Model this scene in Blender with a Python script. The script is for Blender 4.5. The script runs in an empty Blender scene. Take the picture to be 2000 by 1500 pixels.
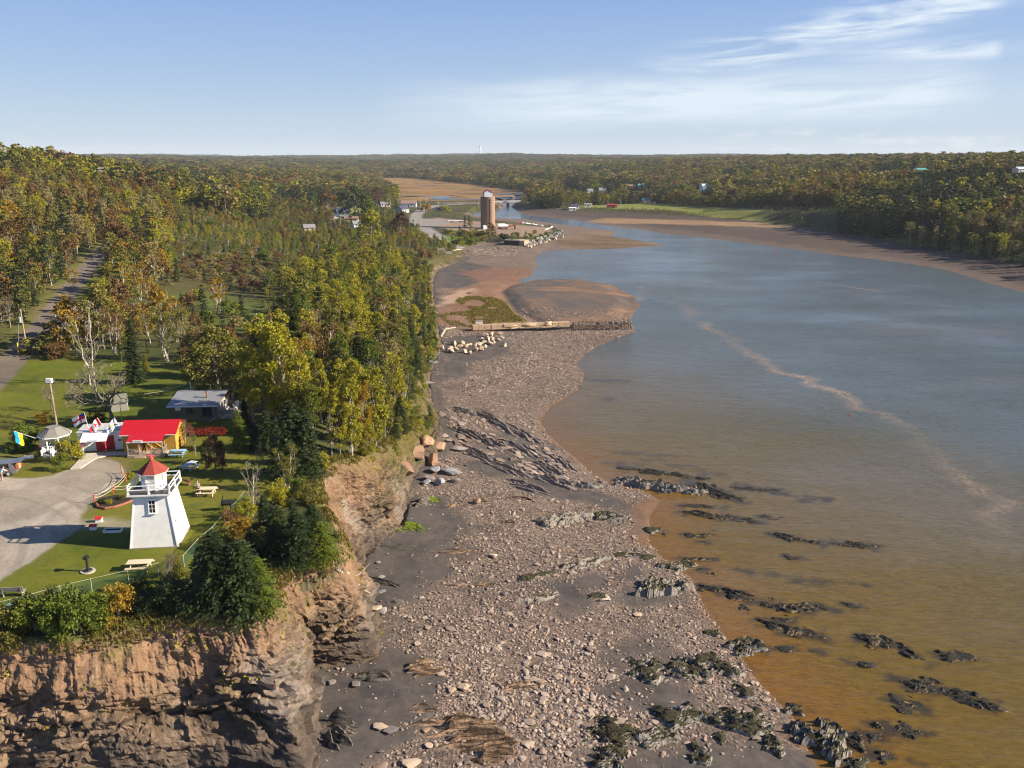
import bpy, math, random
import numpy as np
from mathutils import Vector, Matrix
R = math.radians
rng = np.random.default_rng(7)
random.seed(7)
scene = bpy.context.scene
COL = scene.collection

# ------------------------------------------------------------------ camera
CAMZ, F, PITCH = 36.0, 1650.0, R(15.0)
cp, sp = math.cos(PITCH), math.sin(PITCH)
cam = bpy.data.cameras.new('camera'); camo = bpy.data.objects.new('camera', cam); COL.objects.link(camo)
camo.location = (0, 0, CAMZ); camo.rotation_euler = (R(90) - PITCH, 0, 0)
cam.sensor_width = 36; cam.lens = 36 * F / 2000; cam.clip_end = 30000; cam.clip_start = 0.5
scene.camera = camo

def P(u, v, z=0.0):
    """ground point seen at photo pixel (u, v) on the level z"""
    a, b = (u - 1000) / F, (750 - v) / F
    dx, dy, dz = a, cp + b * sp, -sp + b * cp
    t = (z - CAMZ) / dz
    return np.array((dx * t, dy * t, z))
def PD(u, d, z=0.0):
    return np.array(((u - 1000) / F * (d * cp + (CAMZ - z) * sp), d, z))

# ------------------------------------------------------------------ noise
def _h(ix, iy, iz, seed):
    n = (ix * 374761393 + iy * 668265263 + iz * 2147483647 + seed * 974711) & 0xffffffff
    n = ((n ^ (n >> 13)) * 1274126177) & 0xffffffff
    n = ((n ^ (n >> 16)) * 2246822519) & 0xffffffff
    return ((n ^ (n >> 15)) & 0xffff) / 65535.0
def vnoise(x, y, z=None, seed=0):
    x = np.asarray(x, float); y = np.asarray(y, float)
    z = np.zeros_like(x) if z is None else np.asarray(z, float)
    ix, iy, iz = (np.floor(a).astype(np.int64) for a in (x, y, z))
    fx, fy, fz = x - ix, y - iy, z - iz
    fx, fy, fz = (a * a * a * (a * (a * 6 - 15) + 10) for a in (fx, fy, fz))
    r = 0
    for dx in (0, 1):
        wx = fx if dx else 1 - fx
        for dy in (0, 1):
            wy = fy if dy else 1 - fy
            for dz in (0, 1):
                r = r + wx * wy * (fz if dz else 1 - fz) * _h(ix + dx, iy + dy, iz + dz, seed)
    return r * 2 - 1
def fbm(x, y, z=None, o=4, seed=0, g=0.5):
    a, s, n = 1.0, 0.0, 0.0
    f = 1.0
    for k in range(o):
        s = s + a * vnoise(x * f, y * f, None if z is None else z * f, seed + 17 * k); n += a
        a *= g; f *= 2.03
    return s / n
def sstep(a, b, x):
    t = np.clip((x - a) / (b - a), 0, 1); return t * t * (3 - 2 * t)
def lerp(a, b, t): return a + (b - a) * t

def seg_dist(px, py, poly, closed=False, vals=None):
    """distance of points to polyline (and the value interpolated along it)"""
    pts = np.asarray(poly, float)
    n = len(pts); m = n if closed else n - 1
    best = np.full(px.shape, 1e18); val = np.zeros(px.shape)
    for i in range(m):
        a, b = pts[i, :2], pts[(i + 1) % n, :2]
        d = b - a; L = max(d @ d, 1e-9)
        t = np.clip(((px - a[0]) * d[0] + (py - a[1]) * d[1]) / L, 0, 1)
        q = (px - a[0] - t * d[0]) ** 2 + (py - a[1] - t * d[1]) ** 2
        c = q < best
        best = np.where(c, q, best)
        if vals is not None:
            val = np.where(c, vals[i] + t * (vals[(i + 1) % n] - vals[i]), val)
    return (np.sqrt(best), val) if vals is not None else np.sqrt(best)
def inside(px, py, poly):
    pts = np.asarray(poly, float); n = len(pts)
    r = np.zeros(px.shape, bool)
    for i in range(n):
        (x1, y1), (x2, y2) = pts[i, :2], pts[(i + 1) % n, :2]
        if y1 == y2: continue
        c = ((y1 > py) != (y2 > py)) & (px < (x2 - x1) * (py - y1) / (y2 - y1) + x1)
        r ^= c
    return r
def sdist(px, py, poly):          # signed: + inside
    d = seg_dist(px, py, poly, True)
    return np.where(inside(px, py, poly), d, -d)

# ------------------------------------------------------------------ plan of the shore
WL, TOE = -12.5, -10.6
W_ = lambda x, y: ('w', x, y)
PAIRS = [((-900, 1300, 0), W_(-82, 50)), ((-600, 1290, 0), W_(-61, 51)), ((0, 1250, 0), W_(-39.5, 53)), ((130, 1254, -.3), W_(-34, 54)),
 ((270, 1220, -.2), W_(-27.5, 55.5)), ((400, 1195, 0), W_(-21.8, 57)), ((480, 1196, -.3), (600, 1520)), ((515, 1192, -.5), (622, 1440)),
 ((530, 1160, -.5), (615, 1360)), ((535, 1130, -.5), (598, 1310)), ((560, 1115, -.5), (680, 1298)), ((590, 1108, -.6), (738, 1280)),
 ((620, 1100, -.6), (715, 1245)), ((650, 1090, -.6), (735, 1228)), ((665, 1075, -.5), (705, 1180)), ((662, 1050, -.2), (706, 1140)),
 ((650, 1020, 0), (715, 1090)), ((632, 985, 0), (750, 1052)), ((620, 955, 0), (790, 1030)), ((620, 925, 0), (800, 985)),
 ((650, 905, -.3), (803, 945)), ((700, 897, -.5), (820, 915)), ((745, 890, -1.5), (850, 890)), ((775, 868, -2.5), (862, 865)),
 ((800, 835, -4), (860, 838)), ((803, 790, -3.5), (845, 795)), ((800, 740, -4), (838, 745)), ((812, 700, -5), (848, 705)),
 ((822, 662, -6), (864, 675)), ((828, 620, -6.5), (856, 640)), ((820, 580, -7), (848, 590)), ((808, 545, -7), (845, 555)),
 ((826, 515, -7.5), (855, 528)), ((858, 500, -9), (905, 508)), ((895, 486, -9.5), (915, 490))]
EDGE = np.array([P(*a) for a, b in PAIRS])
EDGE[21:27, 0] -= (1.2, 1.8, 2.0, 2.0, 1.6, 1.0)
TOEL = np.array([np.array((b[1], b[2], TOE)) if b[0] == 'w' else P(b[0], b[1], TOE) for a, b in PAIRS])
EDGE2 = np.array([P(*a) for a in [(925, 476, -9.6), (955, 470, -9.4), (985, 470, -9.2), (1000, 474, -9.2), (1030, 472, -9.4), (1070, 462, -9.4), (1098, 450, -9.6),
 (1082, 443, -9.6), (1050, 438, -9.8), (1010, 434, -9.8), (970, 430, -9.8), (930, 425, -9.8), (905, 417, -9.8), (930, 410, -10), (960, 408, -9.8), (976, 402, -9.8), (974, 393.5, -10)]])
REDGE = np.array([P(*a) for a in [(968, 388, -10.6), (1000, 385, -10.6), (1012, 380, -10.6), (1022, 375, -10.6), (1050, 372, -10.4), (1060, 380, -10), (1020, 386, -9.6), (1014, 394, -9.4), (1010, 401, -9.2), (1040, 404, -9), (1090, 407, -9), (1150, 412, -9),
 (1250, 416, -9), (1350, 421, -9), (1450, 429, -9), (1550, 441, -9), (1620, 452, -9), (1690, 462, -9.6), (1780, 478, -9.8), (1870, 491, -9.8), (2000, 515, -9.8), (2200, 553, -9.6), (2500, 620, -9.5), (3000, 780, -9.5)]])
NONLAND = np.vstack([EDGE, EDGE2, REDGE, [[260, -60, 0], [-110, -60, 0]]])
WATER = np.array([P(u, v, WL) for u, v in [(1650, 1640), (1600, 1500), (1565, 1440), (1550, 1400), (1480, 1330), (1425, 1250), (1390, 1210), (1365, 1170), (1352, 1130), (1300, 1095), (1268, 1060),
 (1268, 1010), (1290, 978), (1260, 960), (1195, 945), (1160, 928), (1110, 882), (1070, 850), (1055, 822), (1073, 797), (1128, 762), (1143, 735), (1125, 710), (1160, 680), (1215, 656), (1240, 650), (1232, 620),
 (1250, 597), (1240, 580), (1195, 556), (1130, 545), (1050, 546), (1018, 553), (1012, 547), (1040, 538), (1050, 520), (1044, 502), (1062, 490), (1110, 487), (1200, 486), (1300, 479), (1255, 471), (1190, 461),
 (1205, 453), (1155, 446), (1090, 438), (1030, 429), (960, 425), (915, 419), (930, 411), (975, 409), (985, 398), (976, 391), (1000, 387), (1022, 379), (1048, 375), (1022, 385), (1010, 394), (1000, 404), (1012, 412), (1030, 421), (1080, 425),
 (1130, 430), (1190, 441), (1300, 456), (1400, 467), (1500, 480), (1650, 500), (1760, 512), (1850, 527), (1940, 555), (2000, 571), (2200, 630), (2500, 740), (2900, 900)]] + [[150, -40, 0], [25, -40, 0]])

# land heights: (column, distance, height)
CTRL = [(2300, 330, -9), (2000, 400, -9), (2000, 480, 4), (2000, 600, 17), (2000, 750, 27), (2000, 1300, 30), (2500, 400, 2), (2500, 600, 22),
 (1850, 450, -9), (1850, 560, 6), (1850, 720, 22), (1700, 545, -9), (1700, 650, 4), (1700, 800, 20), (1700, 1200, 28), (1700, 2000, 28), (1500, 640, -9), (1500, 740, -7), (1500, 880, 3), (1500, 1150, 17), (1500, 1600, 25), (1500, 2300, 27),
 (1300, 760, -9), (1300, 880, -8), (1300, 1100, -1), (1300, 1500, 13), (1300, 2000, 22), (1300, 3000, 27), (1150, 850, -9), (1150, 1300, -6), (1150, 1800, 9), (1150, 2500, 21), (1150, 3500, 27),
 (1000, 700, -10), (1000, 1140, -10.6), (1000, 1600, -10.4), (1000, 1950, -10), (1000, 2300, 4), (1000, 3500, 22), (800, 700, -8.5), (800, 850, -10), (800, 1000, -10.6), (800, 1500, -10.6), (800, 1960, -10.4), (800, 2300, -6), (800, 2800, 8), (800, 3500, 20),
 (950, 520, -9.6), (880, 480, -8.5), (880, 560, -9), (840, 620, -8), (700, 420, -4), (700, 560, -6), (700, 690, -5.5), (700, 900, -7), (700, 1300, -4), (700, 2200, 5), (700, 3500, 20),
 (600, 200, -.5), (600, 330, -2), (500, 250, 0), (500, 400, -1), (500, 600, 0), (500, 900, 2), (500, 1500, 8), (500, 2500, 16), (500, 4000, 27),
 (300, 80, 0), (300, 150, 0), (300, 300, 1), (300, 450, 4), (300, 700, 10), (300, 1200, 12), (300, 2500, 18), (300, 4000, 29),
 (150, 80, 0), (150, 150, 0), (150, 230, 0.5), (150, 280, 1), (150, 380, 8), (150, 520, 24), (150, 800, 22), (150, 2500, 22),
 (0, 60, 0), (0, 100, 0), (0, 150, 0.5), (0, 230, 4), (0, 320, 18), (0, 450, 35), (0, 700, 37), (0, 1500, 26), (-300, 60, 0), (-300, 120, 1), (-300, 200, 8), (-300, 300, 26), (-300, 450, 36), (-300, 800, 36),
 (400, 60, 0), (400, 130, 0), (600, 100, 0), (600, 130, 0), (700, 160, -1), (700, 230, -2), (760, 260, -3), (820, 400, -7)]
for u in range(-300, 2600, 300): CTRL += [(u, 6000, 33), (u, 10000, 38)]
_c = np.array([PD(*c) for c in CTRL]); CA = np.arctan2(_c[:, 0], _c[:, 1]); CL = np.log(np.hypot(_c[:, 0], _c[:, 1])); CZ = _c[:, 2]
MARSH = np.array([PD(u, d) for u, d in [(740, 2060), (800, 2080), (900, 1650), (1000, 1330), (1034, 1200), (1015, 1060), (960, 985), (860, 960), (780, 960), (765, 1250), (735, 1600)]])
MARSH2 = np.array([PD(u, d) for u, d in [(1075, 950), (1090, 1060), (1240, 1040), (1235, 920), (1130, 900)]])
def land_h(x, y):
    az = np.arctan2(x, y); ld = np.log(np.hypot(x, y) + 1e-6)
    num = np.zeros(x.shape); den = np.zeros(x.shape)
    for a, l, z in zip(CA, CL, CZ):
        m = ((az - a) / 0.085) ** 2 + ((ld - l) / 0.17) ** 2
        w = np.exp(-0.5 * np.minimum(m, 60)) + 1e-4 / (1 + m * m)
        num += w * z; den += w
    h = num / den
    d = np.exp(ld)
    h = h + fbm(x / 260, y / 260, o=3, seed=3) * 5 * sstep(250, 900, d) * sstep(-9, 0, h)
    h = h + fbm(x / 900, y / 900, o=3, seed=5) * 34 * sstep(2600, 5500, d)
    for pl_ in (MARSH, MARSH2):
        h = lerp(h, np.minimum(h, -10.5), sstep(-90, -5, sdist(x, y, pl_)))
    return h + fbm(x / 11, y / 11, o=3, seed=9) * 0.12

def ground_h(x, y):
    """height of the terrain and masks"""
    e, ez = seg_dist(x, y, EDGE, vals=EDGE[:, 2])
    e2, ez2 = seg_dist(x, y, np.vstack([EDGE[-1:], EDGE2]), vals=np.r_[EDGE[-1:, 2], EDGE2[:, 2]])
    r, rz = seg_dist(x, y, REDGE, vals=REDGE[:, 2])
    t = seg_dist(x, y, TOEL)
    w = seg_dist(x, y, WATER, True)
    nl = inside(x, y, NONLAND); wt = inside(x, y, WATER)
    band = nl & inside(x, y, np.vstack([EDGE, TOEL[::-1]])) & ~wt
    dl = np.minimum(np.minimum(e, e2), r); lz = np.where((e <= e2) & (e <= r), ez, np.where(e2 <= r, ez2, rz))
    L = land_h(x, y)
    L = lerp(lz, L, sstep(0, 1, dl / np.where(e < np.minimum(e2, r), 14, 25)))
    L = np.where(~nl & (e < .6) & (e < np.minimum(e2, r)), lz - 1.6, L)
    # beach
    o = np.minimum(e2, r); tz = np.where(t < o, TOE, np.where(e2 < r, ez2, rz) - 0.6); dt = np.minimum(t, o)
    f = w / (w + dt + 1e-6)
    B = WL + (tz - WL) * f ** 0.85
    B = B + fbm(x / 7, y / 7, o=4, seed=11) * 0.16 * sstep(0, 4, w) + fbm(x / 1.3, y / 1.3, o=3, seed=12) * 0.05 * sstep(0, 1, w)
    bs = sdist(x, y, BARP); B = B + sstep(0, 5, bs + fbm(x / 6, y / 6, o=3, seed=14) * 1.5) * .75 * sstep(0, 9, w) - sstep(-5, -1, bs) * sstep(1.5, -.5, bs) * .35 * sstep(3, 12, w)
    U = WL - np.minimum(0.045 * w, 2.0) - 0.02
    C = lerp(ez, TOE - .6, np.clip(e / (e + t + 1e-6) * 4, 0, 1)) - .4; C = lerp(C, TOE, sstep(.75, 1., e / (e + t + 1e-6)))
    z = np.where(wt, U, np.where(band, C, np.where(nl, B, L)))
    return z, dict(nl=nl, wt=wt, band=band, w=w, t=t, e=e, dl=dl, e2=e2, r=r)

BARP = np.array([P(u, v, -12) for u, v in [(983, 572), (1000, 558), (1045, 545), (1130, 544), (1197, 556), (1236, 578), (1246, 597), (1230, 618), (1232, 632), (1060, 632), (1012, 612)]])
# polar sheet: finer near the point it is looked at from
NC = 760
AZ = np.linspace(R(-50), R(48), NC)
LR = np.concatenate([np.linspace(math.log(34), math.log(140), 520, endpoint=False), np.linspace(math.log(140), math.log(1300), 420, endpoint=False), np.linspace(math.log(1300), math.log(11000), 170)])
RR = np.exp(LR); NR = len(RR)
GX = RR[:, None] * np.sin(AZ)[None]; GY = RR[:, None] * np.cos(AZ)[None]
GZ, MK = ground_h(GX.ravel(), GY.ravel()); GZ = GZ.reshape(NR, NC)
def Z(x, y):
    x = np.asarray(x, float); y = np.asarray(y, float)
    a = (np.arctan2(x, y) - AZ[0]) / (AZ[1] - AZ[0]); r = np.interp(np.log(np.hypot(x, y) + 1e-9), LR, np.arange(NR))
    a = np.clip(a, 0, NC - 1.001); r = np.clip(r, 0, NR - 1.001)
    i, j = r.astype(int), a.astype(int); fr, fa = r - i, a - j
    return (GZ[i, j] * (1 - fr) * (1 - fa) + GZ[i + 1, j] * fr * (1 - fa) + GZ[i, j + 1] * (1 - fr) * fa + GZ[i + 1, j + 1] * fr * fa)
def G(u, v, zmin=None):
    """first terrain point along the ray of photo pixel (u, v)"""
    a, b = (u - 1000) / F, (750 - v) / F
    d = np.array((a, cp + b * sp, -sp + b * cp))
    t = np.exp(np.linspace(math.log(34), math.log(12000), 3000))
    x, y, z = d[0] * t, d[1] * t, CAMZ + d[2] * t
    k = np.nonzero(z <= Z(x, y))[0]
    k = k[0] if len(k) else len(t) - 1
    k0 = max(k - 1, 0); tt = np.linspace(t[k0], t[k], 40)
    x, y, z = d[0] * tt, d[1] * tt, CAMZ + d[2] * tt
    q = np.nonzero(z <= Z(x, y))[0]; q = q[0] if len(q) else 39
    return np.array((x[q], y[q], float(Z(x[q], y[q]))))

# ------------------------------------------------------------------ object helpers
def tag(o, label=None, cat=None, group=None, kind=None):
    for k, v in (('label', label), ('category', cat), ('group', group), ('kind', kind)):
        if v: o[k] = v
    return o
def np_mesh(name, V, Fc, mats=(), smooth=False, mi=None):
    me = bpy.data.meshes.new(name); V = np.asarray(V, np.float32)
    if isinstance(Fc, np.ndarray):
        n, k = Fc.shape
        me.vertices.add(len(V)); me.vertices.foreach_set('co', V.ravel())
        me.loops.add(n * k); me.loops.foreach_set('vertex_index', Fc.ravel().astype(np.int32))
        me.polygons.add(n); me.polygons.foreach_set('loop_start', (np.arange(n) * k).astype(np.int32))
        me.polygons.foreach_set('loop_total', np.full(n, k, np.int32))
        me.update(calc_edges=True)
    else:
        me.from_pydata([tuple(map(float, v)) for v in V], [], Fc); me.update()
    for m in mats: me.materials.append(m)
    if mi is not None: me.polygons.foreach_set('material_index', np.asarray(mi, np.int32))
    me.polygons.foreach_set('use_smooth', np.full(len(me.polygons), bool(smooth)))
    me.validate()
    return me
def link(name, me, parent=None, loc=None):
    o = bpy.data.objects.new(name, me); COL.objects.link(o)
    if parent is not None: o.parent = parent
    if loc is not None: o.location = loc
    return o
def empty(name, loc, rz=0.0, label=None, cat=None, group=None):
    o = bpy.data.objects.new(name, None); COL.objects.link(o)
    o.location = [float(a) for a in loc]; o.rotation_euler = (0, 0, rz); o.empty_display_size = 0.3
    return tag(o, label, cat, group)
class MB:
    """collects boxes, bars, prisms and tubes; build() links them as ONE mesh object"""
    def __init__(s): s.V = []; s.F = []
    def add(s, V, Fc):
        n = len(s.V); s.V += [tuple(map(float, v)) for v in V]; s.F += [tuple(i + n for i in f) for f in Fc]; return s
    def box(s, c, d, rz=0, rx=0, ry=0):
        h = np.array(d) / 2; M = (Matrix.Rotation(rz, 3, 'Z') @ Matrix.Rotation(ry, 3, 'Y') @ Matrix.Rotation(rx, 3, 'X'))
        V = [tuple(Vector(c) + M @ Vector((x * h[0], y * h[1], z * h[2]))) for x in (-1, 1) for y in (-1, 1) for z in (-1, 1)]
        return s.add(V, [(0, 1, 3, 2), (4, 6, 7, 5), (0, 4, 5, 1), (2, 3, 7, 6), (0, 2, 6, 4), (1, 5, 7, 3)])
    def tube(s, pts, r, n=8, cap=True):
        pts = [Vector(p) for p in pts]; m = len(pts); rs = list(r) if hasattr(r, '__len__') else [r] * m
        V = []; Fc = []
        for i, p in enumerate(pts):
            d = (pts[min(i + 1, m - 1)] - pts[max(i - 1, 0)]).normalized()
            a = d.orthogonal().normalized() if abs(d.z) > .99 else d.cross(Vector((0, 0, 1))).normalized()
            b = d.cross(a)
            V += [p + (a * math.cos(2 * math.pi * k / n) + b * math.sin(2 * math.pi * k / n)) * rs[i] for k in range(n)]
        for i in range(m - 1):
            Fc += [(i * n + k, i * n + (k + 1) % n, (i + 1) * n + (k + 1) % n, (i + 1) * n + k) for k in range(n)]
        if cap: Fc += [tuple(range(n))[::-1], tuple((m - 1) * n + k for k in range(n))]
        return s.add(V, Fc)
    def cyl(s, c, r, h, n=12, r2=None): return s.tube([c, (c[0], c[1], c[2] + h)], [r, r if r2 is None else r2], n)
    def prism(s, poly, z0, z1, top=None):
        n = len(poly); top = top or poly
        V = [(x, y, z0) for x, y in poly] + [(x, y, z1) for x, y in top]
        return s.add(V, [tuple(range(n))[::-1], tuple(range(n, 2 * n))] + [(i, (i + 1) % n, n + (i + 1) % n, n + i) for i in range(n)])
    def profile(s, pts, axis_len, x0=0):      # polygon in (y, z) swept along x
        n = len(pts); V = [(x0, y, z) for y, z in pts] + [(x0 + axis_len, y, z) for y, z in pts]
        return s.add(V, [tuple(range(n))[::-1], tuple(range(n, 2 * n))] + [(i, (i + 1) % n, n + (i + 1) % n, n + i) for i in range(n)])
    def mesh(s, name, mat, smooth=False):
        me = bpy.data.meshes.new(name); me.from_pydata(s.V, [], s.F); me.materials.append(mat); me.validate(); me.update()
        import bmesh
        bm = bmesh.new(); bm.from_mesh(me); bmesh.ops.recalc_face_normals(bm, faces=bm.faces); bm.to_mesh(me); bm.free()
        if smooth: me.polygons.foreach_set('use_smooth', [True] * len(me.polygons))
        return me
    def build(s, name, mat, parent=None, smooth=False, loc=None): return link(name, s.mesh(name, mat, smooth), parent, loc)

# ------------------------------------------------------------------ materials
class NT:
    def __init__(s, name):
        s.m = bpy.data.materials.new(name); s.m.use_nodes = True; s.t = s.m.node_tree; s.t.nodes.clear()
        s.out = s.n('ShaderNodeOutputMaterial')
    def n(s, typ, **kw):
        nd = s.t.nodes.new(typ)
        for k, v in kw.items(): setattr(nd, k, v)
        return nd
    def set(s, sock, v):
        if isinstance(v, bpy.types.NodeSocket): s.t.links.new(v, sock)
        elif v is not None:
            if sock.type == 'RGBA' and len(v) == 3: v = (*v, 1)
            sock.default_value = v
    def math(s, op, a, b=None, clamp=False):
        nd = s.n('ShaderNodeMath', operation=op, use_clamp=clamp); s.set(nd.inputs[0], a)
        if b is not None: s.set(nd.inputs[1], b)
        return nd.outputs[0]
    def mix(s, a, b, f, mode='MIX'):
        nd = s.n('ShaderNodeMix', data_type='RGBA', blend_type=mode); s.set(nd.inputs[0], f); s.set(nd.inputs[6], a); s.set(nd.inputs[7], b)
        return nd.outputs[2]
    def ramp(s, v, stops, interp='LINEAR'):
        nd = s.n('ShaderNodeValToRGB'); cr = nd.color_ramp; cr.interpolation = interp
        while len(cr.elements) < len(stops): cr.elements.new(0.5)
        for e, (p, c) in zip(cr.elements, stops): e.position = p; e.color = (*c, 1) if hasattr(c, '__len__') else (c, c, c, 1)
        s.set(nd.inputs[0], v); return nd.outputs[0]
    def noise(s, scale, vec=None, detail=4, rough=0.55, dist=0.0):
        nd = s.n('ShaderNodeTexNoise'); nd.inputs['Scale'].default_value = scale; nd.inputs['Detail'].default_value = detail
        nd.inputs['Roughness'].default_value = rough; nd.inputs['Distortion'].default_value = dist
        if vec is not None: s.set(nd.inputs['Vector'], vec)
        return nd.outputs[0]
    def pos(s, scale=(1, 1, 1), obj=False, rot=(0, 0, 0)):
        v = s.n('ShaderNodeTexCoord').outputs['Object'] if obj else s.n('ShaderNodeNewGeometry').outputs['Position']
        mp = s.n('ShaderNodeMapping'); s.set(mp.inputs[0], v); mp.inputs['Scale'].default_value = scale; mp.inputs['Rotation'].default_value = rot
        return mp.outputs[0]
    def attr(s, name): return s.n('ShaderNodeAttribute', attribute_name=name)
    def bump(s, h, strength=0.5, dist=0.1, nrm=None):
        nd = s.n('ShaderNodeBump'); s.set(nd.inputs['Strength'], strength); nd.inputs['Distance'].default_value = dist
        s.set(nd.inputs['Height'], h)
        if nrm is not None: s.set(nd.inputs['Normal'], nrm)
        return nd.outputs[0]
    def pbr(s, col, rough=0.8, spec=0.3, nrm=None, metal=0.0, trans=None, tcol=None, **kw):
        b = s.n('ShaderNodeBsdfPrincipled'); s.set(b.inputs['Base Color'], col); s.set(b.inputs['Roughness'], rough)
        b.inputs['Specular IOR Level'].default_value = spec; s.set(b.inputs['Metallic'], metal)
        if nrm is not None: s.set(b.inputs['Normal'], nrm)
        for k, v in kw.items(): s.set(b.inputs[k], v)
        o = b.outputs[0]
        if trans:
            t = s.n('ShaderNodeBsdfTranslucent'); s.set(t.inputs[0], tcol if tcol is not None else col)
            mx = s.n('ShaderNodeMixShader'); mx.inputs[0].default_value = trans
            s.t.links.new(o, mx.inputs[1]); s.t.links.new(t.outputs[0], mx.inputs[2]); o = mx.outputs[0]
        s.t.links.new(o, s.out.inputs[0]); return s.m
_M = {}
def paint(name, col, rough=0.6, spec=0.3, var=0.12, scale=3.0, metal=0.0, bump=0.0):
    """plain painted or bare surface with slight weathering"""
    if name in _M: return _M[name]
    t = NT(name); p = t.pos(); n = t.noise(scale, p, 5)
    c = t.mix(tuple(a * (1 - var) for a in col), tuple(min(1, a * (1 + var)) for a in col), t.ramp(n, [(0.3, 0.0), (0.7, 1.0)]))
    nrm = t.bump(t.noise(scale * 12, p, 3), bump, 0.02) if bump else None
    _M[name] = t.pbr(c, rough, spec, nrm, metal); return _M[name]
def wood(name, col, rough=0.75):
    if name in _M: return _M[name]
    t = NT(name); p = t.pos((6, 6, 6), obj=True); n = t.noise(2.0, p, 6, 0.6, 1.0); m = t.noise(0.5, t.pos(), 2)
    c = t.mix(tuple(a * .68 for a in col), tuple(a * 1.15 for a in col), n); c = t.mix(c, tuple(a * .75 for a in col), t.ramp(m, [(.45, 0.), (.7, 1.)]))
    _M[name] = t.pbr(c, rough, 0.2, t.bump(n, 0.3, 0.01)); return _M[name]
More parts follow.
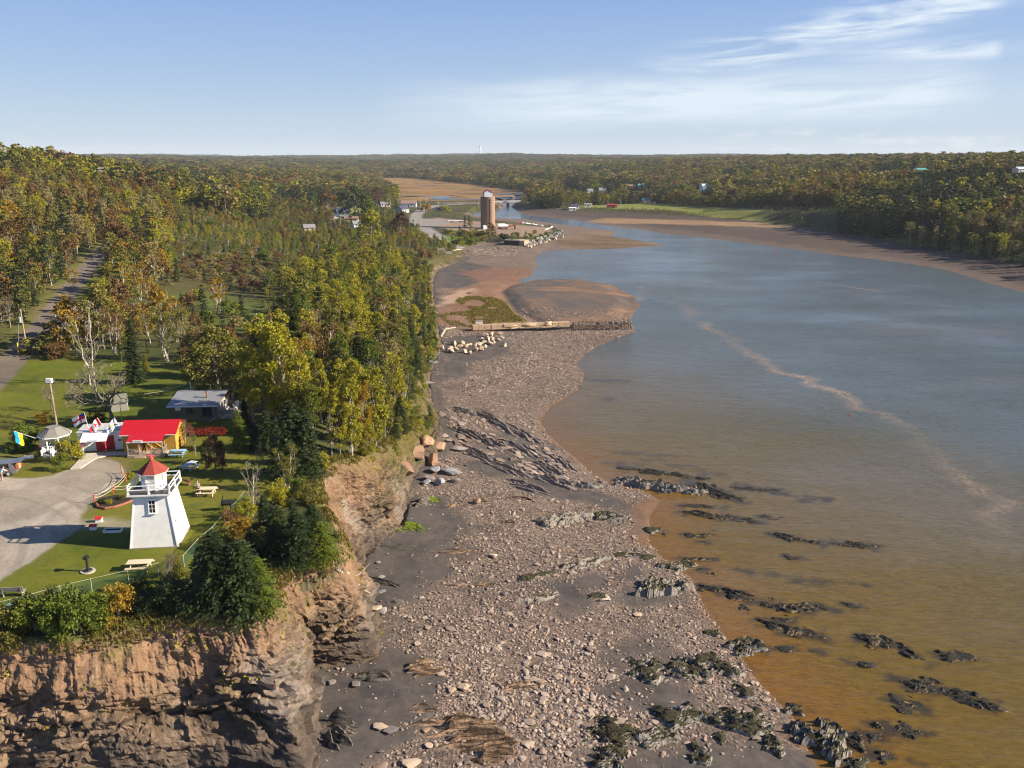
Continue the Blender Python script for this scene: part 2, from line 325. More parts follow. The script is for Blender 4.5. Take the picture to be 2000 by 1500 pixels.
RL = [  # u0 v0 u1 v1 width height material label
 (1192, 942, 1390, 968, 3.0, 1.0, 'WEED', 'longest grey reef with dark weed on top, reaching from beach into the water'), (1205, 912, 1375, 935, 2.0, .35, 'WETW', 'low weedy reef just beyond the longest grey reef'), (1350, 945, 1440, 975, 3.2, .35, 'WETW', 'drowned weedy tip beyond the longest grey reef'), (1430, 950, 1530, 962, 2.0, .22, 'WETW', 'thin half-drowned weed line beyond the reef tip'),
 (1090, 944, 1182, 952, 1.8, .7, 'WEED', 'short grey hump with weedy back between slab shelf and longest reef'), (1044, 1024, 1150, 1010, 2.4, .9, 'WEED', 'blocky grey reef with cracked pale front and weedy crown'), (1150, 1008, 1228, 1012, 1.9, .8, 'WEED2', 'dark weedy seaward half of the blocky grey reef'),
 (1085, 1112, 1195, 1090, 1.3, .6, 'WEED', 'pale curved rock rib fringed with weed across the middle beach'), (1195, 1085, 1275, 1088, 1.1, .35, 'WEED2', 'weedy tail end of the pale curved rock rib'), (1000, 1178, 1108, 1160, 1.2, .5, 'WEED', 'thin pale rib with dark weed near the stony centre'), (1010, 1135, 1085, 1118, 1.0, .4, 'WEED2', 'short dark weed rib landward of the pale curved rib'), (1150, 1170, 1185, 1162, 1.0, .35, 'WEED2', 'small weed mound on the dark silt'),
 (1243, 1158, 1325, 1146, 2.4, 1.1, 'WEED2', 'thick black weed mound at the water edge casting a dark shadow'), (1318, 1142, 1358, 1150, 1.6, .8, 'WEED', 'pale jagged rock joined to the black weed mound'), (1362, 1146, 1415, 1160, 1.8, .5, 'WETW', 'first weed rock in the water off the black mound'), (1408, 1152, 1468, 1172, 1.9, .45, 'WETW', 'second weed rock in the water off the black mound'),
 (1325, 988, 1410, 990, 1.2, .3, 'WETW', 'narrow weed rib crossing the orange silt pool'), (1335, 1000, 1420, 1012, 1.6, .45, 'WETW', 'weedy rib with a bare pale end beside the orange pool'), (1405, 1008, 1480, 1018, 2.4, .25, 'WETW', 'flat drowned weed patch beyond the orange pool'), (1480, 1008, 1535, 1015, 1.4, .2, 'WETW', 'small drowned weed streak farthest beyond the orange pool'),
 (1262, 1036, 1300, 1040, 1.6, .5, 'WEED2', 'round weed rock at the edge of the orange silt'), (1340, 1047, 1388, 1045, 1.5, .4, 'WETW', 'weed islet straight out from the orange silt'), (1360, 1058, 1380, 1058, .8, .2, 'WETW', 'tiny weed dot below the weed islet'), (1335, 1092, 1388, 1092, 1.3, .4, 'WETW', 'weed islet midway along the brown shallows'), (1292, 1108, 1358, 1106, 1.8, .6, 'WEED2', 'weed ridge touching the shore at the brown shallows'), (1232, 1083, 1270, 1086, 1.0, .4, 'WEED2', 'weed clump at the shore tip of the curved rib'), (1360, 1112, 1376, 1112, .8, .2, 'WETW', 'small weed spot off the shore weed ridge'), (1382, 1120, 1400, 1122, .8, .25, 'WETW', 'second small weed spot off the shore weed ridge'),
 (1512, 1044, 1598, 1062, 1.9, .5, 'WETW', 'long low rock with pale spine, first of the offshore pair'), (1630, 1060, 1705, 1068, 2.0, .35, 'WETW', 'offshore rock with white rim, second of the offshore pair'), (1530, 1086, 1562, 1092, 1.3, .25, 'WETW', 'faint weed patch below the offshore pair'), (1565, 975, 1620, 978, 1.4, .1, 'WETW', 'faint drowned patch beyond the reefs'), (1450, 1112, 1560, 1135, 1.0, .12, 'WETW', 'thin drowned weed line across the brown water'), (1560, 1133, 1690, 1142, 1.0, .12, 'WETW', 'outer part of the thin drowned weed line'),
 (1492, 1178, 1585, 1194, 2.2, .5, 'WETW', 'broad weed rock with bare orange end in brown water'), (1585, 1185, 1622, 1190, 1.6, .35, 'WETW', 'dark weed knob beside the broad weed rock'), (1640, 1180, 1678, 1186, 1.4, .25, 'WETW', 'outlying weed knob beyond the broad weed rock'), (1440, 1188, 1464, 1190, 1.2, .3, 'WETW', 'weed islet near the shore in the orange shallows'), (1482, 1212, 1545, 1232, 1.5, .45, 'WETW', 'landward half of the angled weed bar'), (1530, 1232, 1605, 1245, 2.0, .5, 'WETW', 'seaward half of the angled weed bar with pale rim'), (1510, 1208, 1550, 1212, 1.1, .3, 'WETW', 'weed scrap above the angled weed bar'),
 (1418, 1262, 1500, 1268, 2.2, .8, 'WEED2', 'black weed hump spilling from shore into brown water'), (1508, 1268, 1555, 1268, 1.0, .3, 'WETW', 'thin weed strip off the black hump'), (1580, 1270, 1600, 1272, .9, .2, 'WETW', 'tiny weed dot out from the black hump'), (1378, 1238, 1402, 1236, 1.1, .4, 'WEED2', 'small shore clump of weed between hump and mound'),
 (1678, 1246, 1745, 1262, 2.2, .55, 'WETW', 'thick landward part of the long curved offshore reef'), (1738, 1260, 1808, 1290, 1.5, .45, 'WETW', 'bare orange-edged tip of the long curved offshore reef'), (1830, 1278, 1908, 1288, 1.9, .4, 'WETW', 'oval weed rock beyond the long curved offshore reef'), (1672, 1298, 1706, 1298, 1.4, .35, 'WETW', 'small weed rock inside the long curved offshore reef'),
 (1750, 1330, 1845, 1345, 2.2, .5, 'WETW', 'near half of the biggest zigzag reef with red-brown scar'), (1848, 1350, 1960, 1388, 1.9, .45, 'WETW', 'far half of the biggest zigzag reef with grey spine'), (1738, 1368, 1805, 1384, 2.4, .3, 'WETW', 'weed shoal inside the biggest zigzag reef'), (1700, 1418, 1726, 1424, 1.2, .4, 'WETW', 'small weed knob near the frame bottom shallows'), (1690, 1434, 1722, 1442, 1.4, .35, 'WETW', 'second small weed knob next to the shore mound'), (1745, 1425, 1795, 1432, 1.8, .35, 'WETW', 'weed shoal with bright flecks in the bottom shallows'), (1705, 1475, 1745, 1480, 1.6, .4, 'WETW', 'low weed shoal at the lowest shallows'), (1770, 1485, 1800, 1488, 1.4, .25, 'WETW', 'faint weed patch at the lowest shallows'),
 (1562, 1452, 1650, 1448, 3.2, 1.2, 'WEED2', 'biggest black weed mound on the shore at the lower water edge'), (1640, 1440, 1695, 1458, 1.8, .5, 'WETW', 'wet tail of the biggest black shore mound'), (1645, 1495, 1700, 1500, 1.6, .6, 'WEED2', 'weed mound half out of view at the lower shore'), (1530, 1382, 1570, 1390, 1.3, .5, 'WEED2', 'weed clump on pale stones at the lower shore'),
 (1228, 1312, 1300, 1312, 2.6, .6, 'WEED2', 'left part of the weed mats among pale stones'), (1300, 1302, 1386, 1316, 2.4, .65, 'WEED2', 'main olive weed mat among pale stones'), (1398, 1308, 1450, 1308, 2.2, .6, 'WEED2', 'seaward olive weed mat among pale stones'), (1355, 1282, 1410, 1296, 1.4, .45, 'WEED2', 'thin weed strip above the olive mats'), (1430, 1348, 1475, 1352, 1.8, .45, 'WEED2', 'low weed patch between the mats and the lower band'),
 (1282, 1392, 1400, 1410, 2.2, .6, 'WEED2', 'upper end of the long lower weed band'), (1390, 1405, 1505, 1425, 2.0, .6, 'WEED2', 'middle of the long lower weed band'), (1445, 1400, 1495, 1396, 1.4, .5, 'WEED2', 'weed bump above the long lower band'), (1150, 1428, 1240, 1440, 2.6, .55, 'WEED2', 'landward dark weed patch on the lower beach'), (1230, 1432, 1330, 1452, 2.4, .6, 'WEED', 'weed and slab patch on the lower beach'), (1490, 1452, 1530, 1458, 2.0, .6, 'WEED2', 'weed knob on pale stones beside the biggest shore mound'), (1160, 1470, 1215, 1490, 2.4, .55, 'WEED2', 'weed patch at the lowest beach edge'), (1345, 1478, 1385, 1482, 1.7, .5, 'WEED2', 'round weed clump at the lowest beach'), (1395, 1440, 1420, 1442, 1.2, .4, 'WEED2', 'small weed clump between the lower band and slabs'),
 (822, 1428, 985, 1412, 2.6, .8, 'BRNL', 'upper sheet of the big brown layered ledge'), (860, 1448, 1018, 1442, 2.4, .9, 'BRNL', 'middle sheet of the big brown layered ledge'), (900, 1476, 1010, 1466, 2.2, .8, 'BRNL', 'lowest sheet of the big brown layered ledge'), (785, 1318, 880, 1300, 2.0, .7, 'BRNL', 'brown wedge of layered rock standing on dark silt'), (690, 1326, 782, 1326, 1.3, .5, 'DRKL', 'thin dark layered rock spine on the silt'), (625, 1415, 702, 1425, 2.0, .9, 'DRKL', 'stacked dark layers jutting from the cliff foot'), (632, 1440, 678, 1458, 2.0, 1.3, 'DRKL', 'overhanging dark block under the stacked layers'),
 (940, 1352, 1075, 1330, 1.6, .3, 'BRNL', 'low rusty layered strip through the stones'), (800, 1386, 850, 1384, .8, .3, 'BRNL', 'small rusty ledge on the silt, landward'), (820, 1390, 870, 1388, .8, .3, 'BRNL', 'small rusty ledge on the silt, seaward'), (870, 1146, 1000, 1142, .9, .25, 'BRNL', 'faint brown rib in the upper stony field'), (710, 1082, 860, 1072, .9, .3, 'DRKL', 'thin dark rib across the dark silt below the bare bay'), (840, 1078, 930, 1076, .8, .35, 'BRNL', 'pale brown end of the rib below the bare bay'),
 (980, 1020, 1015, 1022, 1.1, .35, 'BRNL', 'small splintered rusty rock near the blocky reef'), (990, 970, 1055, 978, 1.2, .35, 'BRNL', 'rusty splinter strip below the slab shelf'), (870, 990, 900, 984, .9, .3, 'BRNL', 'rusty scrap of ledge near the mossy point'), (935, 978, 955, 980, .9, .4, 'BRNL', 'lone brown rock by the dark silt'), (800, 990, 850, 978, 1.8, .8, 'DRKL', 'dark undercut nose of rock at the mossy point'), (760, 1178, 800, 1175, .8, .3, 'DRKL', 'little dark rib beside the loose cobbles'), (690, 1138, 790, 1152, .7, .35, 'DRKL', 'thin dark rib at the foot of the fallen trunk'), (872, 828, 955, 866, 3.0, .5, 'SHLF', 'long grey bedrock rib of the slab shelf, at its upper bluff end'), (915, 842, 1000, 884, 3.0, .5, 'SHLF', 'broken grey bedrock rib of the slab shelf, below the upper end beside the bluff'), (950, 815, 1035, 862, 3.0, .5, 'SHLF', 'thin grey bedrock rib of the slab shelf, nearest the bay at the upper end'), (990, 858, 1070, 905, 3.0, .5, 'SHLF', 'long grey bedrock rib of the slab shelf, midway down on the bay side'), (1035, 898, 1108, 940, 3.0, .5, 'SHLF', 'broken grey bedrock rib of the slab shelf, low down on the bay side'), (890, 868, 975, 908, 3.0, .5, 'SHLF', 'thin grey bedrock rib of the slab shelf, midway down on the cliff side'), (1000, 832, 1062, 872, 3.0, .5, 'SHLF', 'long grey bedrock rib of the slab shelf, high up on the bay side'), (1028, 922, 1120, 952, 3.0, .5, 'SHLF', 'broken grey bedrock rib of the slab shelf, at the lower seaward end'), (985, 938, 1090, 968, 3.0, .5, 'SHLF', 'thin grey bedrock rib of the slab shelf, at the very foot of the shelf'), (950, 900, 1035, 935, 3.0, .5, 'SHLF', 'long grey bedrock rib of the slab shelf, in the lower middle'), (880, 795, 930, 812, 3.0, .5, 'SHLF', 'broken grey bedrock rib of the slab shelf, right under the lone bluff spruce'), (925, 800, 985, 830, 3.0, .5, 'SHLF', 'thin grey bedrock rib of the slab shelf, in the upper middle'), (1060, 880, 1120, 925, 3.0, .5, 'SHLF', 'long grey bedrock rib of the slab shelf, along the water edge')]
# ------------------------------------------------------------------ ground colours: what covers the ground where
def poly(pts, z=0.0): return np.array([P(u, v, z) for u, v in pts])
def gpoly(pts): return np.array([G(u, v) for u, v in pts])
def pline(pts): return np.array([G(u, v) for u, v in pts])
gx, gy, gz = GX.ravel(), GY.ravel(), GZ.ravel(); gd = np.hypot(gx, gy)
nA = fbm(gx / 14, gy / 14, o=4, seed=21); nB = fbm(gx / 3.0, gy / 3.0, o=4, seed=22); nC = fbm(gx / 60, gy / 60, o=4, seed=23); nD = fbm(gx / 0.8, gy / 0.8, o=3, seed=24)
colr = np.zeros((len(gx), 4)); stony = np.zeros(len(gx))
def lay(mask, c, c2=None, n=None):
    c = np.array(c)[None]
    if c2 is not None: c = lerp(c, np.array(c2)[None], np.clip(0.5 + (nA if n is None else n) * 1.3, 0, 1)[:, None])
    m = np.clip(mask, 0, 1)[:, None]; colr[:, :3] = colr[:, :3] * (1 - m) + c * m
def pm(pl, soft=1.0, wob=1.5, zz=None):       # soft mask of a plan polygon, edge broken up by noise
    lo, hi = pl[:, :2].min(0) - 30, pl[:, :2].max(0) + 30
    k = (gx > lo[0]) & (gx < hi[0]) & (gy > lo[1]) & (gy < hi[1])
    m = np.zeros(len(gx))
    if k.any(): m[k] = sstep(-soft, soft, sdist(gx[k], gy[k], pl) + wob * (nB[k] * .6 + nA[k]))
    return m
def lm(pl, half, soft=0.5, wob=0.0):
    return sstep(half + soft, half - soft, seg_dist(gx, gy, pl) + wob * nB)
LAWN = gpoly([(-500, 1310), (0, 1215), (150, 1200), (340, 1160), (440, 1080), (505, 990), (540, 930), (520, 880), (480, 850), (470, 790), (400, 735), (280, 702), (130, 700), (55, 695), (0, 770), (-250, 1000)])
LOT = gpoly([(-500, 945), (0, 933), (60, 936), (105, 931), (136, 917), (165, 903), (195, 899), (222, 905), (234, 925), (222, 950), (190, 968), (163, 986), (155, 1010), (158, 1030), (110, 1062), (60, 1100), (0, 1136), (-200, 1230), (-500, 1290)])
GRAV2 = gpoly([(150, 1015), (262, 1018), (262, 1034), (150, 1036)])
ROADL = np.array([G(u, v) for u, v in [(-140, 850), (-60, 790), (-5, 735), (45, 680), (85, 635), (112, 600), (140, 560), (168, 525), (186, 507)]])
ROADL = np.vstack([ROADL, [[*(PD(207, 300)[:2]), 0], [*(PD(232, 330)[:2]), 0], [*(PD(262, 370)[:2]), 0], [*(PD(330, 450)[:2]), 0]]])
ROADV = np.array([PD(u, d) for u, d in [(858, 468), (846, 510), (826, 560), (812, 610), (812, 680), (825, 760), (850, 830), (905, 870), (960, 880), (1016, 900), (1070, 905), (1130, 890), (1250, 910), (1400, 935), (1600, 960)]])
PAD = gpoly([(930, 452), (985, 462), (1040, 463), (1080, 452), (1072, 444), (1030, 441), (985, 437), (930, 432), (880, 428), (850, 425), (845, 440), (880, 450)])
MEADOW = np.array([PD(u, d) for u, d in [(1120, 800), (1150, 850), (1260, 850), (1330, 800), (1420, 730), (1505, 655), (1500, 620), (1420, 660), (1300, 735), (1180, 780)]])
MEADOW2 = np.array([PD(u, d) for u, d in [(1700, 770), (1790, 770), (1790, 860), (1690, 860)]])
MEADOW3 = np.array([PD(u, d) for u, d in [(1345, 1160), (1372, 1160), (1374, 1240), (1345, 1240)]])
SHELF = np.array([P(u, v, -9.7) for u, v in [(1690, 463), (1780, 477), (1870, 490), (2000, 513), (2200, 550), (2200, 528), (1990, 501), (1850, 482), (1760, 470)]])
VLAWN = np.array([PD(u, d) for u, d in [(610, 660), (660, 640), (700, 660), (720, 760), (620, 780)]])
FIELD = gpoly([(265, 640), (330, 585), (430, 610), (520, 640), (560, 600), (480, 560), (380, 545), (300, 560)])
BROWN = gpoly([(320, 560), (360, 500), (470, 500), (560, 540), (500, 575), (400, 570)])
TRACK = np.array([P(u, v, -9.2) for u, v in [(896, 478), (903, 487), (915, 493)]])
# land
lay(np.ones(len(gx)), (.050, .046, .020), (.075, .082, .022))
lay(sstep(1500, 4000, gd), (.040, .042, .014), (.075, .052, .018), nC * 1.4)
scrub = sstep(330, 270, gd) * sstep(135, 150, gd) * (np.arctan2(gx, gy) < -.24); lay(scrub * .8, (.062, .072, .018), (.095, .10, .02), nA + nB); lay(pm(FIELD, 3, 4), (.10, .13, .022), (.085, .085, .022))
lay(pm(BROWN, 3, 5), (.075, .052, .022), (.09, .08, .025))
lay(lm(ROADL, 4.6, 1.5, 1.2), (.11, .13, .025), (.16, .13, .05))
lay(pm(LAWN, 1.0, 1.2), (.112, .132, .012), (.150, .148, .018))
lay(pm(LAWN, 1.0, 1.2) * sstep(.08, .5, nB + nC * .4 + nA * .3) * .8, (.135, .122, .028)); lay(pm(LAWN, 1.0, 1.2) * sstep(.1, .5, fbm(gx / 5, gy / 5, o=4, seed=66)) * .6, (.055, .088, .008))
lot = pm(LOT, .35, .8)
lay(pm(LOT, 1.6, 1.6), (.17, .15, .07)); lay(lot, (.36, .31, .25), (.44, .38, .305), nA + nB * .5)
lay(lot * sstep(.0, .5, fbm(gx / 2, gy / 9, o=4, seed=31)), (.33, .295, .25)); rr_ = np.hypot(gx + 62, gy - 66); lay(lot * sstep(.05, .5, fbm(rr_ * 1.1, np.arctan2(gy - 66, gx + 62) * 2.2, o=4, seed=67)) * .8, (.27, .235, .195)); lay(lot * sstep(.25, .5, nA + nB * .4) * .6, (.24, .21, .16)); lay(pm(GRAV2, 1, 1.5) * .7, (.33, .29, .22))
lay(lm(ROADL, 2.5, .35, .25), (.155, .128, .105), (.195, .16, .13)); 
lay(pm(MARSH, 15, 12), (.235, .130, .046), (.30, .18, .065), fbm(gx / 60, gy / 14, o=4, seed=41)); lay(pm(MARSH, 15, 12) * sstep(.12, .4, fbm(gx / 70, gy / 30, o=4, seed=42)) * .8, (.15, .115, .035)); lay(pm(MARSH, 15, 12) * sstep(.2, .32, np.abs(fbm(gx / 110, gy / 60, o=3, seed=43)) * -2 + .36) * .9, (.07, .045, .025))
lay(pm(MARSH2, 8, 8), (.27, .18, .075), (.33, .22, .09))
for m_ in (MEADOW, MEADOW2, MEADOW3, VLAWN): lay(pm(m_, 5, 6), (.16, .19, .03), (.20, .20, .05))
lay(pm(SHELF, 2, 4), (.10, .13, .015), (.17, .14, .035), nB + nA)
lay(pm(PAD, 3, 3), (.30, .20, .14), (.25, .19, .14))
lay(pm(np.array([PD(u, d) for u, d in [(852, 455), (905, 455), (905, 500), (846, 505)]]), 3, 2), (.13, .19, .03))
lay(lm(ROADV, 4.5, 1.2, .3), (.25, .235, .215), (.29, .27, .25)); lay(pm(np.array([PD(u, d) for u, d in [(822, 540), (880, 600), (860, 640), (808, 640)]]), 3, 2), (.26, .24, .22))
lay(lm(TRACK, 2.0, .5), (.33, .31, .29))
# shore
nl = MK['nl']; w_, t_ = MK['w'], MK['t']; nlf = nl.astype(float)
near_toe = np.minimum(t_, np.minimum(MK['e2'], MK['r']))
frac = w_ / (w_ + near_toe + 1e-6)
lay(nlf, (.150, .115, .095), (.185, .142, .115), nB)
DARK = [P_ for P_ in (gpoly(q) for q in [
 [(595, 1640), (618, 1320), (690, 1312), (745, 1290), (800, 1300), (862, 1330), (885, 1385), (850, 1420), (760, 1455), (690, 1560)],
 [(700, 1190), (715, 1100), (760, 1040), (800, 1000), (870, 965), (890, 1010), (850, 1085), (835, 1130), (770, 1185)],
 [(865, 690), (890, 655), (960, 650), (1015, 672), (960, 700), (890, 740), (850, 745)],
 [(850, 560), (862, 530), (905, 510), (960, 520), (985, 548), (900, 562)],
 [(1180, 1130), (1340, 1150), (1330, 1185), (1200, 1180)], [(1060, 1140), (1150, 1120), (1250, 1100), (1290, 1130), (1100, 1180)],
 [(1270, 1380), (1320, 1370), (1330, 1385), (1280, 1392)], [(1040, 930), (1150, 950), (1250, 1000), (1150, 985), (1000, 960)], [(905, 905), (960, 895), (1010, 905), (960, 925)],
 [(1100, 1440), (1400, 1450), (1640, 1490), (1640, 1560), (1100, 1560)]])]
dark = np.zeros(len(gx))
for q in DARK: dark = np.maximum(dark, pm(q, 1.6, 4.5))
dark = np.maximum(dark, nlf * sstep(3.0, 1.0, t_ + nA * 2) * .9)
dark = np.maximum(dark, nlf * sstep(.25, .5, nA + .5 * fbm(gx / 30, gy / 6, o=3, seed=61)) * .75 * (gd < 260))
dark *= nlf
lay(dark, (.070, .063, .060), (.100, .086, .078), nB + nD * .6); lay(dark * sstep(.15, .5, fbm(gx / 5, gy / 1.6, o=4, seed=64)) * .6, (.12, .098, .085))
mud = pm(gpoly([(850, 640), (870, 575), (960, 545), (1020, 535), (1045, 540), (1015, 556), (985, 575), (1000, 615), (1030, 640), (930, 650)]), 2, 4)
lay(mud, (.190, .105, .066), (.235, .135, .085), nB + nA); dark = np.maximum(dark, mud * .8)
m2 = pm(gpoly([(850, 600), (868, 580), (930, 560), (905, 590)]), 2, 3); lay(m2, (.36, .25, .18)); dark = np.maximum(dark, m2)
lay(pm(gpoly([(900, 530), (1000, 520), (1042, 525), (1010, 552), (930, 548)]), 2, 5) * .8, (.19, .105, .07)); 
grs = sstep(-.35, .05, fbm(gx / 6, gy / 9, o=4, seed=68)) * pm(gpoly([(888, 588), (915, 572), (985, 588), (1003, 613), (1030, 628), (965, 630), (935, 642), (880, 634), (853, 615), (925, 606)]), 1.0, 2.5)
lay(grs, (.155, .118, .026), (.205, .150, .036), nB + nA); dark = np.maximum(dark, grs)
bar = pm(gpoly([(983, 572), (1000, 558), (1045, 545), (1130, 544), (1197, 556), (1240, 578), (1252, 597), (1234, 618), (1238, 634), (1060, 634), (1012, 612)]), .8, 1.5)
lay(bar, (.155, .105, .078), (.105, .092, .085), fbm(gx / 9, gy / 20, o=4, seed=51)); lay(bar * sstep(.1, .5, fbm(gx / 20, gy / 8, o=4, seed=52)), (.24, .145, .09)); dark = np.maximum(dark, bar * .75)
wetm = pm(gpoly([(1230, 1060), (1240, 985), (1290, 970), (1320, 1000), (1300, 1050), (1275, 1075)]), 1.5, 2); lay(wetm * nlf * .75, (.19, .105, .055), (.14, .09, .06), nB); dark = np.maximum(dark, wetm)
spit = pm(gpoly([(1090, 470), (1150, 452), (1210, 450), (1260, 465), (1310, 479), (1200, 488), (1100, 488)]), 3, 4) * nlf
lay(spit, (.20, .14, .10), (.13, .09, .055), fbm(gx / 30, gy / 9, o=4, seed=53))
far = nlf * ((MK['r'] < MK['e']) & (MK['r'] < MK['e2'] * 1.4))
lay(far, (.080, .058, .048), (.102, .076, .063), nC); lay(far * sstep(.30, .12, frac + nA * .1) * .6, (.15, .115, .095))
lay(far * pm(np.array([P(u, v, -10.5) for u, v in [(1125, 428), (1190, 424), (1330, 430), (1480, 437), (1600, 448), (1500, 445), (1350, 438), (1190, 432)]]), 4, 6), (.30, .19, .105), (.24, .16, .09)); dark = np.maximum(dark, far)
lay(nlf * sstep(1.5, .2, w_ + nB * 1.2) * .55, (.20, .12, .07))
lay(nlf * MK['band'], (.16, .10, .07), (.10, .085, .075), nB)
stony = nlf * (1 - dark)
colr[:, 3] = stony

t = NT('ground_cover'); a = t.attr('Col'); p = t.pos()
n1 = t.noise(2.2, p, 5, .6); n2 = t.noise(14, p, 3, .6); n3 = t.noise(0.25, p, 4)
c = t.mix(a.outputs['Color'], (0.5, 0.5, 0.5), 0.0)
g_ = t.math('ADD', t.math('MULTIPLY', n1, .55), t.math('MULTIPLY', n2, .75)); g_ = t.math('ADD', g_, t.math('MULTIPLY', n3, .5)); g_ = t.math('ADD', g_, -0.06)
cc = t.n('ShaderNodeVectorMath', operation='SCALE'); t.set(cc.inputs[0], a.outputs['Color']); t.set(cc.inputs['Scale'], g_)
vo = t.n('ShaderNodeTexVoronoi', feature='F1'); t.set(vo.inputs['Vector'], p); vo.inputs['Scale'].default_value = 3.2
sepc = t.n('ShaderNodeSeparateColor'); t.set(sepc.inputs[0], vo.outputs['Color'])
st = t.mix((.55, .55, .56), (1.4, 1.36, 1.3), sepc.outputs[0]); stc = t.mix(cc.outputs[0], t.mix(cc.outputs[0], st, 1.0, 'MULTIPLY'), a.outputs['Alpha'])
hgt = t.math('ADD', t.math('MULTIPLY', n2, .6), t.math('MULTIPLY', t.math('MULTIPLY', vo.outputs['Distance'], -1.2), a.outputs['Alpha']))
ground_mat = t.pbr(stc, .9, .15, t.bump(hgt, .6, .12))
ii, jj = np.meshgrid(np.arange(NR - 1), np.arange(NC - 1), indexing='ij'); b0 = (ii * NC + jj).ravel()
me = np_mesh('ground', np.stack([gx, gy, gz], 1), np.stack([b0, b0 + 1, b0 + NC + 1, b0 + NC], 1), [ground_mat], True)
ca = me.color_attributes.new('Col', 'FLOAT_COLOR', 'POINT'); ca.data.foreach_set('color', colr.astype(np.float32).ravel())
tag(link('ground', me), kind='structure')

# ------------------------------------------------------------------ water
NCw, LW = 420, np.concatenate([np.linspace(math.log(30), math.log(400), 420, endpoint=False), np.linspace(math.log(400), math.log(1300), 120)])
AW = np.linspace(R(-22), R(60), NCw); RW = np.exp(LW)
wx = (RW[:, None] * np.sin(AW)[None]).ravel(); wy = (RW[:, None] * np.cos(AW)[None]).ravel()
sd = sdist(wx, wy, WATER)
wn = fbm(wx / 25, wy / 25, o=4, seed=71); wn2 = fbm(wx / 60 + 5, wy / 18, o=4, seed=72)
dist = np.hypot(wx, wy)
ridge = np.minimum(np.hypot((wx - 60), 0), 1e9)
sh = np.clip(1 - (sd + wn * 9 - 2) / 62, 0, 1) * sstep(260, 130, dist)           # how much of the silty shallows shows
verysh = np.clip(1 - (sd + wn * 3) / 9, 0, 1) * sstep(200, 120, dist)
wc = lerp(np.array((.066, .080, .076))[None], np.array((.086, .070, .022))[None], sstep(210, 80, dist + wn2 * 35)[:, None])
wc = lerp(wc, np.array((.115, .070, .006))[None], (sh * .95)[:, None]); wc = lerp(wc, np.array((.155, .072, .012))[None], (verysh * .75)[:, None])
wc = lerp(wc, np.array((.12, .10, .075))[None], (np.clip(wn2 * 1.5 - .15, 0, 1) * .5 * sstep(60, 120, dist))[:, None])
drown = np.zeros(len(wx))
kw = (dist < 160) & (sd > -2)
for (u0, v0, u1, v1, w0, h0, mt, lab) in RL:
    if mt not in ('WETW', 'WEED2') or v0 < 880: continue
    A, B = P(u0, v0, WL), P(u1, v1, WL); q = seg_dist(wx[kw], wy[kw], [A, B]) - w0 * .5 + (fbm(wx[kw] / 1.5, wy[kw] / .8, o=4, seed=77)) * 1.8
    drown[kw] = np.maximum(drown[kw], sstep(.5, -1.0, q) * (.8 if mt == 'WETW' else .4))
for u0, v0, u1, v1, w0 in [(1140, 740, 1220, 745, 5), (1160, 775, 1190, 782, 4), (1170, 885, 1200, 880, 3), (1230, 884, 1320, 892, 3), (1240, 898, 1290, 900, 3), (1290, 905, 1410, 925, 3), (1180, 900, 1260, 905, 2)]:
    A, B = P(u0, v0, WL), P(u1, v1, WL); q = seg_dist(wx, wy, [A, B]) - w0 * .3 + fbm(wx / 3, wy / 1.2, o=4, seed=78) * 3; drown = np.maximum(drown, sstep(.6, -1.2, q) * .55)
wc = lerp(wc, np.array((.022, .020, .014))[None], drown[:, None])
t = NT('silty_water'); a = t.attr('Col')
p1 = t.pos((.55, 1.5, 1), rot=(0, 0, R(12))); wv = t.noise(1.3, p1, 3, .6, .4); wv2 = t.noise(.35, t.pos((.5, 1.3, 1)), 3, .5); wv3 = t.noise(3.2, p1, 2, .5)
hh = t.math('ADD', t.math('ADD', t.math('MULTIPLY', wv, .5), t.math('MULTIPLY', wv2, .9)), t.math('MULTIPLY', wv3, .2))
fl = t.ramp(t.noise(.02, t.pos((1, 1.8, 1)), 4), [(.35, .25), (.7, 1.)])
cv = t.n('ShaderNodeVectorMath', operation='SCALE'); t.set(cv.inputs[0], a.outputs['Color']); t.set(cv.inputs['Scale'], t.math('ADD', t.math('MULTIPLY', wv, .9), .55))
water_mat = t.pbr(cv.outputs[0], .12, .20, t.bump(hh, t.math('MULTIPLY', fl, .9), .42)); 
ii, jj = np.meshgrid(np.arange(len(RW) - 1), np.arange(NCw - 1), indexing='ij'); b0 = (ii * NCw + jj).ravel(); fq = np.stack([b0, b0 + 1, b0 + NCw + 1, b0 + NCw], 1)
keep = (sd[fq] > -14).any(1); fq = fq[keep]
used = np.unique(fq); rm = np.full(len(wx), -1); rm[used] = np.arange(len(used))
me = np_mesh('water', np.stack([wx, wy, np.full_like(wx, WL)], 1)[used], rm[fq], [water_mat], True)
ca = me.color_attributes.new('Col', 'FLOAT_COLOR', 'POINT'); ca.data.foreach_set('color', np.c_[wc, np.ones(len(wc))][used].astype(np.float32).ravel())
tag(link('water', me), kind='structure')

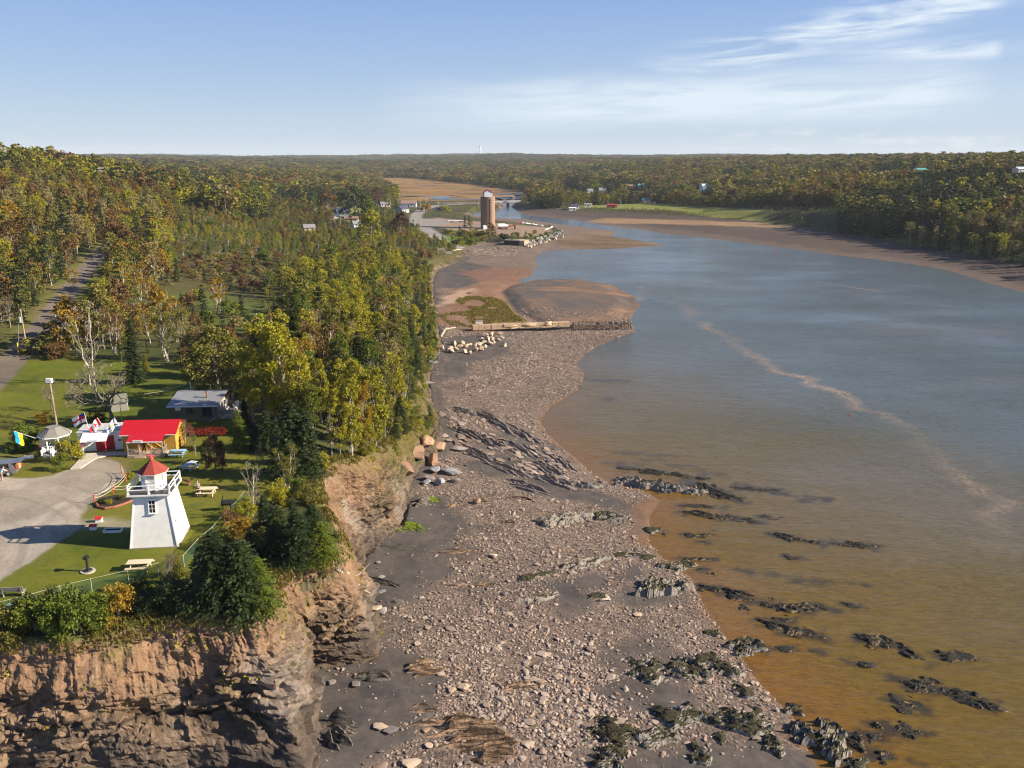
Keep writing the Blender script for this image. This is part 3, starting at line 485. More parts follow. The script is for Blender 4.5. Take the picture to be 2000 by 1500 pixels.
# creeks and pools in the far marsh
m = MB()
def creek(pts, wd_):
    q = np.array([PD(u, d, -10.22) for u, d in pts]); dq = np.r_[0, np.cumsum(np.linalg.norm(np.diff(q, axis=0), axis=1))]; n = 26; s_ = np.linspace(0, dq[-1], n); c_ = np.stack([np.interp(s_, dq, q[:, k]) for k in range(3)], 1); tn_ = np.gradient(c_, axis=0); nr_ = np.stack([-tn_[:, 1], tn_[:, 0]], 1); nr_ /= np.linalg.norm(nr_, axis=1)[:, None]
    w_2 = wd_ * np.sin(np.pi * np.linspace(.06, .94, n)) ** .5; c_[:, :2] += nr_ * (np.sin(s_ / 17) * wd_ * .6)[:, None]
    m.add([(*(c_[k, :2] + nr_[k] * e_ * w_2[k]), -10.22) for k in range(n) for e_ in (-.5, .5)], [(2 * k, 2 * k + 1, 2 * k + 3, 2 * k + 2) for k in range(n - 1)])
creek([(775, 1010), (800, 1090), (835, 1060), (870, 1010), (940, 1005), (1000, 1010)], 26); creek([(822, 1500), (850, 1490)], 34); creek([(985, 1010), (1015, 1060), (1030, 1150), (1025, 1260)], 40)
tag(m.build('creek', water_mat), kind='structure')
# ------------------------------------------------------------------ cliff: a dense lofted face with ledges and gullies
def resample(pl, s):
    d = np.r_[0, np.cumsum(np.linalg.norm(np.diff(pl, axis=0), axis=1))]
    return d, np.stack([np.interp(s, d, pl[:, k]) for k in range(3)], 1)
mid = (EDGE + TOEL) / 2; dm = np.r_[0, np.cumsum(np.linalg.norm(np.diff(mid, axis=0), axis=1))]
ss = []; s = 0.0
while s < dm[-1]: ss.append(s); s += 0.16 if s < 160 else 0.4
ss = np.array(ss); tt = np.linspace(-0.10, 1.06, 84)
def dense(pl, n):
    d = np.r_[0, np.cumsum(np.linalg.norm(np.diff(pl[:, :2], axis=0), axis=1))]; q = np.linspace(0, d[-1], n); return np.stack([np.interp(q, d, pl[:, k]) for k in range(3)], 1)
nE = 420; eD, tD = dense(EDGE, nE), dense(TOEL, nE); cst = ((eD[:, None, :2] - tD[None, :, :2]) ** 2).sum(-1)
acc = np.full((nE, nE), 1e18); acc[0, 0] = cst[0, 0]
for i in range(nE):                      # pair every edge point with its nearest toe point, in order
    for j in range(nE):
        if i or j: acc[i, j] = cst[i, j] + min(acc[i - 1, j] if i else 1e18, acc[i, j - 1] if j else 1e18, acc[i - 1, j - 1] if i and j else 1e18)
i = j = nE - 1; pth = [(i, j)]
while i or j:
    c_ = [(acc[i - 1, j - 1] if i and j else 1e18, i - 1, j - 1), (acc[i - 1, j] if i else 1e18, i - 1, j), (acc[i, j - 1] if j else 1e18, i, j - 1)]; _, i, j = min(c_); pth.append((i, j))
pth = np.array(pth[::-1], float); kp_ = np.ones(25) / 25; pth = np.stack([np.convolve(np.pad(pth[:, k], 12, 'edge'), kp_, 'valid') for k in (0, 1)], 1)
gE = np.stack([np.interp(pth[:, 0], np.arange(nE), eD[:, k]) for k in range(3)], 1); gT = np.stack([np.interp(pth[:, 1], np.arange(nE), tD[:, k]) for k in range(3)], 1)
dm = np.r_[0, np.cumsum(np.linalg.norm(np.diff((gE + gT) / 2, axis=0), axis=1))]; ss = []; s = 0.0
while s < dm[-1]: ss.append(s); s += 0.16 if s < 170 else 0.4
ss = np.array(ss)
Es = np.stack([np.interp(ss, dm, gE[:, k]) for k in range(3)], 1); Ts = np.stack([np.interp(ss, dm, gT[:, k]) for k in range(3)], 1)
tan = np.gradient((Es + Ts)[:, :2] / 2, axis=0)
ker = np.ones(41) / 41; tan = np.stack([np.convolve(np.pad(tan[:, k], 20, 'edge'), ker, 'valid') for k in (0, 1)], 1)
tan /= np.linalg.norm(tan, axis=1)[:, None]; out = np.stack([tan[:, 1], -tan[:, 0]], 1)     # points to the beach
S, T = np.meshgrid(ss, tt, indexing='ij')
tc = np.clip(T, 0, 1)
prof = tc + 0.10 * np.sin(np.pi * tc) * fbm(S / 14, T * 0 + 3, seed=81, o=2) 
X = lerp(Es[:, None, 0], Ts[:, None, 0], prof); Y = lerp(Es[:, None, 1], Ts[:, None, 1], prof)
tz2 = tc ** 1.15
Zc = lerp(Es[:, None, 2], Ts[:, None, 2], tz2)
hgtc = (Es[:, 2] - Ts[:, 2])[:, None]
X += out[:, None, 0] * np.minimum(T, 0) * 13; Y += out[:, None, 1] * np.minimum(T, 0) * 13; Zc -= np.where(T < 0, 0.02, 0) + np.where(T > 1, (T - 1) * 9, 0); X += out[:, None, 0] * np.maximum(T - 1, 0) * 9; Y += out[:, None, 1] * np.maximum(T - 1, 0) * 9
amp = np.clip(hgtc / 10, .3, 1.1) * np.maximum(np.sin(np.pi * np.clip(T * .96 + .03, 0, 1)) ** .6, .55 * (T > .6))
gul = 1 - np.abs(fbm(S / 2.4, Zc / 9, o=4, seed=82)) * 2.2
rill = np.abs(fbm(S / 0.7, Zc / 5, o=3, seed=89))
big = fbm(S / 7, Zc / 5, o=4, seed=83)
zl = Zc + 0.10 * S * np.sin(S / 40) * .15 + fbm(S / 9, Zc / 6, o=3, seed=84) * 1.1
def cells(a, b, seed): ia, ib = np.floor(a).astype(np.int64), np.floor(b).astype(np.int64); return _h(ia, ib, ia * 0 + 3, seed)
wrp = fbm(S / 3.5, zl / 1.5, o=4, seed=103) * .45
row = np.floor(zl / .42 + wrp); blk = cells(S / 2.6 + cells(row, row * 0, 101) * 5 + wrp * 1.5, zl / .42 + wrp, 102) - .5; row2 = np.floor(zl / .17 + wrp); blk2 = cells(S / 1.2 + cells(row2, row2 * 0, 104) * 5, zl / .17 + wrp, 105) - .5; blk3 = cells(S / 4.5 + wrp, zl / 1.6 + wrp * .6, 106) - .5
led = np.abs(((zl * 1.1 + wrp * .5) % 1) - .5) * 2; led2 = np.abs(((zl * 4.3 + fbm(S / 3, Zc, seed=85)) % 1) - .5) * 2
low = sstep(.38, .72, tc + big * .18 + fbm(S / 11, T * .6, o=3, seed=108) * .55)
cav = fbm(S / 3.2, zl / 1.1, o=4, seed=86)
disp = amp * (big * 1.5 + (1 - low) * (gul * .35 - rill * .45 + cav * .5) + low * (blk * .8 + blk2 * .4 + blk3 * 1.05 + cav * 1.15) + fbm(S / .6, zl / .35, o=3, seed=87) * .28)
P3 = np.stack([X, Y, Zc], -1); dS_ = np.gradient(P3, axis=0); dT_ = np.gradient(P3, axis=1); N3 = np.cross(dS_, dT_); N3 /= np.linalg.norm(N3, axis=-1, keepdims=True) + 1e-9
sg = np.sign((N3[..., :2] * out[:, None, :]).sum(-1) + N3[..., 2] * .6); N3 *= np.where(sg == 0, 1, sg)[..., None]; kr = np.ones(9) / 9
for c_ in range(3): N3[..., c_] = np.apply_along_axis(lambda v: np.convolve(np.pad(v, 4, 'edge'), kr, 'valid'), 0, N3[..., c_])
N3[..., 2] *= .55; N3 /= np.linalg.norm(N3, axis=-1, keepdims=True) + 1e-9
X += N3[..., 0] * disp; Y += N3[..., 1] * disp; Zc += N3[..., 2] * disp
Zc += amp * (fbm(S / .8, T * 14, o=3, seed=88) * .22 + low * blk * .15)
# colour of the rock and soil
c_soil = lerp(np.array((.235, .145, .088)), np.array((.165, .103, .064)), np.clip(.5 + cav, 0, 1)[..., None])
c_rock = lerp(np.array((.082, .060, .043)), np.array((.21, .145, .095)), np.clip(.45 + fbm(S / 6, zl * 1.6, o=4, seed=90) * 1.4, 0, 1)[..., None])
soil = np.clip(1 - low * 1.0 + .18 * fbm(S / 5, zl, o=3, seed=91), 0, 1)[..., None]
cc_ = lerp(c_rock, c_soil, soil)
wash = sstep(.1, .5, fbm(S / 1.8, T * 1.2, o=4, seed=92))[..., None]; cc_ = lerp(cc_, np.array((.20, .150, .110)), wash * .4)
# grey bare streaks below the top in places, green growth, dark base
cc_ = lerp(cc_, np.array((.28, .24, .21)), (sstep(.25, .55, fbm(S / 6, T * 1.5, o=4, seed=93)) * sstep(45, 60, S) * .5)[..., None])
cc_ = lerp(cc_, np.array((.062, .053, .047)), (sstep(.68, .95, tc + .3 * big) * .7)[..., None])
grn = sstep(.22, .45, fbm(S / 4, T * 4, o=4, seed=94) - .10 - .25 * tc) * (1 - sstep(50, 75, S) * .3)
cc_ = lerp(cc_, np.array((.10, .11, .025)), (grn * .55 + sstep(.05, -.01, T) * .9)[..., None].clip(0, 1))
vg = sstep(96, 126, S + big * 14) * sstep(.95, .6, tc + fbm(S / 3, T * 3, o=3, seed=107) * .5) * .92
cc_ = lerp(cc_, lerp(np.array((.065, .07, .018)), np.array((.10, .08, .03)), np.clip(.5 + cav, 0, 1)[..., None]), vg[..., None])
t = NT('cliff_rock'); a = t.attr('Col'); p = t.pos((1, 1, 3)); n1 = t.noise(1.6, p, 6, .65); n2 = t.noise(7, p, 4, .6)
sc = t.n('ShaderNodeVectorMath', operation='SCALE'); t.set(sc.inputs[0], a.outputs['Color']); t.set(sc.inputs['Scale'], t.math('ADD', t.math('ADD', t.math('MULTIPLY', n1, .8), t.math('MULTIPLY', n2, .6)), .3))
cliff_mat = t.pbr(sc.outputs[0], .92, .15, t.bump(t.math('ADD', n1, t.math('MULTIPLY', n2, .5)), .8, .25))
ns, nt_ = len(ss), len(tt); ii, jj = np.meshgrid(np.arange(ns - 1), np.arange(nt_ - 1), indexing='ij'); b0 = (ii * nt_ + jj).ravel()
me = np_mesh('cliff', np.stack([X.ravel(), Y.ravel(), Zc.ravel()], 1), np.stack([b0, b0 + 1, b0 + nt_ + 1, b0 + nt_], 1), [cliff_mat], False)
ca = me.color_attributes.new('Col', 'FLOAT_COLOR', 'POINT'); ca.data.foreach_set('color', np.concatenate([cc_, np.ones((ns, nt_, 1))], -1).astype(np.float32).ravel())
tag(link('cliff', me), kind='structure')
CLIFF = (X, Y, Zc)
from mathutils.bvhtree import BVHTree
_bv = BVHTree.FromPolygons([tuple(v) for v in np.stack([X.ravel(), Y.ravel(), Zc.ravel()], 1).tolist()], np.stack([b0, b0 + 1, b0 + nt_ + 1, b0 + nt_], 1).tolist())
def GC(u, v):
    """like G, but also meets the cliff face"""
    a, b = (u - 1000) / F, (750 - v) / F; d = Vector((a, cp + b * sp, -sp + b * cp)).normalized(); h = _bv.ray_cast(Vector((0, 0, CAMZ)), d); g = G(u, v)
    return np.array(h[0]) if h[0] is not None and h[3] < np.linalg.norm(g - (0, 0, CAMZ)) else g

# ------------------------------------------------------------------ sky, sun, air
SUN_EL, SUN_AZ = 26.0, 94.5          # azimuth clockwise from +Y
wd = bpy.data.worlds.new('World'); scene.world = wd; wd.use_nodes = True; T_ = wd.node_tree; T_.nodes.clear()
class WT(NT):
    def __init__(s, tree): s.t = tree; s.out = tree.nodes.new('ShaderNodeOutputWorld')
t = WT(T_)
sky = t.n('ShaderNodeTexSky', sky_type='NISHITA', sun_disc=False); sky.sun_elevation = R(SUN_EL); sky.sun_rotation = R(SUN_AZ)
sky.altitude = 100; sky.air_density = 1.0; sky.dust_density = 0.6; sky.ozone_density = 2.0
dirv = t.n('ShaderNodeTexCoord').outputs['Generated']; sx = t.n('ShaderNodeSeparateXYZ'); t.set(sx.inputs[0], dirv)
az = t.math('ARCTAN2', sx.outputs[0], sx.outputs[1]); el = t.math('ARCSINE', sx.outputs[2])
cv = t.n('ShaderNodeCombineXYZ'); t.set(cv.inputs[0], t.math('MULTIPLY', az, 6.5)); t.set(cv.inputs[1], t.math('ADD', t.math('MULTIPLY', el, 62.0), t.math('MULTIPLY', az, -3.0)))
cl = t.noise(1.0, cv.outputs[0], 8, .62, .5)
def band(c, m, hw, a0, a1, a2, a3):
    q = t.math('SUBTRACT', el, t.math('ADD', t.math('MULTIPLY', az, m), c)); v = t.ramp(t.math('ADD', t.math('MULTIPLY', q, .5 / hw), .5), [(0., 0.), (.38, 1.), (.55, 1.), (1., 0.)], 'EASE')
    return t.math('MULTIPLY', v, t.ramp(t.math('ADD', az, .5), [(a0 + .5, 0.), (a1 + .5, 1.), (a2 + .5, 1.), (min(a3 + .5, 1.), .2)]))
b1 = t.math('MULTIPLY', band(.058, .022, .040, -.16, .06, .44, .50), t.ramp(cl, [(.32, .36), (.56, 1.)]))
b2 = t.math('MULTIPLY', band(.062, .19, .030, .12, .24, .48, .50), t.ramp(cl, [(.40, 0.), (.58, 1.)]))
b3 = t.math('MULTIPLY', band(.104, .0, .016, .30, .42, .49, .50), t.ramp(cl, [(.36, 0.), (.58, .9)]))
cloud = t.math('MAXIMUM', t.math('MULTIPLY', b1, .95), t.math('MAXIMUM', b2, b3))
veil = t.math('MULTIPLY', t.ramp(el, [(.0, .55), (.05, .60), (.11, .25), (.18, .0)]), t.ramp(t.math('ADD', t.math('MULTIPLY', az, .8), .5), [(.2, .15), (.5, .55), (.7, .9)]))
cv2 = t.n('ShaderNodeCombineXYZ'); t.set(cv2.inputs[0], t.math('MULTIPLY', az, 22)); t.set(cv2.inputs[1], t.math('MULTIPLY', el, 90)); puff = t.noise(1.0, cv2.outputs[0], 5, .6)
pf = t.math('MULTIPLY', t.math('MULTIPLY', t.ramp(puff, [(.52, .0), (.64, 1.)]), t.ramp(el, [(.004, .0), (.012, .8), (.024, .8), (.034, .0)])), t.ramp(t.math('ADD', t.math('MULTIPLY', az, .8), .5), [(.62, .0), (.72, 1.0)]))
grad = t.ramp(el, [(0.0, (.405, .505, .61)), (.04, (.355, .465, .61)), (.09, (.275, .395, .60)), (.16, (.200, .325, .59)), (.32, (.11, .205, .45)), (1.0, (.05, .11, .30))])
gs = t.n('ShaderNodeVectorMath', operation='SCALE'); t.set(gs.inputs[0], grad); gs.inputs['Scale'].default_value = 10.0
skyc = t.mix(sky.outputs[0], gs.outputs[0], .85)
skyc = t.mix(skyc, (5.2, 5.9, 6.6), t.math('MULTIPLY', veil, .30))
skyc = t.mix(skyc, (6.0, 6.7, 7.4), t.math('MULTIPLY', cloud, .92)); skyc = t.mix(skyc, (6.6, 6.9, 7.2), t.math('MULTIPLY', pf, .6))
bg = t.n('ShaderNodeBackground'); t.set(bg.inputs[0], skyc); bg.inputs[1].default_value = 0.054
T_.links.new(bg.outputs[0], t.out.inputs[0])
sl = bpy.data.lights.new('sun', 'SUN'); sl.energy = 5.0; sl.angle = R(0.5); sl.color = (1.0, .87, .68); so = bpy.data.objects.new('sun', sl); COL.objects.link(so)
dv = Vector((math.sin(R(SUN_AZ)) * math.cos(R(SUN_EL)), math.cos(R(SUN_AZ)) * math.cos(R(SUN_EL)), math.sin(R(SUN_EL))))
so.rotation_euler = dv.to_track_quat('Z', 'Y').to_euler(); so.location = (200, 0, 200)
scene.view_settings.view_transform = 'Standard'; scene.view_settings.look = 'None'; scene.view_settings.exposure = 1.3; scene.view_settings.gamma = 1.0
HAZE = True
if HAZE:
    hz = MB().box((0, 5600, 55), (15000, 11900, 200)); hm = bpy.data.materials.new('haze'); hm.use_nodes = True; ht = hm.node_tree; ht.nodes.clear()
    ho = ht.nodes.new('ShaderNodeOutputMaterial'); pv = ht.nodes.new('ShaderNodeVolumePrincipled'); pv.inputs['Density'].default_value = 0.00005; pv.inputs['Color'].default_value = (.82, .90, 1, 1)
    ht.links.new(pv.outputs[0], ho.inputs['Volume']); tag(hz.build('haze', hm), kind='stuff')
cy = scene.cycles; cy.max_bounces = 6; cy.diffuse_bounces = 3; cy.glossy_bounces = 2; cy.transmission_bounces = 4; cy.transparent_max_bounces = 16; cy.volume_bounces = 0
cy.use_denoising = True; cy.filter_width = 1.15; cy.sample_clamp_indirect = 6
# ------------------------------------------------------------------ trees
def leaf_mat(name, c1, c2, trans=.28):
    t = NT(name); oi = t.n('ShaderNodeObjectInfo'); p = t.pos(); n = t.noise(.9, p, 3, .6)
    c = t.mix(c1, c2, t.math('ADD', t.math('MULTIPLY', oi.outputs['Random'], .6), t.math('MULTIPLY', n, .45), True))
    sc = t.n('ShaderNodeVectorMath', operation='SCALE'); t.set(sc.inputs[0], c)
    t.set(sc.inputs['Scale'], t.math('ADD', t.math('MULTIPLY', t.noise(2.7, p, 2), .7), .65))
    return t.pbr(sc.outputs[0], .6, .25, trans=trans)
TINT = {'dark green': leaf_mat('leaves_dark_green', (.020, .036, .011), (.046, .064, .017), .2),
 'green': leaf_mat('leaves_green', (.078, .115, .012), (.140, .165, .016)),
 'yellow-green': leaf_mat('leaves_yellow_green', (.215, .215, .012), (.310, .268, .016)),
 'olive': leaf_mat('leaves_olive', (.122, .124, .018), (.190, .168, .030)),
 'golden': leaf_mat('leaves_golden', (.230, .140, .012), (.300, .185, .016)),
 'rusty': leaf_mat('leaves_rusty', (.125, .072, .022), (.180, .105, .034)),
 'red': leaf_mat('leaves_red', (.28, .022, .012), (.34, .06, .015)),
 'tan': leaf_mat('leaves_tan', (.205, .168, .058), (.275, .220, .085)),
 'purple-brown': leaf_mat('leaves_purple_brown', (.075, .040, .024), (.125, .065, .034)),
 'grey': leaf_mat('twigs_grey', (.17, .135, .11), (.22, .18, .15), .05)}
def bark(name, a, b, sc=3.0):
    t = NT(name); n = t.noise(sc, t.pos((2, 2, .7), obj=True), 5, .65); return t.pbr(t.mix(a, b, t.ramp(n, [(.42, 0.), (.58, 1.)])), .85, .15, t.bump(n, .4, .03))
BARK = {'grey': bark('bark_grey', (.10, .085, .07), (.20, .175, .15)), 'white': bark('bark_white', (.24, .20, .17), (.55, .50, .44)), 'brown': bark('bark_brown', (.085, .06, .045), (.15, .11, .085)), 'pale': bark('bark_pale', (.25, .21, .17), (.42, .37, .31))}
def quads(C, size, rg, dirs=None, aspect=.65, up=.25):
    """leaf-sized four-sided faces at the points C"""
    n = len(C); C = np.asarray(C)
    nrm = rg.normal(size=(n, 3)); nrm[:, 2] += up; nrm /= np.linalg.norm(nrm, axis=1)[:, None] + 1e-9
    a = rg.normal(size=(n, 3)) if dirs is None else np.asarray(dirs) + rg.normal(size=(n, 3)) * .15
    a -= (a * nrm).sum(1)[:, None] * nrm if dirs is None else 0
    a /= np.linalg.norm(a, axis=1)[:, None] + 1e-9
    b = np.cross(nrm, a); b /= np.linalg.norm(b, axis=1)[:, None] + 1e-9
    s = (np.broadcast_to(size, (n,)) * rg.uniform(.65, 1.3, n))[:, None]
    V = np.stack([C - a * s * .5, C + b * s * .5 * aspect, C + a * s * .5, C - b * s * .5 * aspect], 1).reshape(-1, 3)
    return V, np.arange(4 * n).reshape(n, 4)
def limb(rg, p0, p1, r0, r1, mb, n=5, k=4, sag=0.0, wob=.06):
    p0, p1 = np.array(p0, float), np.array(p1, float); L = np.linalg.norm(p1 - p0)
    pts = [p0 + (p1 - p0) * i / k + (rg.normal(size=3) * wob * L if 0 < i < k else 0) + np.array((0, 0, sag * L * math.sin(math.pi * i / k))) for i in range(k + 1)]
    mb.tube(pts, [r0 + (r1 - r0) * i / k for i in range(k + 1)], n, False); return pts
PRO = {}
def finish(kind, mb, V, Fq, H):
    tr = mb.mesh(kind + '_trunk', BARK['grey'], True)
    cr = np_mesh(kind + '_crown', V, Fq, [TINT['olive']])
    PRO.setdefault(kind, []).append((tr, cr, H))
def broad(kind, seed, H, rad, base, n_cl, n_leaf, rc, leaf, shape, stems=1, spread=.0, open_=0.0, tr=.035, limbs=True):
    rg = np.random.default_rng(seed); mb = MB(); cl = []
    for s in range(stems):
        a0 = 6.28 * s / max(stems, 1) + rg.uniform(0, 1); off = np.array((math.cos(a0), math.sin(a0), 0)) * spread
        top = np.array((off[0] * (1 + H * .10), off[1] * (1 + H * .10), H * rg.uniform(.84, .95)))
        tp = limb(rg, off * .35, top, H * tr / math.sqrt(stems), H * .004, mb, 7, 8, 0, .012)
        for k in range(n_cl // stems):
            h = base + (1 - base) * (rg.uniform() ** .85) * .97
            i = min(int(h * .9 * 8), 7); fr = h * .9 * 8 - i; ax = tp[i] + (tp[i + 1] - tp[i]) * min(fr, 1)
            r = rad * shape((h - base) / (1 - base)) * (rg.uniform(.35, 1.0) ** .6) / (1 if stems == 1 else 1.25); a = rg.uniform(0, 6.283)
            c = np.array((ax[0] + r * math.cos(a), ax[1] + r * math.sin(a), h * H + rg.normal() * .02 * H))
            cl.append(c)
            if limbs and k % 2 == 0:
                q = max(i - 1 - int(r / rad * 2), 0); limb(rg, tp[q] * .5 + tp[q + 1] * .5, c, H * tr * .28 * (1 - h * .6) / math.sqrt(stems), H * .0022, mb, 4, 3, -.05, .05)
    cl = np.array(cl); cs = rc * rg.uniform(.65, 1.25, len(cl)); idx = rg.integers(0, len(cl), n_leaf)
    d = rg.normal(size=(n_leaf, 3)); d /= np.linalg.norm(d, axis=1)[:, None]; d *= (rg.uniform(size=(n_leaf, 1)) ** .45); d[:, 2] *= .75
    C = cl[idx] + d * cs[idx][:, None]
    V, Fq = quads(C, leaf, rg); finish(kind, mb, V, Fq, H)
def spruce(kind, seed, H, rad, nw, nb, ns, leaf, base=.06, gap=.0):
    rg = np.random.default_rng(seed); mb = MB(); mb.tube([(0, 0, 0), (.02 * H * rg.normal() * .3, 0, H * .5), (0, 0, H * .98)], [H * .018, H * .012, H * .002], 7, False)
    C, D = [], []
    for w in range(nw):
        h = base + (1 - base) * (w + rg.uniform(-.3, .3)) / nw
        if rg.uniform() < gap: continue
        Lw = rad * (1 - h) ** .70 * rg.uniform(.72, 1.15) + .12
        for k in range(nb):
            a = 6.283 * (k + rg.uniform(-.35, .35)) / nb + w * 2.4; L = Lw * rg.uniform(.6, 1.12); dr = rg.uniform(-.32, -.05) + .55 * max(h - .55, 0)
            if rg.uniform() < .12: continue
            e = np.array((math.cos(a), math.sin(a), dr)); o = np.array((0, 0, h * H)); sd_ = np.array((-math.sin(a), math.cos(a), 0))
            if w % 3 == 0 and k % 3 == 0: mb.tube([o, o + e * L * .8], [H * .003, H * .0012], 3, False)
            for q in range(ns):
                f = (q + rg.uniform()) / ns; f = f ** .7; side = rg.choice((-1, 1)); wd_ = (1 - f) * .42 * L + .1
                u = rg.uniform(.0, 1.0)
                L2_ = L * (1 + .25 * rg.normal() * (f > .7)); C.append(o + e * L2_ * f + sd_ * side * wd_ * u + np.array((0, 0, -.10 * L * f * f - .10 * u * wd_ + rg.normal() * .035 * L))); D.append(e * .8 + sd_ * side * .7 + np.array((0, 0, -.25)))
    V, Fq = quads(np.array(C), leaf, rg, np.array(D), .42, .9); finish(kind, mb, V, Fq, H)
def bare(kind, seed, H, rad, depth=4, n0=4, trunk=.12, up=.55):
    rg = np.random.default_rng(seed); mb = MB(); C, D = [], []
    def grow(p, d, L, r, lv):
        q = np.array(p) + d * L; m = (np.array(p) + q) / 2 + rg.normal(size=3) * L * .06
        mb.tube([p, m, q], [r, r * .8, r * .62], 6 if lv < 2 else 3, False)
        if lv >= depth:
            for _ in range(4): C.append(q + rg.normal(size=3) * L * .25); D.append(d + rg.normal(size=3) * .5)
            return
        for k in range(n0 if lv == 0 else rg.integers(2, 4)):
            nd = d * .75 + rg.normal(size=3) * .55 + np.array((0, 0, up * .35)); nd /= np.linalg.norm(nd)
            grow(q if k else m * .3 + q * .7, nd, L * rg.uniform(.62, .88), r * .6, lv + 1)
    grow(np.zeros(3), np.array((0, 0, 1.)), H * trunk * 1.5, H * .028, 0)
    V, Fq = quads(np.array(C), .34, rg, np.array(D), .10, 0)
    z = max(v[2] for v in mb.V); k = H / z; rr = np.percentile([math.hypot(v[0], v[1]) for v in mb.V], 98); kr = rad / rr
    mb.V = [(x * kr, y * kr, zz * k) for x, y, zz in mb.V]; V = V * np.array((kr, kr, k)); finish(kind, mb, V, Fq, H)
ovalish = lambda t: math.sqrt(max(0, 1 - (2 * t - .85) ** 2 / 1.45)); poplar_s = lambda t: (.55 + .75 * t) * (1 - t) ** .45 * 1.25 if t > .05 else .5
shrub_s = lambda t: math.sqrt(max(.05, 1 - t * t * .8)); dome = lambda t: math.sqrt(max(0, 1 - (1.55 * t - .42) ** 2)) if t < .95 else .3
for k in range(3): spruce('spruce_near', 100 + k, 10, (2.5, 2.1, 2.9)[k], 34, 8, 42, .33, .05, (.0, .08, .05)[k])
for k in range(3): broad('poplar_near', 110 + k, 14, (2.4, 2.9, 2.1)[k], (.16, .22, .2)[k], 62, 7000, .85, .30, poplar_s, tr=.016)
for k in range(2): broad('maple_near', 120 + k, 10, (3.9, 3.3)[k], .14, 80, 9000, 1.0, .30, dome, tr=.03)
for k in range(3): broad('birch_near', 130 + k, 11, (2.3, 2.6, 2.0)[k], (.34, .28, .4)[k], 48, (3600, 2800, 2200)[k], .75, .26, ovalish, stems=(2, 3, 1)[k], spread=.75, tr=(.022, .024, .014)[k])
for k in range(3): broad('shrub_near', 140 + k, 2.6, (1.5, 1.8, 1.3)[k], .04, 34, 2600, .52, .19, shrub_s, stems=3, spread=.5, tr=.02)
for k in range(2): bare('bare_near', 150 + k, 8, (4.6, 2.8)[k], 5, 5, .14)
for k in range(2): broad('dead_birch_near', 155 + k, 11, 2.2, .3, 26, 700, .6, .2, ovalish, stems=(2, 1)[k], spread=.6, tr=(.016, .011)[k])
for k in range(2): spruce('dead_spruce_near', 158 + k, 10, 1.6, 26, 5, 3, .4, .25, .2)
for k in range(3): spruce('spruce_mid', 160 + k, 12, (2.5, 2.1, 2.8)[k], 20, 6, 9, .85, .05, .08)
for k in range(3): broad('poplar_mid', 165 + k, 13, (2.6, 2.2, 3.0)[k], (.14, .2, .25)[k], 36, 1500, .95, .52, poplar_s, tr=.014)
for k in range(3): broad('maple_mid', 170 + k, 10, (3.6, 3.1, 3.9)[k], .12, 46, 1900, 1.05, .52, dome, tr=.025)
for k in range(3): broad('birch_mid', 175 + k, 11, (2.3, 2.0, 2.6)[k], (.3, .4, .35)[k], 30, 900, .85, .46, ovalish, stems=(2, 3, 1)[k], spread=.7, tr=(.02, .022, .014)[k])
for k in range(2): broad('shrub_mid', 180 + k, 2.6, 1.7, .04, 26, 700, .55, .36, shrub_s, stems=3, spread=.5, tr=.02)
for k in range(2): spruce('spruce_far', 190 + k, 12, (2.5, 2.1)[k], 9, 5, 5, 1.7, .05)
for k in range(3): broad('broad_far', 193 + k, 11, (3.0, 2.5, 3.4)[k], (.12, .2, .1)[k], 22, 260, 1.25, 1.15, (ovalish, poplar_s, dome)[k], tr=.016, limbs=False)

KIND = {'spruce': ('spruce_tree', 'spruce', 'brown'), 'poplar': ('poplar_tree', 'poplar', 'pale'), 'maple': ('maple_tree', 'maple', 'grey'), 'birch': ('birch_tree', 'birch', 'white'),
        'shrub': ('shrub', 'bush', 'grey'), 'bare': ('bare_tree', 'bare tree', 'grey'), 'dead_birch': ('dead_birch_tree', 'leafless birch', 'white'), 'dead_spruce': ('dead_spruce_tree', 'dead spruce', 'grey')}
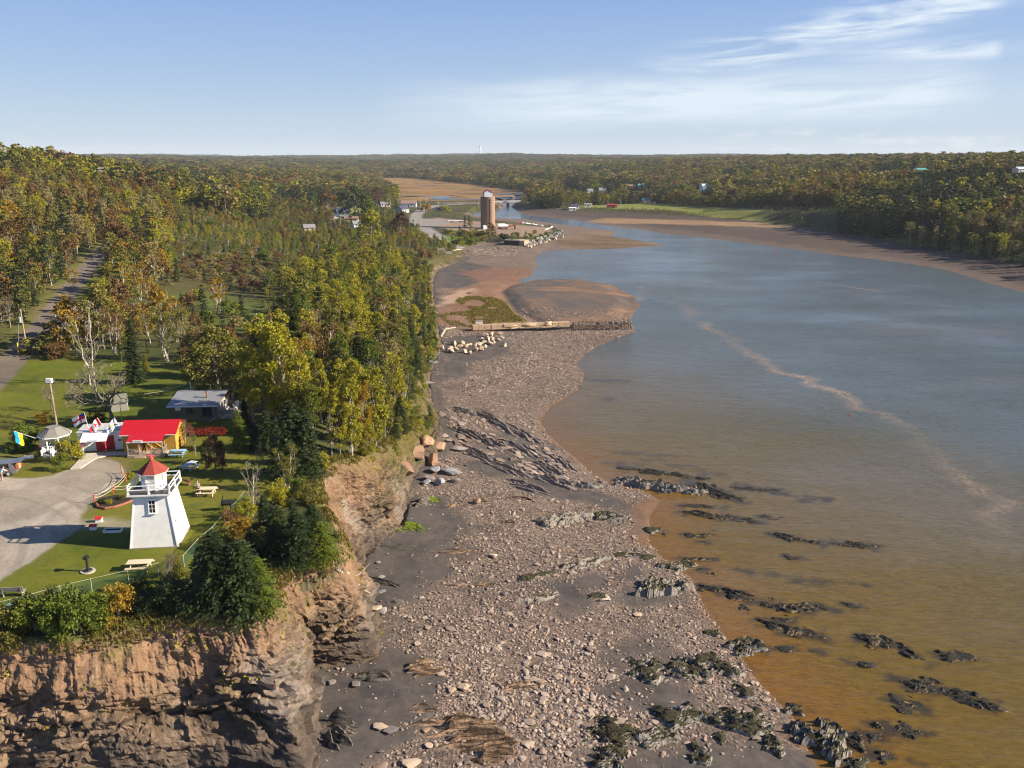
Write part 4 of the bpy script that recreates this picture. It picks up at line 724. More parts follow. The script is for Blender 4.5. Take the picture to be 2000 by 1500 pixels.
# every plant is one row: kind, tint, x, y, z, height, width factor, label or None
PLANTS = []
def hgt_at(p, vtop):
    d = p[1]; return max(.6, CAMZ + d * math.tan(math.atan((750 - vtop) / F) - PITCH) - p[2])
def T1(kind, tint, u, vb, vt, wf=1.0, label=None, z=None):
    p = G(u, vb) if z is None else P(u, vb, z); PLANTS.append([kind, tint, p[0], p[1], p[2] - .05, hgt_at(p, vt), wf, label])
for a in [
 ('spruce', 'dark green', 428, 1186, 1035, 1.6, 'bushy spruce at the cliff corner in front of the wire fence end'), ('spruce', 'dark green', 480, 1206, 1052, 1.6, 'spruce overhanging the cliff corner with bare roots showing beneath it'),
 ('spruce', 'green', 505, 1192, 1085, 1.7, None), ('spruce', 'dark green', 398, 1160, 1062, 1.5, None), ('spruce', 'dark green', 455, 1150, 1060, 1.0, None),
 ('spruce', 'dark green', 545, 1085, 985, 1.6, None), ('spruce', 'dark green', 585, 1100, 1000, 1.6, None), ('spruce', 'green', 628, 1096, 1018, 1.8, None), ('spruce', 'dark green', 612, 1050, 985, 1.8, None), ('spruce', 'dark green', 520, 1030, 965, 1.5, None), ('spruce', 'dark green', 655, 1080, 1040, 1.9, None), ('spruce', 'dark green', 490, 1090, 1030, 1.0, None), ('spruce', 'dark green', 575, 1040, 975, 1.0, None),
 ('dead_birch', 'grey', 492, 1008, 893, .8, 'white dead birch leaning at the lawn edge above the cliff'), ('birch', 'olive', 562, 955, 868, .9, 'pale forked birch at the lawn edge near the bare cliff'), ('bare', 'grey', 508, 935, 862, .35, 'small leafless sapling on the shaded lawn edge'),
 ('dead_spruce', 'grey', 648, 893, 790, .9, 'tall dead spruce with bare side twigs near the cliff edge'),
 ('poplar', 'yellow-green', 518, 835, 622, 1.05, 'tallest yellow-green poplar standing behind the grey-roofed cottage'), ('poplar', 'yellow-green', 556, 840, 632, 1.1, 'second tall yellow-green poplar of the pair behind the grey-roofed cottage'), ('poplar', 'green', 495, 800, 690, 1.0, None), ('poplar', 'yellow-green', 590, 850, 690, 1.0, None), ('poplar', 'green', 610, 860, 745, .95, None),
 ('spruce', 'dark green', 575, 930, 780, 1.35, 'broad dark spruce behind the shaded lawn with picnic tables'), ('spruce', 'dark green', 605, 930, 800, 1.2, None), ('spruce', 'dark green', 545, 905, 815, 1.0, None), ('spruce', 'dark green', 525, 885, 800, 1.0, None),
 ('spruce', 'green', 468, 878, 800, 1.0, 'small spruce on the lawn beside the grey-roofed cottage deck'), ('spruce', 'dark green', 498, 882, 822, 1.1, None), ('spruce', 'dark green', 480, 838, 780, 1.1, None),
 ('poplar', 'yellow-green', 665, 892, 760, .9, None), ('poplar', 'yellow-green', 688, 895, 738, .9, None), ('poplar', 'golden', 712, 893, 745, .8, None), ('poplar', 'yellow-green', 735, 888, 715, .9, None), ('poplar', 'yellow-green', 720, 910, 820, .9, None), ('poplar', 'olive', 752, 868, 700, .8, None), ('poplar', 'yellow-green', 772, 850, 690, .8, None), ('poplar', 'yellow-green', 700, 870, 700, .9, None), ('poplar', 'yellow-green', 670, 850, 700, .9, None), ('birch', 'olive', 790, 815, 715, .6, None), ('birch', 'tan', 770, 822, 728, .5, 'pale thin birch leaning out over the beach slope'),
 ('spruce', 'green', 768, 900, 842, 1.2, 'small spruce on the cliff slope above the tumbled boulders'), ('spruce', 'green', 826, 842, 795, 1.3, 'small lone spruce on the bluff toe beside the flat rock slabs'),
 ('poplar', 'yellow-green', 745, 960, 905, .7, None), ('shrub', 'green', 790, 850, 815, 1.0, None), ('shrub', 'olive', 805, 842, 815, 1.0, None),
 ('bare', 'grey', 217, 828, 700, 1.5, 'large leafless spreading tree behind the white flag-roofed building'), ('bare', 'tan', 102, 802, 742, .85, 'low leafless fruit tree beside the tall pole with a box on top'),
 ('dead_birch', 'grey', 180, 752, 592, .95, 'tall white birch pair with bare tops on the upper lawn'), ('dead_birch', 'tan', 118, 672, 598, 1.1, None), ('birch', 'golden', 140, 665, 590, 1.0, None), ('birch', 'olive', 326, 706, 598, 1.1, 'white-stemmed birch at the far edge of the upper lawn'), ('birch', 'olive', 352, 704, 602, .9, 'forked white birch next to the other white-stemmed birch on the upper lawn'),
 ('spruce', 'dark green', 264, 748, 655, 1.25, 'dark spruce standing on the upper lawn behind the small grey shed'), ('poplar', 'green', 238, 708, 665, .5, None), ('spruce', 'olive', 285, 725, 690, 1.0, None),
 ('maple', 'olive', 425, 782, 640, 1.15, 'big broad olive-brown maple behind the grey-roofed cottage'), ('maple', 'rusty', 385, 735, 650, .9, None), ('maple', 'olive', 465, 760, 660, .9, None), ('maple', 'rusty', 450, 720, 640, 1.0, None),
 ('birch', 'golden', 428, 612, 543, 1.15, 'golden birch with white stems in the bright clearing'), ('birch', 'golden', 296, 602, 535, 1.2, 'orange-gold birch between the road and the clearing'), ('birch', 'golden', 240, 590, 515, 1.0, None), ('birch', 'rusty', 213, 575, 520, .9, None), ('birch', 'golden', 148, 570, 520, 1.0, None), ('birch', 'golden', 150, 500, 455, 1.2, None),
 ('bare', 'rusty', 362, 868, 815, .5, 'slim rusty sapling at the corner of the red-roofed shed'), ('birch', 'green', 383, 894, 845, .3, 'thin sapling on the lawn behind the blue picnic table'), ('maple', 'purple-brown', 422, 926, 848, .62, 'small dark purple tree on the lawn beside the picnic tables'), ('maple', 'dark green', 405, 905, 860, .6, None),
 ('shrub', 'green', 42, 880, 832, 1.0, 'large rounded green hedge bush beside the gazebo'), ('shrub', 'green', 68, 872, 835, .9, None), ('shrub', 'green', 120, 918, 888, .9, 'round dark green bush at the gravel edge by the gazebo'), ('shrub', 'yellow-green', 138, 900, 855, .8, 'yellow-green upright bush between the gazebo and the white building'), ('shrub', 'golden', 85, 825, 806, 1.2, 'golden low bush on the lawn below the tall pole'), ('shrub', 'dark green', 192, 822, 798, 1.2, None),
 ('shrub', 'yellow-green', 213, 985, 975, 1.1, 'bright yellow-green hosta clump in the kerbed garden bed'), ('shrub', 'dark green', 198, 984, 974, 1.1, 'dark green clump in the kerbed garden bed'), ('shrub', 'olive', 240, 975, 964, 1.2, 'olive flower clump in the kerbed garden bed near the lighthouse'), ('shrub', 'yellow-green', 255, 935, 922, 1.0, None),
 ('shrub', 'green', 75, 1232, 1165, 1.0, None), ('shrub', 'dark green', 45, 1225, 1170, 1.0, None), ('shrub', 'green', 112, 1240, 1170, .9, None), ('shrub', 'green', 155, 1238, 1160, .9, None), ('shrub', 'dark green', 135, 1215, 1150, .9, None), ('shrub', 'green', 195, 1222, 1160, .9, None), ('shrub', 'golden', 233, 1208, 1142, .8, 'golden upright bush by the wire fence above the cliff'), ('shrub', 'olive', 15, 1240, 1185, 1.0, None), ('shrub', 'dark green', 290, 1192, 1150, 1.0, None), ('shrub', 'dark green', 335, 1190, 1135, 1.0, None), ('shrub', 'dark green', 270, 1165, 1130, .9, None), ('bare', 'tan', 335, 1140, 1072, .5, 'brown leafless bush by the wire fence beside the cream picnic table'), ('shrub', 'dark green', 375, 1200, 1150, 1.0, None), ('shrub', 'olive', 85, 1195, 1160, .9, None), ('shrub', 'olive', -20, 1235, 1180, 1.0, None),
 ('shrub', 'olive', 440, 1070, 1030, 1.0, None), ('shrub', 'golden', 470, 1060, 1015, 1.0, None), ('shrub', 'rusty', 455, 1035, 1000, 1.0, None), ('shrub', 'yellow-green', 480, 1010, 975, 1.0, None), ('shrub', 'olive', 510, 1075, 1035, 1.0, None), ('shrub', 'yellow-green', 545, 985, 945, 1.0, None), ('shrub', 'green', 580, 965, 930, 1.0, None), ('shrub', 'olive', 605, 985, 950, 1.0, None), ('shrub', 'olive', 600, 925, 895, 1.0, None), ('shrub', 'yellow-green', 630, 915, 885, 1.0, None), ('shrub', 'olive', 350, 1125, 1085, .8, None),
 ('spruce', 'dark green', 35, 602, 505, 1.3, 'dark spruce beside the road across from the pole with a white transformer'), ('spruce', 'dark green', 8, 590, 500, 1.3, None), ('spruce', 'dark green', 60, 545, 470, 1.2, None), ('spruce', 'dark green', 95, 510, 445, 1.2, None), ('shrub', 'olive', 80, 690, 655, 1.5, None), ('shrub', 'rusty', 110, 700, 670, 1.4, None), ('shrub', 'olive', 105, 655, 625, 1.2, None), ('bare', 'tan', 20, 640, 575, .8, None),
 ('maple', 'dark green', 694, 432, 362, 1.4, 'big dark spreading tree over the blue house'), ('maple', 'green', 722, 438, 385, 1.0, 'round green tree in front of the blue house'), ('maple', 'rusty', 640, 425, 368, 1.1, 'orange-brown maple beside the blue house'), ('poplar', 'green', 758, 408, 366, 1.1, None), ('maple', 'purple-brown', 735, 402, 365, 1.0, None), ('maple', 'yellow-green', 726, 480, 408, 1.1, 'bright yellow-green maple below the village driveway'), ('maple', 'purple-brown', 783, 468, 415, 1.1, 'purple-brown maple beside the village road bend'), ('shrub', 'red', 613, 520, 503, 1.0, 'small bright red bush in the woods'), ('shrub', 'golden', 830, 413, 398, 1.5, None),
 ('maple', 'rusty', 958, 468, 434, .9, 'rusty brown bush in front of the silo'), ('shrub', 'dark green', 985, 470, 456, 1.4, None), ('spruce', 'dark green', 908, 444, 420, 1.1, 'dark spruce standing on the grass beside the silo'), ('spruce', 'dark green', 916, 440, 418, 1.0, None), ('poplar', 'olive', 920, 455, 426, .8, None), ('spruce', 'dark green', 898, 462, 440, 1.2, None), ('shrub', 'olive', 935, 468, 452, 1.4, None), ('shrub', 'green', 920, 478, 462, 1.3, None), ('shrub', 'dark green', 890, 480, 468, 1.3, None), ('spruce', 'dark green', 865, 478, 458, 1.2, None), ('shrub', 'olive', 1010, 462, 453, 1.3, None), ('shrub', 'olive', 1045, 456, 449, 1.3, None), ('shrub', 'olive', 905, 462, 448, 1.3, None), ('shrub', 'yellow-green', 870, 415, 402, 1.4, None),
 ('shrub', 'yellow-green', 1950, 497, 455, 1.1, 'big yellow-green willow bush on the far bank grass')]:
    T1(*a)
for u, vb, vt in [(1040, 404, 378), (1060, 404, 376), (1075, 402, 372), (1092, 404, 372), (1098, 403, 370), (1025, 402, 378), (1110, 402, 380), (1020, 404, 385)]: T1('poplar', random.choice(['olive', 'green', 'green', 'olive']), u, vb, vt, 1.5)
n_named = len(PLANTS)

# woods: scattered by cover, everything the lens can plausibly see
keep_out = [(LAWN, 1.0), (LOT, 1.0), (PAD, 2.0), (MARSH, 0.0), (MARSH2, 0.0), (MEADOW, 0.0), (MEADOW2, 0.0), (MEADOW3, 0.0), (SHELF, 0.0), (VLAWN, 0.0)]
GLADE = np.array([PD(u, d) for u, d in [(820, 540), (900, 500), (930, 470), (900, 430), (840, 440), (815, 500)]])
OPEN = np.array([PD(u, d) for u, d in [(826, 505), (905, 470), (1010, 480), (1110, 500), (1105, 640), (1030, 900), (1030, 1050), (770, 1010), (775, 800), (815, 640)]])
HP = [G(u, v) for u, v in [(668, 428), (687, 433), (698, 444), (722, 419), (752, 404), (786, 415), (799, 404), (604, 452), (1122, 410), (1148, 404), (1195, 406), (1262, 395), (1176, 380), (1152, 380), (1242, 376), (1378, 384), (1360, 370), (790, 488)]] + [PD(u, d_, 24) for u, d_ in [(1712, 862), (1735, 830), (1775, 850), (1792, 830), (1985, 700)]]
HU = [1000 + F * q[0] / (q[1] * cp + (CAMZ - q[2]) * sp) for q in HP]
def clear_h(x, y, z, u):
    lim = 99.0
    for q, uh in zip(HP, HU):
        dd = q[1] - y
        if abs(u - uh) < (17 if q[2] < 15 else 30) and -14 < dd < (190 if q[2] < 15 else 380):
            if math.hypot(q[0] - x, dd) < 11: return 0.0
            if dd > 0: lim = min(lim, CAMZ - (CAMZ - q[2] - .8) * y / q[1] - z)
    return lim
def woods(n, dmin, dmax, seed):
    rg = np.random.default_rng(seed)
    az = rg.uniform(R(-44), R(42), n); d = np.sqrt(rg.uniform(dmin ** 2, dmax ** 2, n)); x, y = d * np.sin(az), d * np.cos(az)
    ok = ~inside(x, y, NONLAND) & (seg_dist(x, y, np.vstack([EDGE, EDGE2])) > 1.0)
    for pl, mg in keep_out: ok &= sdist(x, y, pl) < -mg
    ok &= (seg_dist(x, y, ROADL) > 4.4) & (seg_dist(x, y, ROADV) > 8.0) & (y > 95)
    k = np.nonzero(ok)[0]; return x[k], y[k]
def thin(x, y, sp):
    """drop points that stand closer than sp to one kept before"""
    cell = {}; keep = []
    for i in range(len(x)):
        s = sp[i]; c = (int(x[i] // 6), int(y[i] // 6)); good = True
        for a in (-1, 0, 1):
            for b in (-1, 0, 1):
                for j in cell.get((c[0] + a, c[1] + b), ()):
                    if (x[i] - x[j]) ** 2 + (y[i] - y[j]) ** 2 < s * s: good = False; break
        if good: cell.setdefault(c, []).append(i); keep.append(i)
    return np.array(keep, int)
x, y = woods(67000, 95, 520, 201)
fl_in = sdist(x, y, FIELD); br_in = sdist(x, y, BROWN)
gl = inside(x, y, GLADE) | inside(x, y, OPEN)
spc = np.where(fl_in > 2, 9.0, np.where(br_in > 0, 3.2, 3.6)); spc = np.where(gl, 5.5, spc); spc = np.where((y < 320) & (np.arctan2(x, y) < -.25) & (fl_in < 0), np.maximum(spc, 4.7), spc); spc = np.where((x < -70) & (y > 150) & (fl_in < 0) & (br_in < 0), 4.7, spc)
k = thin(x, y, spc); x, y = x[k], y[k]; fl_in, br_in, gl = fl_in[k], br_in[k], gl[k]
z = Z(x, y); de = seg_dist(x, y, EDGE); az = np.arctan2(x, y); uu = 1000 + F * x / (y * cp + (CAMZ - z) * sp)
rd_ = seg_dist(x, y, ROADL); cn = fbm(x / 22, y / 22, o=3, seed=211); cm = fbm(x / 40 + 9, y / 40, o=3, seed=212); rgw = np.random.default_rng(5)
for i in range(len(x)):
    r = rgw.uniform(); q = rgw.uniform(); d = math.hypot(x[i], y[i]); left = uu[i] < 330 and d > 150
    if any((x[i] - p[2]) ** 2 + (y[i] - p[3]) ** 2 < (1.6 + .12 * p[5]) ** 2 for p in PLANTS[:n_named]): continue
    if fl_in[i] > 2:
        kind, tint, h = ('shrub', rgw.choice(['green', 'olive', 'yellow-green']), rgw.uniform(1, 2.2)) if r < .75 else ('spruce', 'dark green', rgw.uniform(3, 6))
    elif br_in[i] > 0:
        kind, tint, h = ('shrub', rgw.choice(['olive', 'tan', 'olive', 'purple-brown', 'rusty']), rgw.uniform(1.8, 3.2)) if r < .88 else ('spruce', 'dark green', rgw.uniform(4, 8))
    elif gl[i]:
        kind, tint, h = ('shrub', rgw.choice(['green', 'olive', 'yellow-green']), rgw.uniform(1.5, 3))
    elif de[i] < 30 and d < 330:
        if r < .70: kind, tint, h = 'poplar', rgw.choice(['yellow-green', 'yellow-green', 'olive', 'green']), rgw.uniform(9, 14)
        elif r < .85: kind, tint, h = 'spruce', 'dark green', rgw.uniform(7, 13)
        else: kind, tint, h = 'birch', rgw.choice(['olive', 'golden', 'rusty', 'tan']), rgw.uniform(8, 11)
        if d > 180: h *= .68
    elif left:
        if cn[i] > .12: kind, tint, h = 'maple', ('rusty' if q < .36 else 'olive' if q < .75 else 'golden'), rgw.uniform(8, 12)
        elif cn[i] > -.15: kind, tint, h = 'poplar', ('olive' if q < .4 else 'yellow-green' if q < .75 else 'tan'), rgw.uniform(9, 14)
        else: kind, tint, h = 'spruce', 'dark green', rgw.uniform(8, 14)
        if r < .18: kind, tint, h = rgw.choice(['birch', 'spruce', 'maple']), rgw.choice(['golden', 'olive', 'rusty']), rgw.uniform(7, 12)
        if kind == 'spruce': tint = 'dark green'
    elif d < 215 and uu[i] < 520:
        if r < .30: kind, tint, h = 'birch', rgw.choice(['golden', 'olive', 'olive', 'green', 'tan']), rgw.uniform(6, 10)
        elif r < .62: kind, tint, h = 'shrub', rgw.choice(['olive', 'rusty', 'green', 'tan']), rgw.uniform(2, 4)
        elif r < .78: kind, tint, h = 'spruce', 'dark green', rgw.uniform(4, 9)
        elif r < .9: kind, tint, h = 'poplar', rgw.choice(['green', 'olive', 'yellow-green']), rgw.uniform(6, 10)
        else: kind, tint, h = 'maple', rgw.choice(['rusty', 'olive']), rgw.uniform(5, 8)
    else:
        if cn[i] > .15: kind, tint, h = 'poplar', ('yellow-green' if q < .35 else 'olive' if q < .7 else 'green' if q < .93 else 'golden'), rgw.uniform(7, 12)
        elif cn[i] > -.05: kind, tint, h = 'maple', ('green' if q < .45 else 'olive' if q < .82 else 'rusty'), rgw.uniform(6, 10)
        elif cn[i] > -.14: kind, tint, h = 'spruce', 'dark green', rgw.uniform(6, 11)
        else: kind, tint, h = ('shrub', rgw.choice(['olive', 'green', 'rusty']), rgw.uniform(2, 4.5)) if r < .6 else ('birch', rgw.choice(['olive', 'golden']), rgw.uniform(6, 9))
        h *= 1.0 if kind == 'shrub' else lerp(.80, .52, sstep(200, 380, d))
    if uu[i] > 1500: kind, tint, h = ('spruce', 'dark green', rgw.uniform(8, 14)) if r < .42 else ('poplar', rgw.choice(['olive', 'tan', 'yellow-green', 'olive']), rgw.uniform(9, 14)) if r < .8 else ('maple', rgw.choice(['olive', 'rusty', 'green']), rgw.uniform(7, 11))
    if left: h *= rgw.uniform(.7, 1.12)
    cl_ = clear_h(x[i], y[i], z[i], uu[i])
    if cl_ < 1.0: continue
    h = min(h, cl_)
    if 132 < d < 265 and 262 < uu[i] < 545 and kind != 'shrub' and q < .75: h = min(h, rgw.uniform(2.2, 4.2))
    if rd_[i] < 8.5 and d < 300 and uu[i] > 1000 + F * np.interp(y[i], ROADL[:, 1], ROADL[:, 0]) / (y[i] * cp + 9): kind, tint, h = ('shrub', rgw.choice(['olive', 'golden', 'green']), rgw.uniform(1.2, 2.6)); h *= .4 + .6 * (rd_[i] > 9)
    PLANTS.append([kind, tint, x[i], y[i], z[i] - .1, h, rgw.uniform(.85, 1.2), None])
cE = np.r_[0, np.cumsum(np.linalg.norm(np.diff(EDGE[:, :2], axis=0), axis=1))]; q0 = cE[23]
for i in range(230):
    s_ = rgw.uniform(q0, cE[-3]); f = rgw.uniform(0, .8); e_ = [np.interp(s_, cE, EDGE[:, k]) for k in range(3)]; t_i = [np.interp(s_, cE, TOEL[:, k]) for k in range(3)]; px, py = lerp(e_[0], t_i[0], f), lerp(e_[1], t_i[1], f)
    kd = rgw.uniform(); pz = lerp(e_[2], t_i[2], f ** 1.15)
    PLANTS.append(['spruce' if kd < .22 else 'poplar' if kd < .36 else 'shrub', 'dark green' if kd < .22 else rgw.choice(['yellow-green', 'olive', 'green']), px, py, pz - .2, (rgw.uniform(2.5, 6) if kd < .36 else rgw.uniform(1.2, 2.6)) * (1 - f * .4), rgw.uniform(.9, 1.3), None])
# far woods: always one mass
x, y = woods(580000, 520, 2600, 202)
d = np.hypot(x, y); s = np.maximum(5.2, d / 135); k = np.random.default_rng(8).uniform(size=len(d)) < np.minimum(1, (4.6 / s) ** 1.0)
x, y, d, s = x[k], y[k], d[k], s[k]
k = []; seen = {}; lv = np.floor(np.log(s / 4.6) / math.log(1.3)).astype(int); sq = 4.6 * 1.3 ** lv
for i in range(len(x)):
    c = (int(x[i] // sq[i]), int(y[i] // sq[i]), int(lv[i]))
    if c not in seen: seen[c] = 1; k.append(i)
x, y, d, s = x[k], y[k], d[k], s[k]; z = Z(x, y)
cn = fbm(x / 45, y / 45, o=3, seed=221) * 1.5 + .03; cm = fbm(x / 160, y / 160, o=3, seed=222); FAR = []
VIL = np.array([PD(u, dd) for u, dd in [(600, 640), (700, 620), (830, 620), (850, 800), (840, 900), (760, 930), (640, 900)]]); vin = inside(x, y, VIL); op = inside(x, y, OPEN); rdg = seg_dist(x, y, REDGE); uf = 1000 + F * x / (y * cp + (CAMZ - z) * sp)
for i in range(len(x)):
    q = rgw.uniform(); c = cn[i] + rgw.normal() * .13
    if vin[i] and rgw.uniform() < .35: continue
    if op[i] and rgw.uniform() < .93: continue
    if c < -.02: kind, tint = 'spruce', 'dark green'
    elif c < .27: kind, tint = 'broad', ('olive' if q < .55 else 'green' if q < .75 else 'yellow-green')
    else: kind, tint = 'broad', ('rusty' if q < .36 else 'golden' if q < .41 else 'olive' if q < .83 else 'tan' if q < .998 else 'red')
    cl_ = clear_h(x[i], y[i], z[i], uf[i]); lo_ = 2.4 if (1095 < uf[i] < 1640 and rdg[i] < 48) else 99
    if cl_ < 1.2: continue
    FAR.append([kind, tint, x[i], y[i], z[i] - .2, min(cl_, lo_ * rgw.uniform(.5, 1.1), rgw.choice([1., 1., 1., 1.3, .7]) * rgw.uniform(8, 13.5) * (.16 if op[i] else .42 if (520 < uf[i] < 870 and d[i] < 760) else .6 if vin[i] else 1.0)), rgw.uniform(.85, 1.25) * max(1, s[i] / 5.5), None])
xf, yf = woods(60000, 2600, 8500, 203); zf = Z(xf, yf)
for i in range(len(xf)):
    FAR.append(['spruce' if rgw.uniform() < .5 else 'broad', rgw.choice(['dark green', 'olive', 'green', 'rusty']), xf[i], yf[i], zf[i] - .5, rgw.uniform(9, 15), 3.0 + math.hypot(xf[i], yf[i]) / 1400, None])
print('plants', len(PLANTS), 'far', len(FAR))
# the largest of each kind become trees of their own; the rest are one wood
CAP = {'spruce': 190, 'poplar': 210, 'maple': 150, 'birch': 130, 'shrub': 200}
def screen(p):
    x, y, z = p[2], p[3], p[4]; dep = y * cp + (CAMZ - z) * sp
    return 1000 + F * x / dep, p[5] * p[6] ** .5 * F / dep
big = {}; rest = []
for i, p in enumerate(PLANTS):
    u, s = screen(p)
    if -60 < u < 2060 and (i < n_named or s > 9): big.setdefault(p[0], []).append((0 if i < n_named else 1, -s, i))
    else: rest.append(p)
single = []
for k, L in big.items():
    L.sort(); c = CAP.get(k, 50)
    single += [PLANTS[i] for _, _, i in L[:c]]; rest += [PLANTS[i] for _, _, i in L[c:]]
LM = [('the white lighthouse', 300, 1060), ('the red-roofed shed', 300, 880), ('the white building with flags', 195, 880), ('the gazebo', 108, 885), ('the grey-roofed cottage', 390, 815), ('the small grey shed', 232, 795), ('the transformer pole', 55, 690), ('the bend of the road', 170, 520), ('the lower road', 60, 650), ('the bright clearing', 420, 615), ('the brown thicket', 420, 545), ('the blond boulders', 915, 668), ('the timber breakwater', 950, 640), ('the tumbled cliff boulders', 830, 890), ('the bare cliff bay', 690, 930), ('the lone bluff spruce', 826, 842), ('the tall cliff-top trunks', 815, 640), ('the red mud flat', 850, 580), ('the bluff by the cobble cove', 830, 520), ('the silo', 953, 445), ('the blue house', 668, 425), ('the village road bend', 840, 420), ('the village road pole', 785, 455), ('the wire fence', 360, 1095), ('the cliff corner', 500, 1195), ('the car with its hatch up', 15, 920), ('the hilltop house', 185, 360), ('the white hillside shed', 530, 345), ('the shaded picnic lawn', 400, 920), ('the white birch pair', 180, 750), ('the rust-coloured maple stand', 270, 430), ('the pale poplar stand', 170, 430), ('the roadside spruce clump', 40, 580), ('the red bush in the woods', 613, 515), ('the stone heap in the trees', 790, 490), ('the middle of the woods', 600, 560), ('the dark conifer row', 730, 600), ('the tallest poplar', 518, 835), ('the fallen dead spruce', 648, 893), ('the hillside pole', 235, 480)]
LMP = np.array([G(u, v)[:2] for _, u, v in LM])
ORD = ['nearest', 'second nearest', 'third nearest', 'fourth nearest', 'fifth nearest', 'sixth nearest', 'seventh nearest', 'eighth nearest', 'ninth nearest', 'tenth nearest', 'eleventh nearest', 'twelfth nearest']
reg = {}
for p in single:
    if p[7] is None:
        d = np.hypot(LMP[:, 0] - p[2], LMP[:, 1] - p[3]); j = int(d.argmin()); reg.setdefault((p[0], p[1], j), []).append((d[j], p))
for (kind, tint, j), L in reg.items():
    L.sort(key=lambda a: a[0])
    for n, (dd, p) in enumerate(L):
        sz = 'tall ' if p[5] > 10.5 else 'low ' if (p[5] < 6 and kind != 'shrub') else ''
        nm = KIND[kind][1]
        if n < len(ORD): p[7] = f"{sz}{tint} {nm}, {ORD[n]} to {LM[j][0]}"
        else: p[7] = f"{sz}{tint} {nm} farther out in the woods round {LM[j][0]}"
def place(p, i):
    kind, tint, x, y, z, h, wf, label = p
    name, cat, bk = KIND[kind]; d = math.hypot(x, y)
    pk = kind + ('_near' if (d < 175 or kind + '_mid' not in PRO) else '_mid'); pr = PRO[pk]; tr, cr, H = pr[i % len(pr)]
    o = empty(name, (x, y, z), (i * 2.399) % 6.283, label, cat, {'spruce': 'spruces', 'poplar': 'poplars', 'maple': 'maples', 'birch': 'birches', 'shrub': 'bushes'}.get(kind, 'leafless trees'))
    k = h / H; o.scale = (k * wf * (1.0 if h / H > .7 else 1.1), k * wf * (1.0 if h / H > .7 else 1.1), k)
    for nm, me_, mt in (('trunk', tr, BARK[bk if not (kind == 'poplar' and i % 3) else 'grey']), ('crown', cr, TINT[tint])):
        c = bpy.data.objects.new(nm, me_); COL.objects.link(c); c.parent = o
        c.material_slots[0].link = 'OBJECT'; c.material_slots[0].material = mt
for i, p in enumerate(single): place(p, i)

# the mass of the woods: one object, its trees drawn by geometry nodes from hidden originals
protos = bpy.data.collections.new('woods_originals'); PI_ = {}
def proto(kind, tint, j):
    key = (kind, tint, j)
    if key in PI_: return PI_[key]
    tr, cr, H = PRO[kind][j]
    Vt = np.array([v.co for v in tr.vertices]); Vc = np.empty(len(cr.vertices) * 3, np.float32); cr.vertices.foreach_get('co', Vc); Vc = Vc.reshape(-1, 3)
    Ft = [tuple(p.vertices) for p in tr.polygons]; Fc = (np.arange(len(Vc)).reshape(-1, 4) + len(Vt)).tolist()
    bk = {'spruce': 'brown', 'birch': 'white', 'poplar': 'pale'}.get(kind.split('_')[0], 'grey')
    me = np_mesh('wood_%03d' % len(PI_), np.vstack([Vt, Vc]), Ft + [tuple(f) for f in Fc], [BARK[bk], TINT[tint]], False, [0] * len(Ft) + [1] * len(Fc))
    o = bpy.data.objects.new('wood_%03d' % len(PI_), me); protos.objects.link(o); PI_[key] = (len(PI_), H); return PI_[key]
PT, SC, RO, IX = [], [], [], []
rgp = np.random.default_rng(77)
for p in rest + FAR:
    kind, tint, x, y, z, h, wf, _ = p; d = math.hypot(x, y)
    if kind == 'dead_birch': kind = 'birch'
    pk = kind + ('_far' if kind in ('spruce', 'broad') and d > 430 else '_mid'); pk = pk if pk in PRO else kind + '_near'
    i, H = proto(pk, tint, int(rgp.integers(0, len(PRO[pk])))); k = h / H
    PT.append((x, y, z)); SC.append((k * wf, k * wf, k)); RO.append(rgp.uniform(0, 6.283)); IX.append(i)
def scatter(name, pts, scl, rot, idx, coll, kind='stuff', euler=None):
    me = bpy.data.meshes.new(name); me.vertices.add(len(pts)); me.vertices.foreach_set('co', np.array(pts, np.float32).ravel())
    a = me.attributes.new('sc', 'FLOAT_VECTOR', 'POINT'); a.data.foreach_set('vector', np.array(scl, np.float32).ravel())
    e = np.zeros((len(pts), 3), np.float32)
    if euler is None: e[:, 2] = rot
    else: e[:] = euler
    a = me.attributes.new('rt', 'FLOAT_VECTOR', 'POINT'); a.data.foreach_set('vector', e.ravel())
    a = me.attributes.new('ix', 'INT', 'POINT'); a.data.foreach_set('value', np.array(idx, np.int32))
    o = link(name, me); ng = bpy.data.node_groups.new(name + '_nodes', 'GeometryNodeTree'); ng.interface.new_socket('Geometry', in_out='INPUT', socket_type='NodeSocketGeometry'); ng.interface.new_socket('Geometry', in_out='OUTPUT', socket_type='NodeSocketGeometry')
    gi, go = ng.nodes.new('NodeGroupInput'), ng.nodes.new('NodeGroupOutput'); ci = ng.nodes.new('GeometryNodeCollectionInfo'); ci.inputs[0].default_value = coll; ci.inputs['Separate Children'].default_value = True; ci.inputs['Reset Children'].default_value = True
    ip = ng.nodes.new('GeometryNodeInstanceOnPoints'); ip.inputs['Pick Instance'].default_value = True
    def at(nm, ty):
        n = ng.nodes.new('GeometryNodeInputNamedAttribute'); n.data_type = ty; n.inputs[0].default_value = nm; return n.outputs[0]
    L = ng.links.new; L(gi.outputs[0], ip.inputs['Points']); L(ci.outputs[0], ip.inputs['Instance']); L(at('ix', 'INT'), ip.inputs['Instance Index'])
    e2r = ng.nodes.new('FunctionNodeEulerToRotation'); L(at('rt', 'FLOAT_VECTOR'), e2r.inputs[0]); L(e2r.outputs[0], ip.inputs['Rotation']); L(at('sc', 'FLOAT_VECTOR'), ip.inputs['Scale']); L(ip.outputs[0], go.inputs[0])
    md = o.modifiers.new('scatter', 'NODES'); md.node_group = ng; return tag(o, kind=kind)
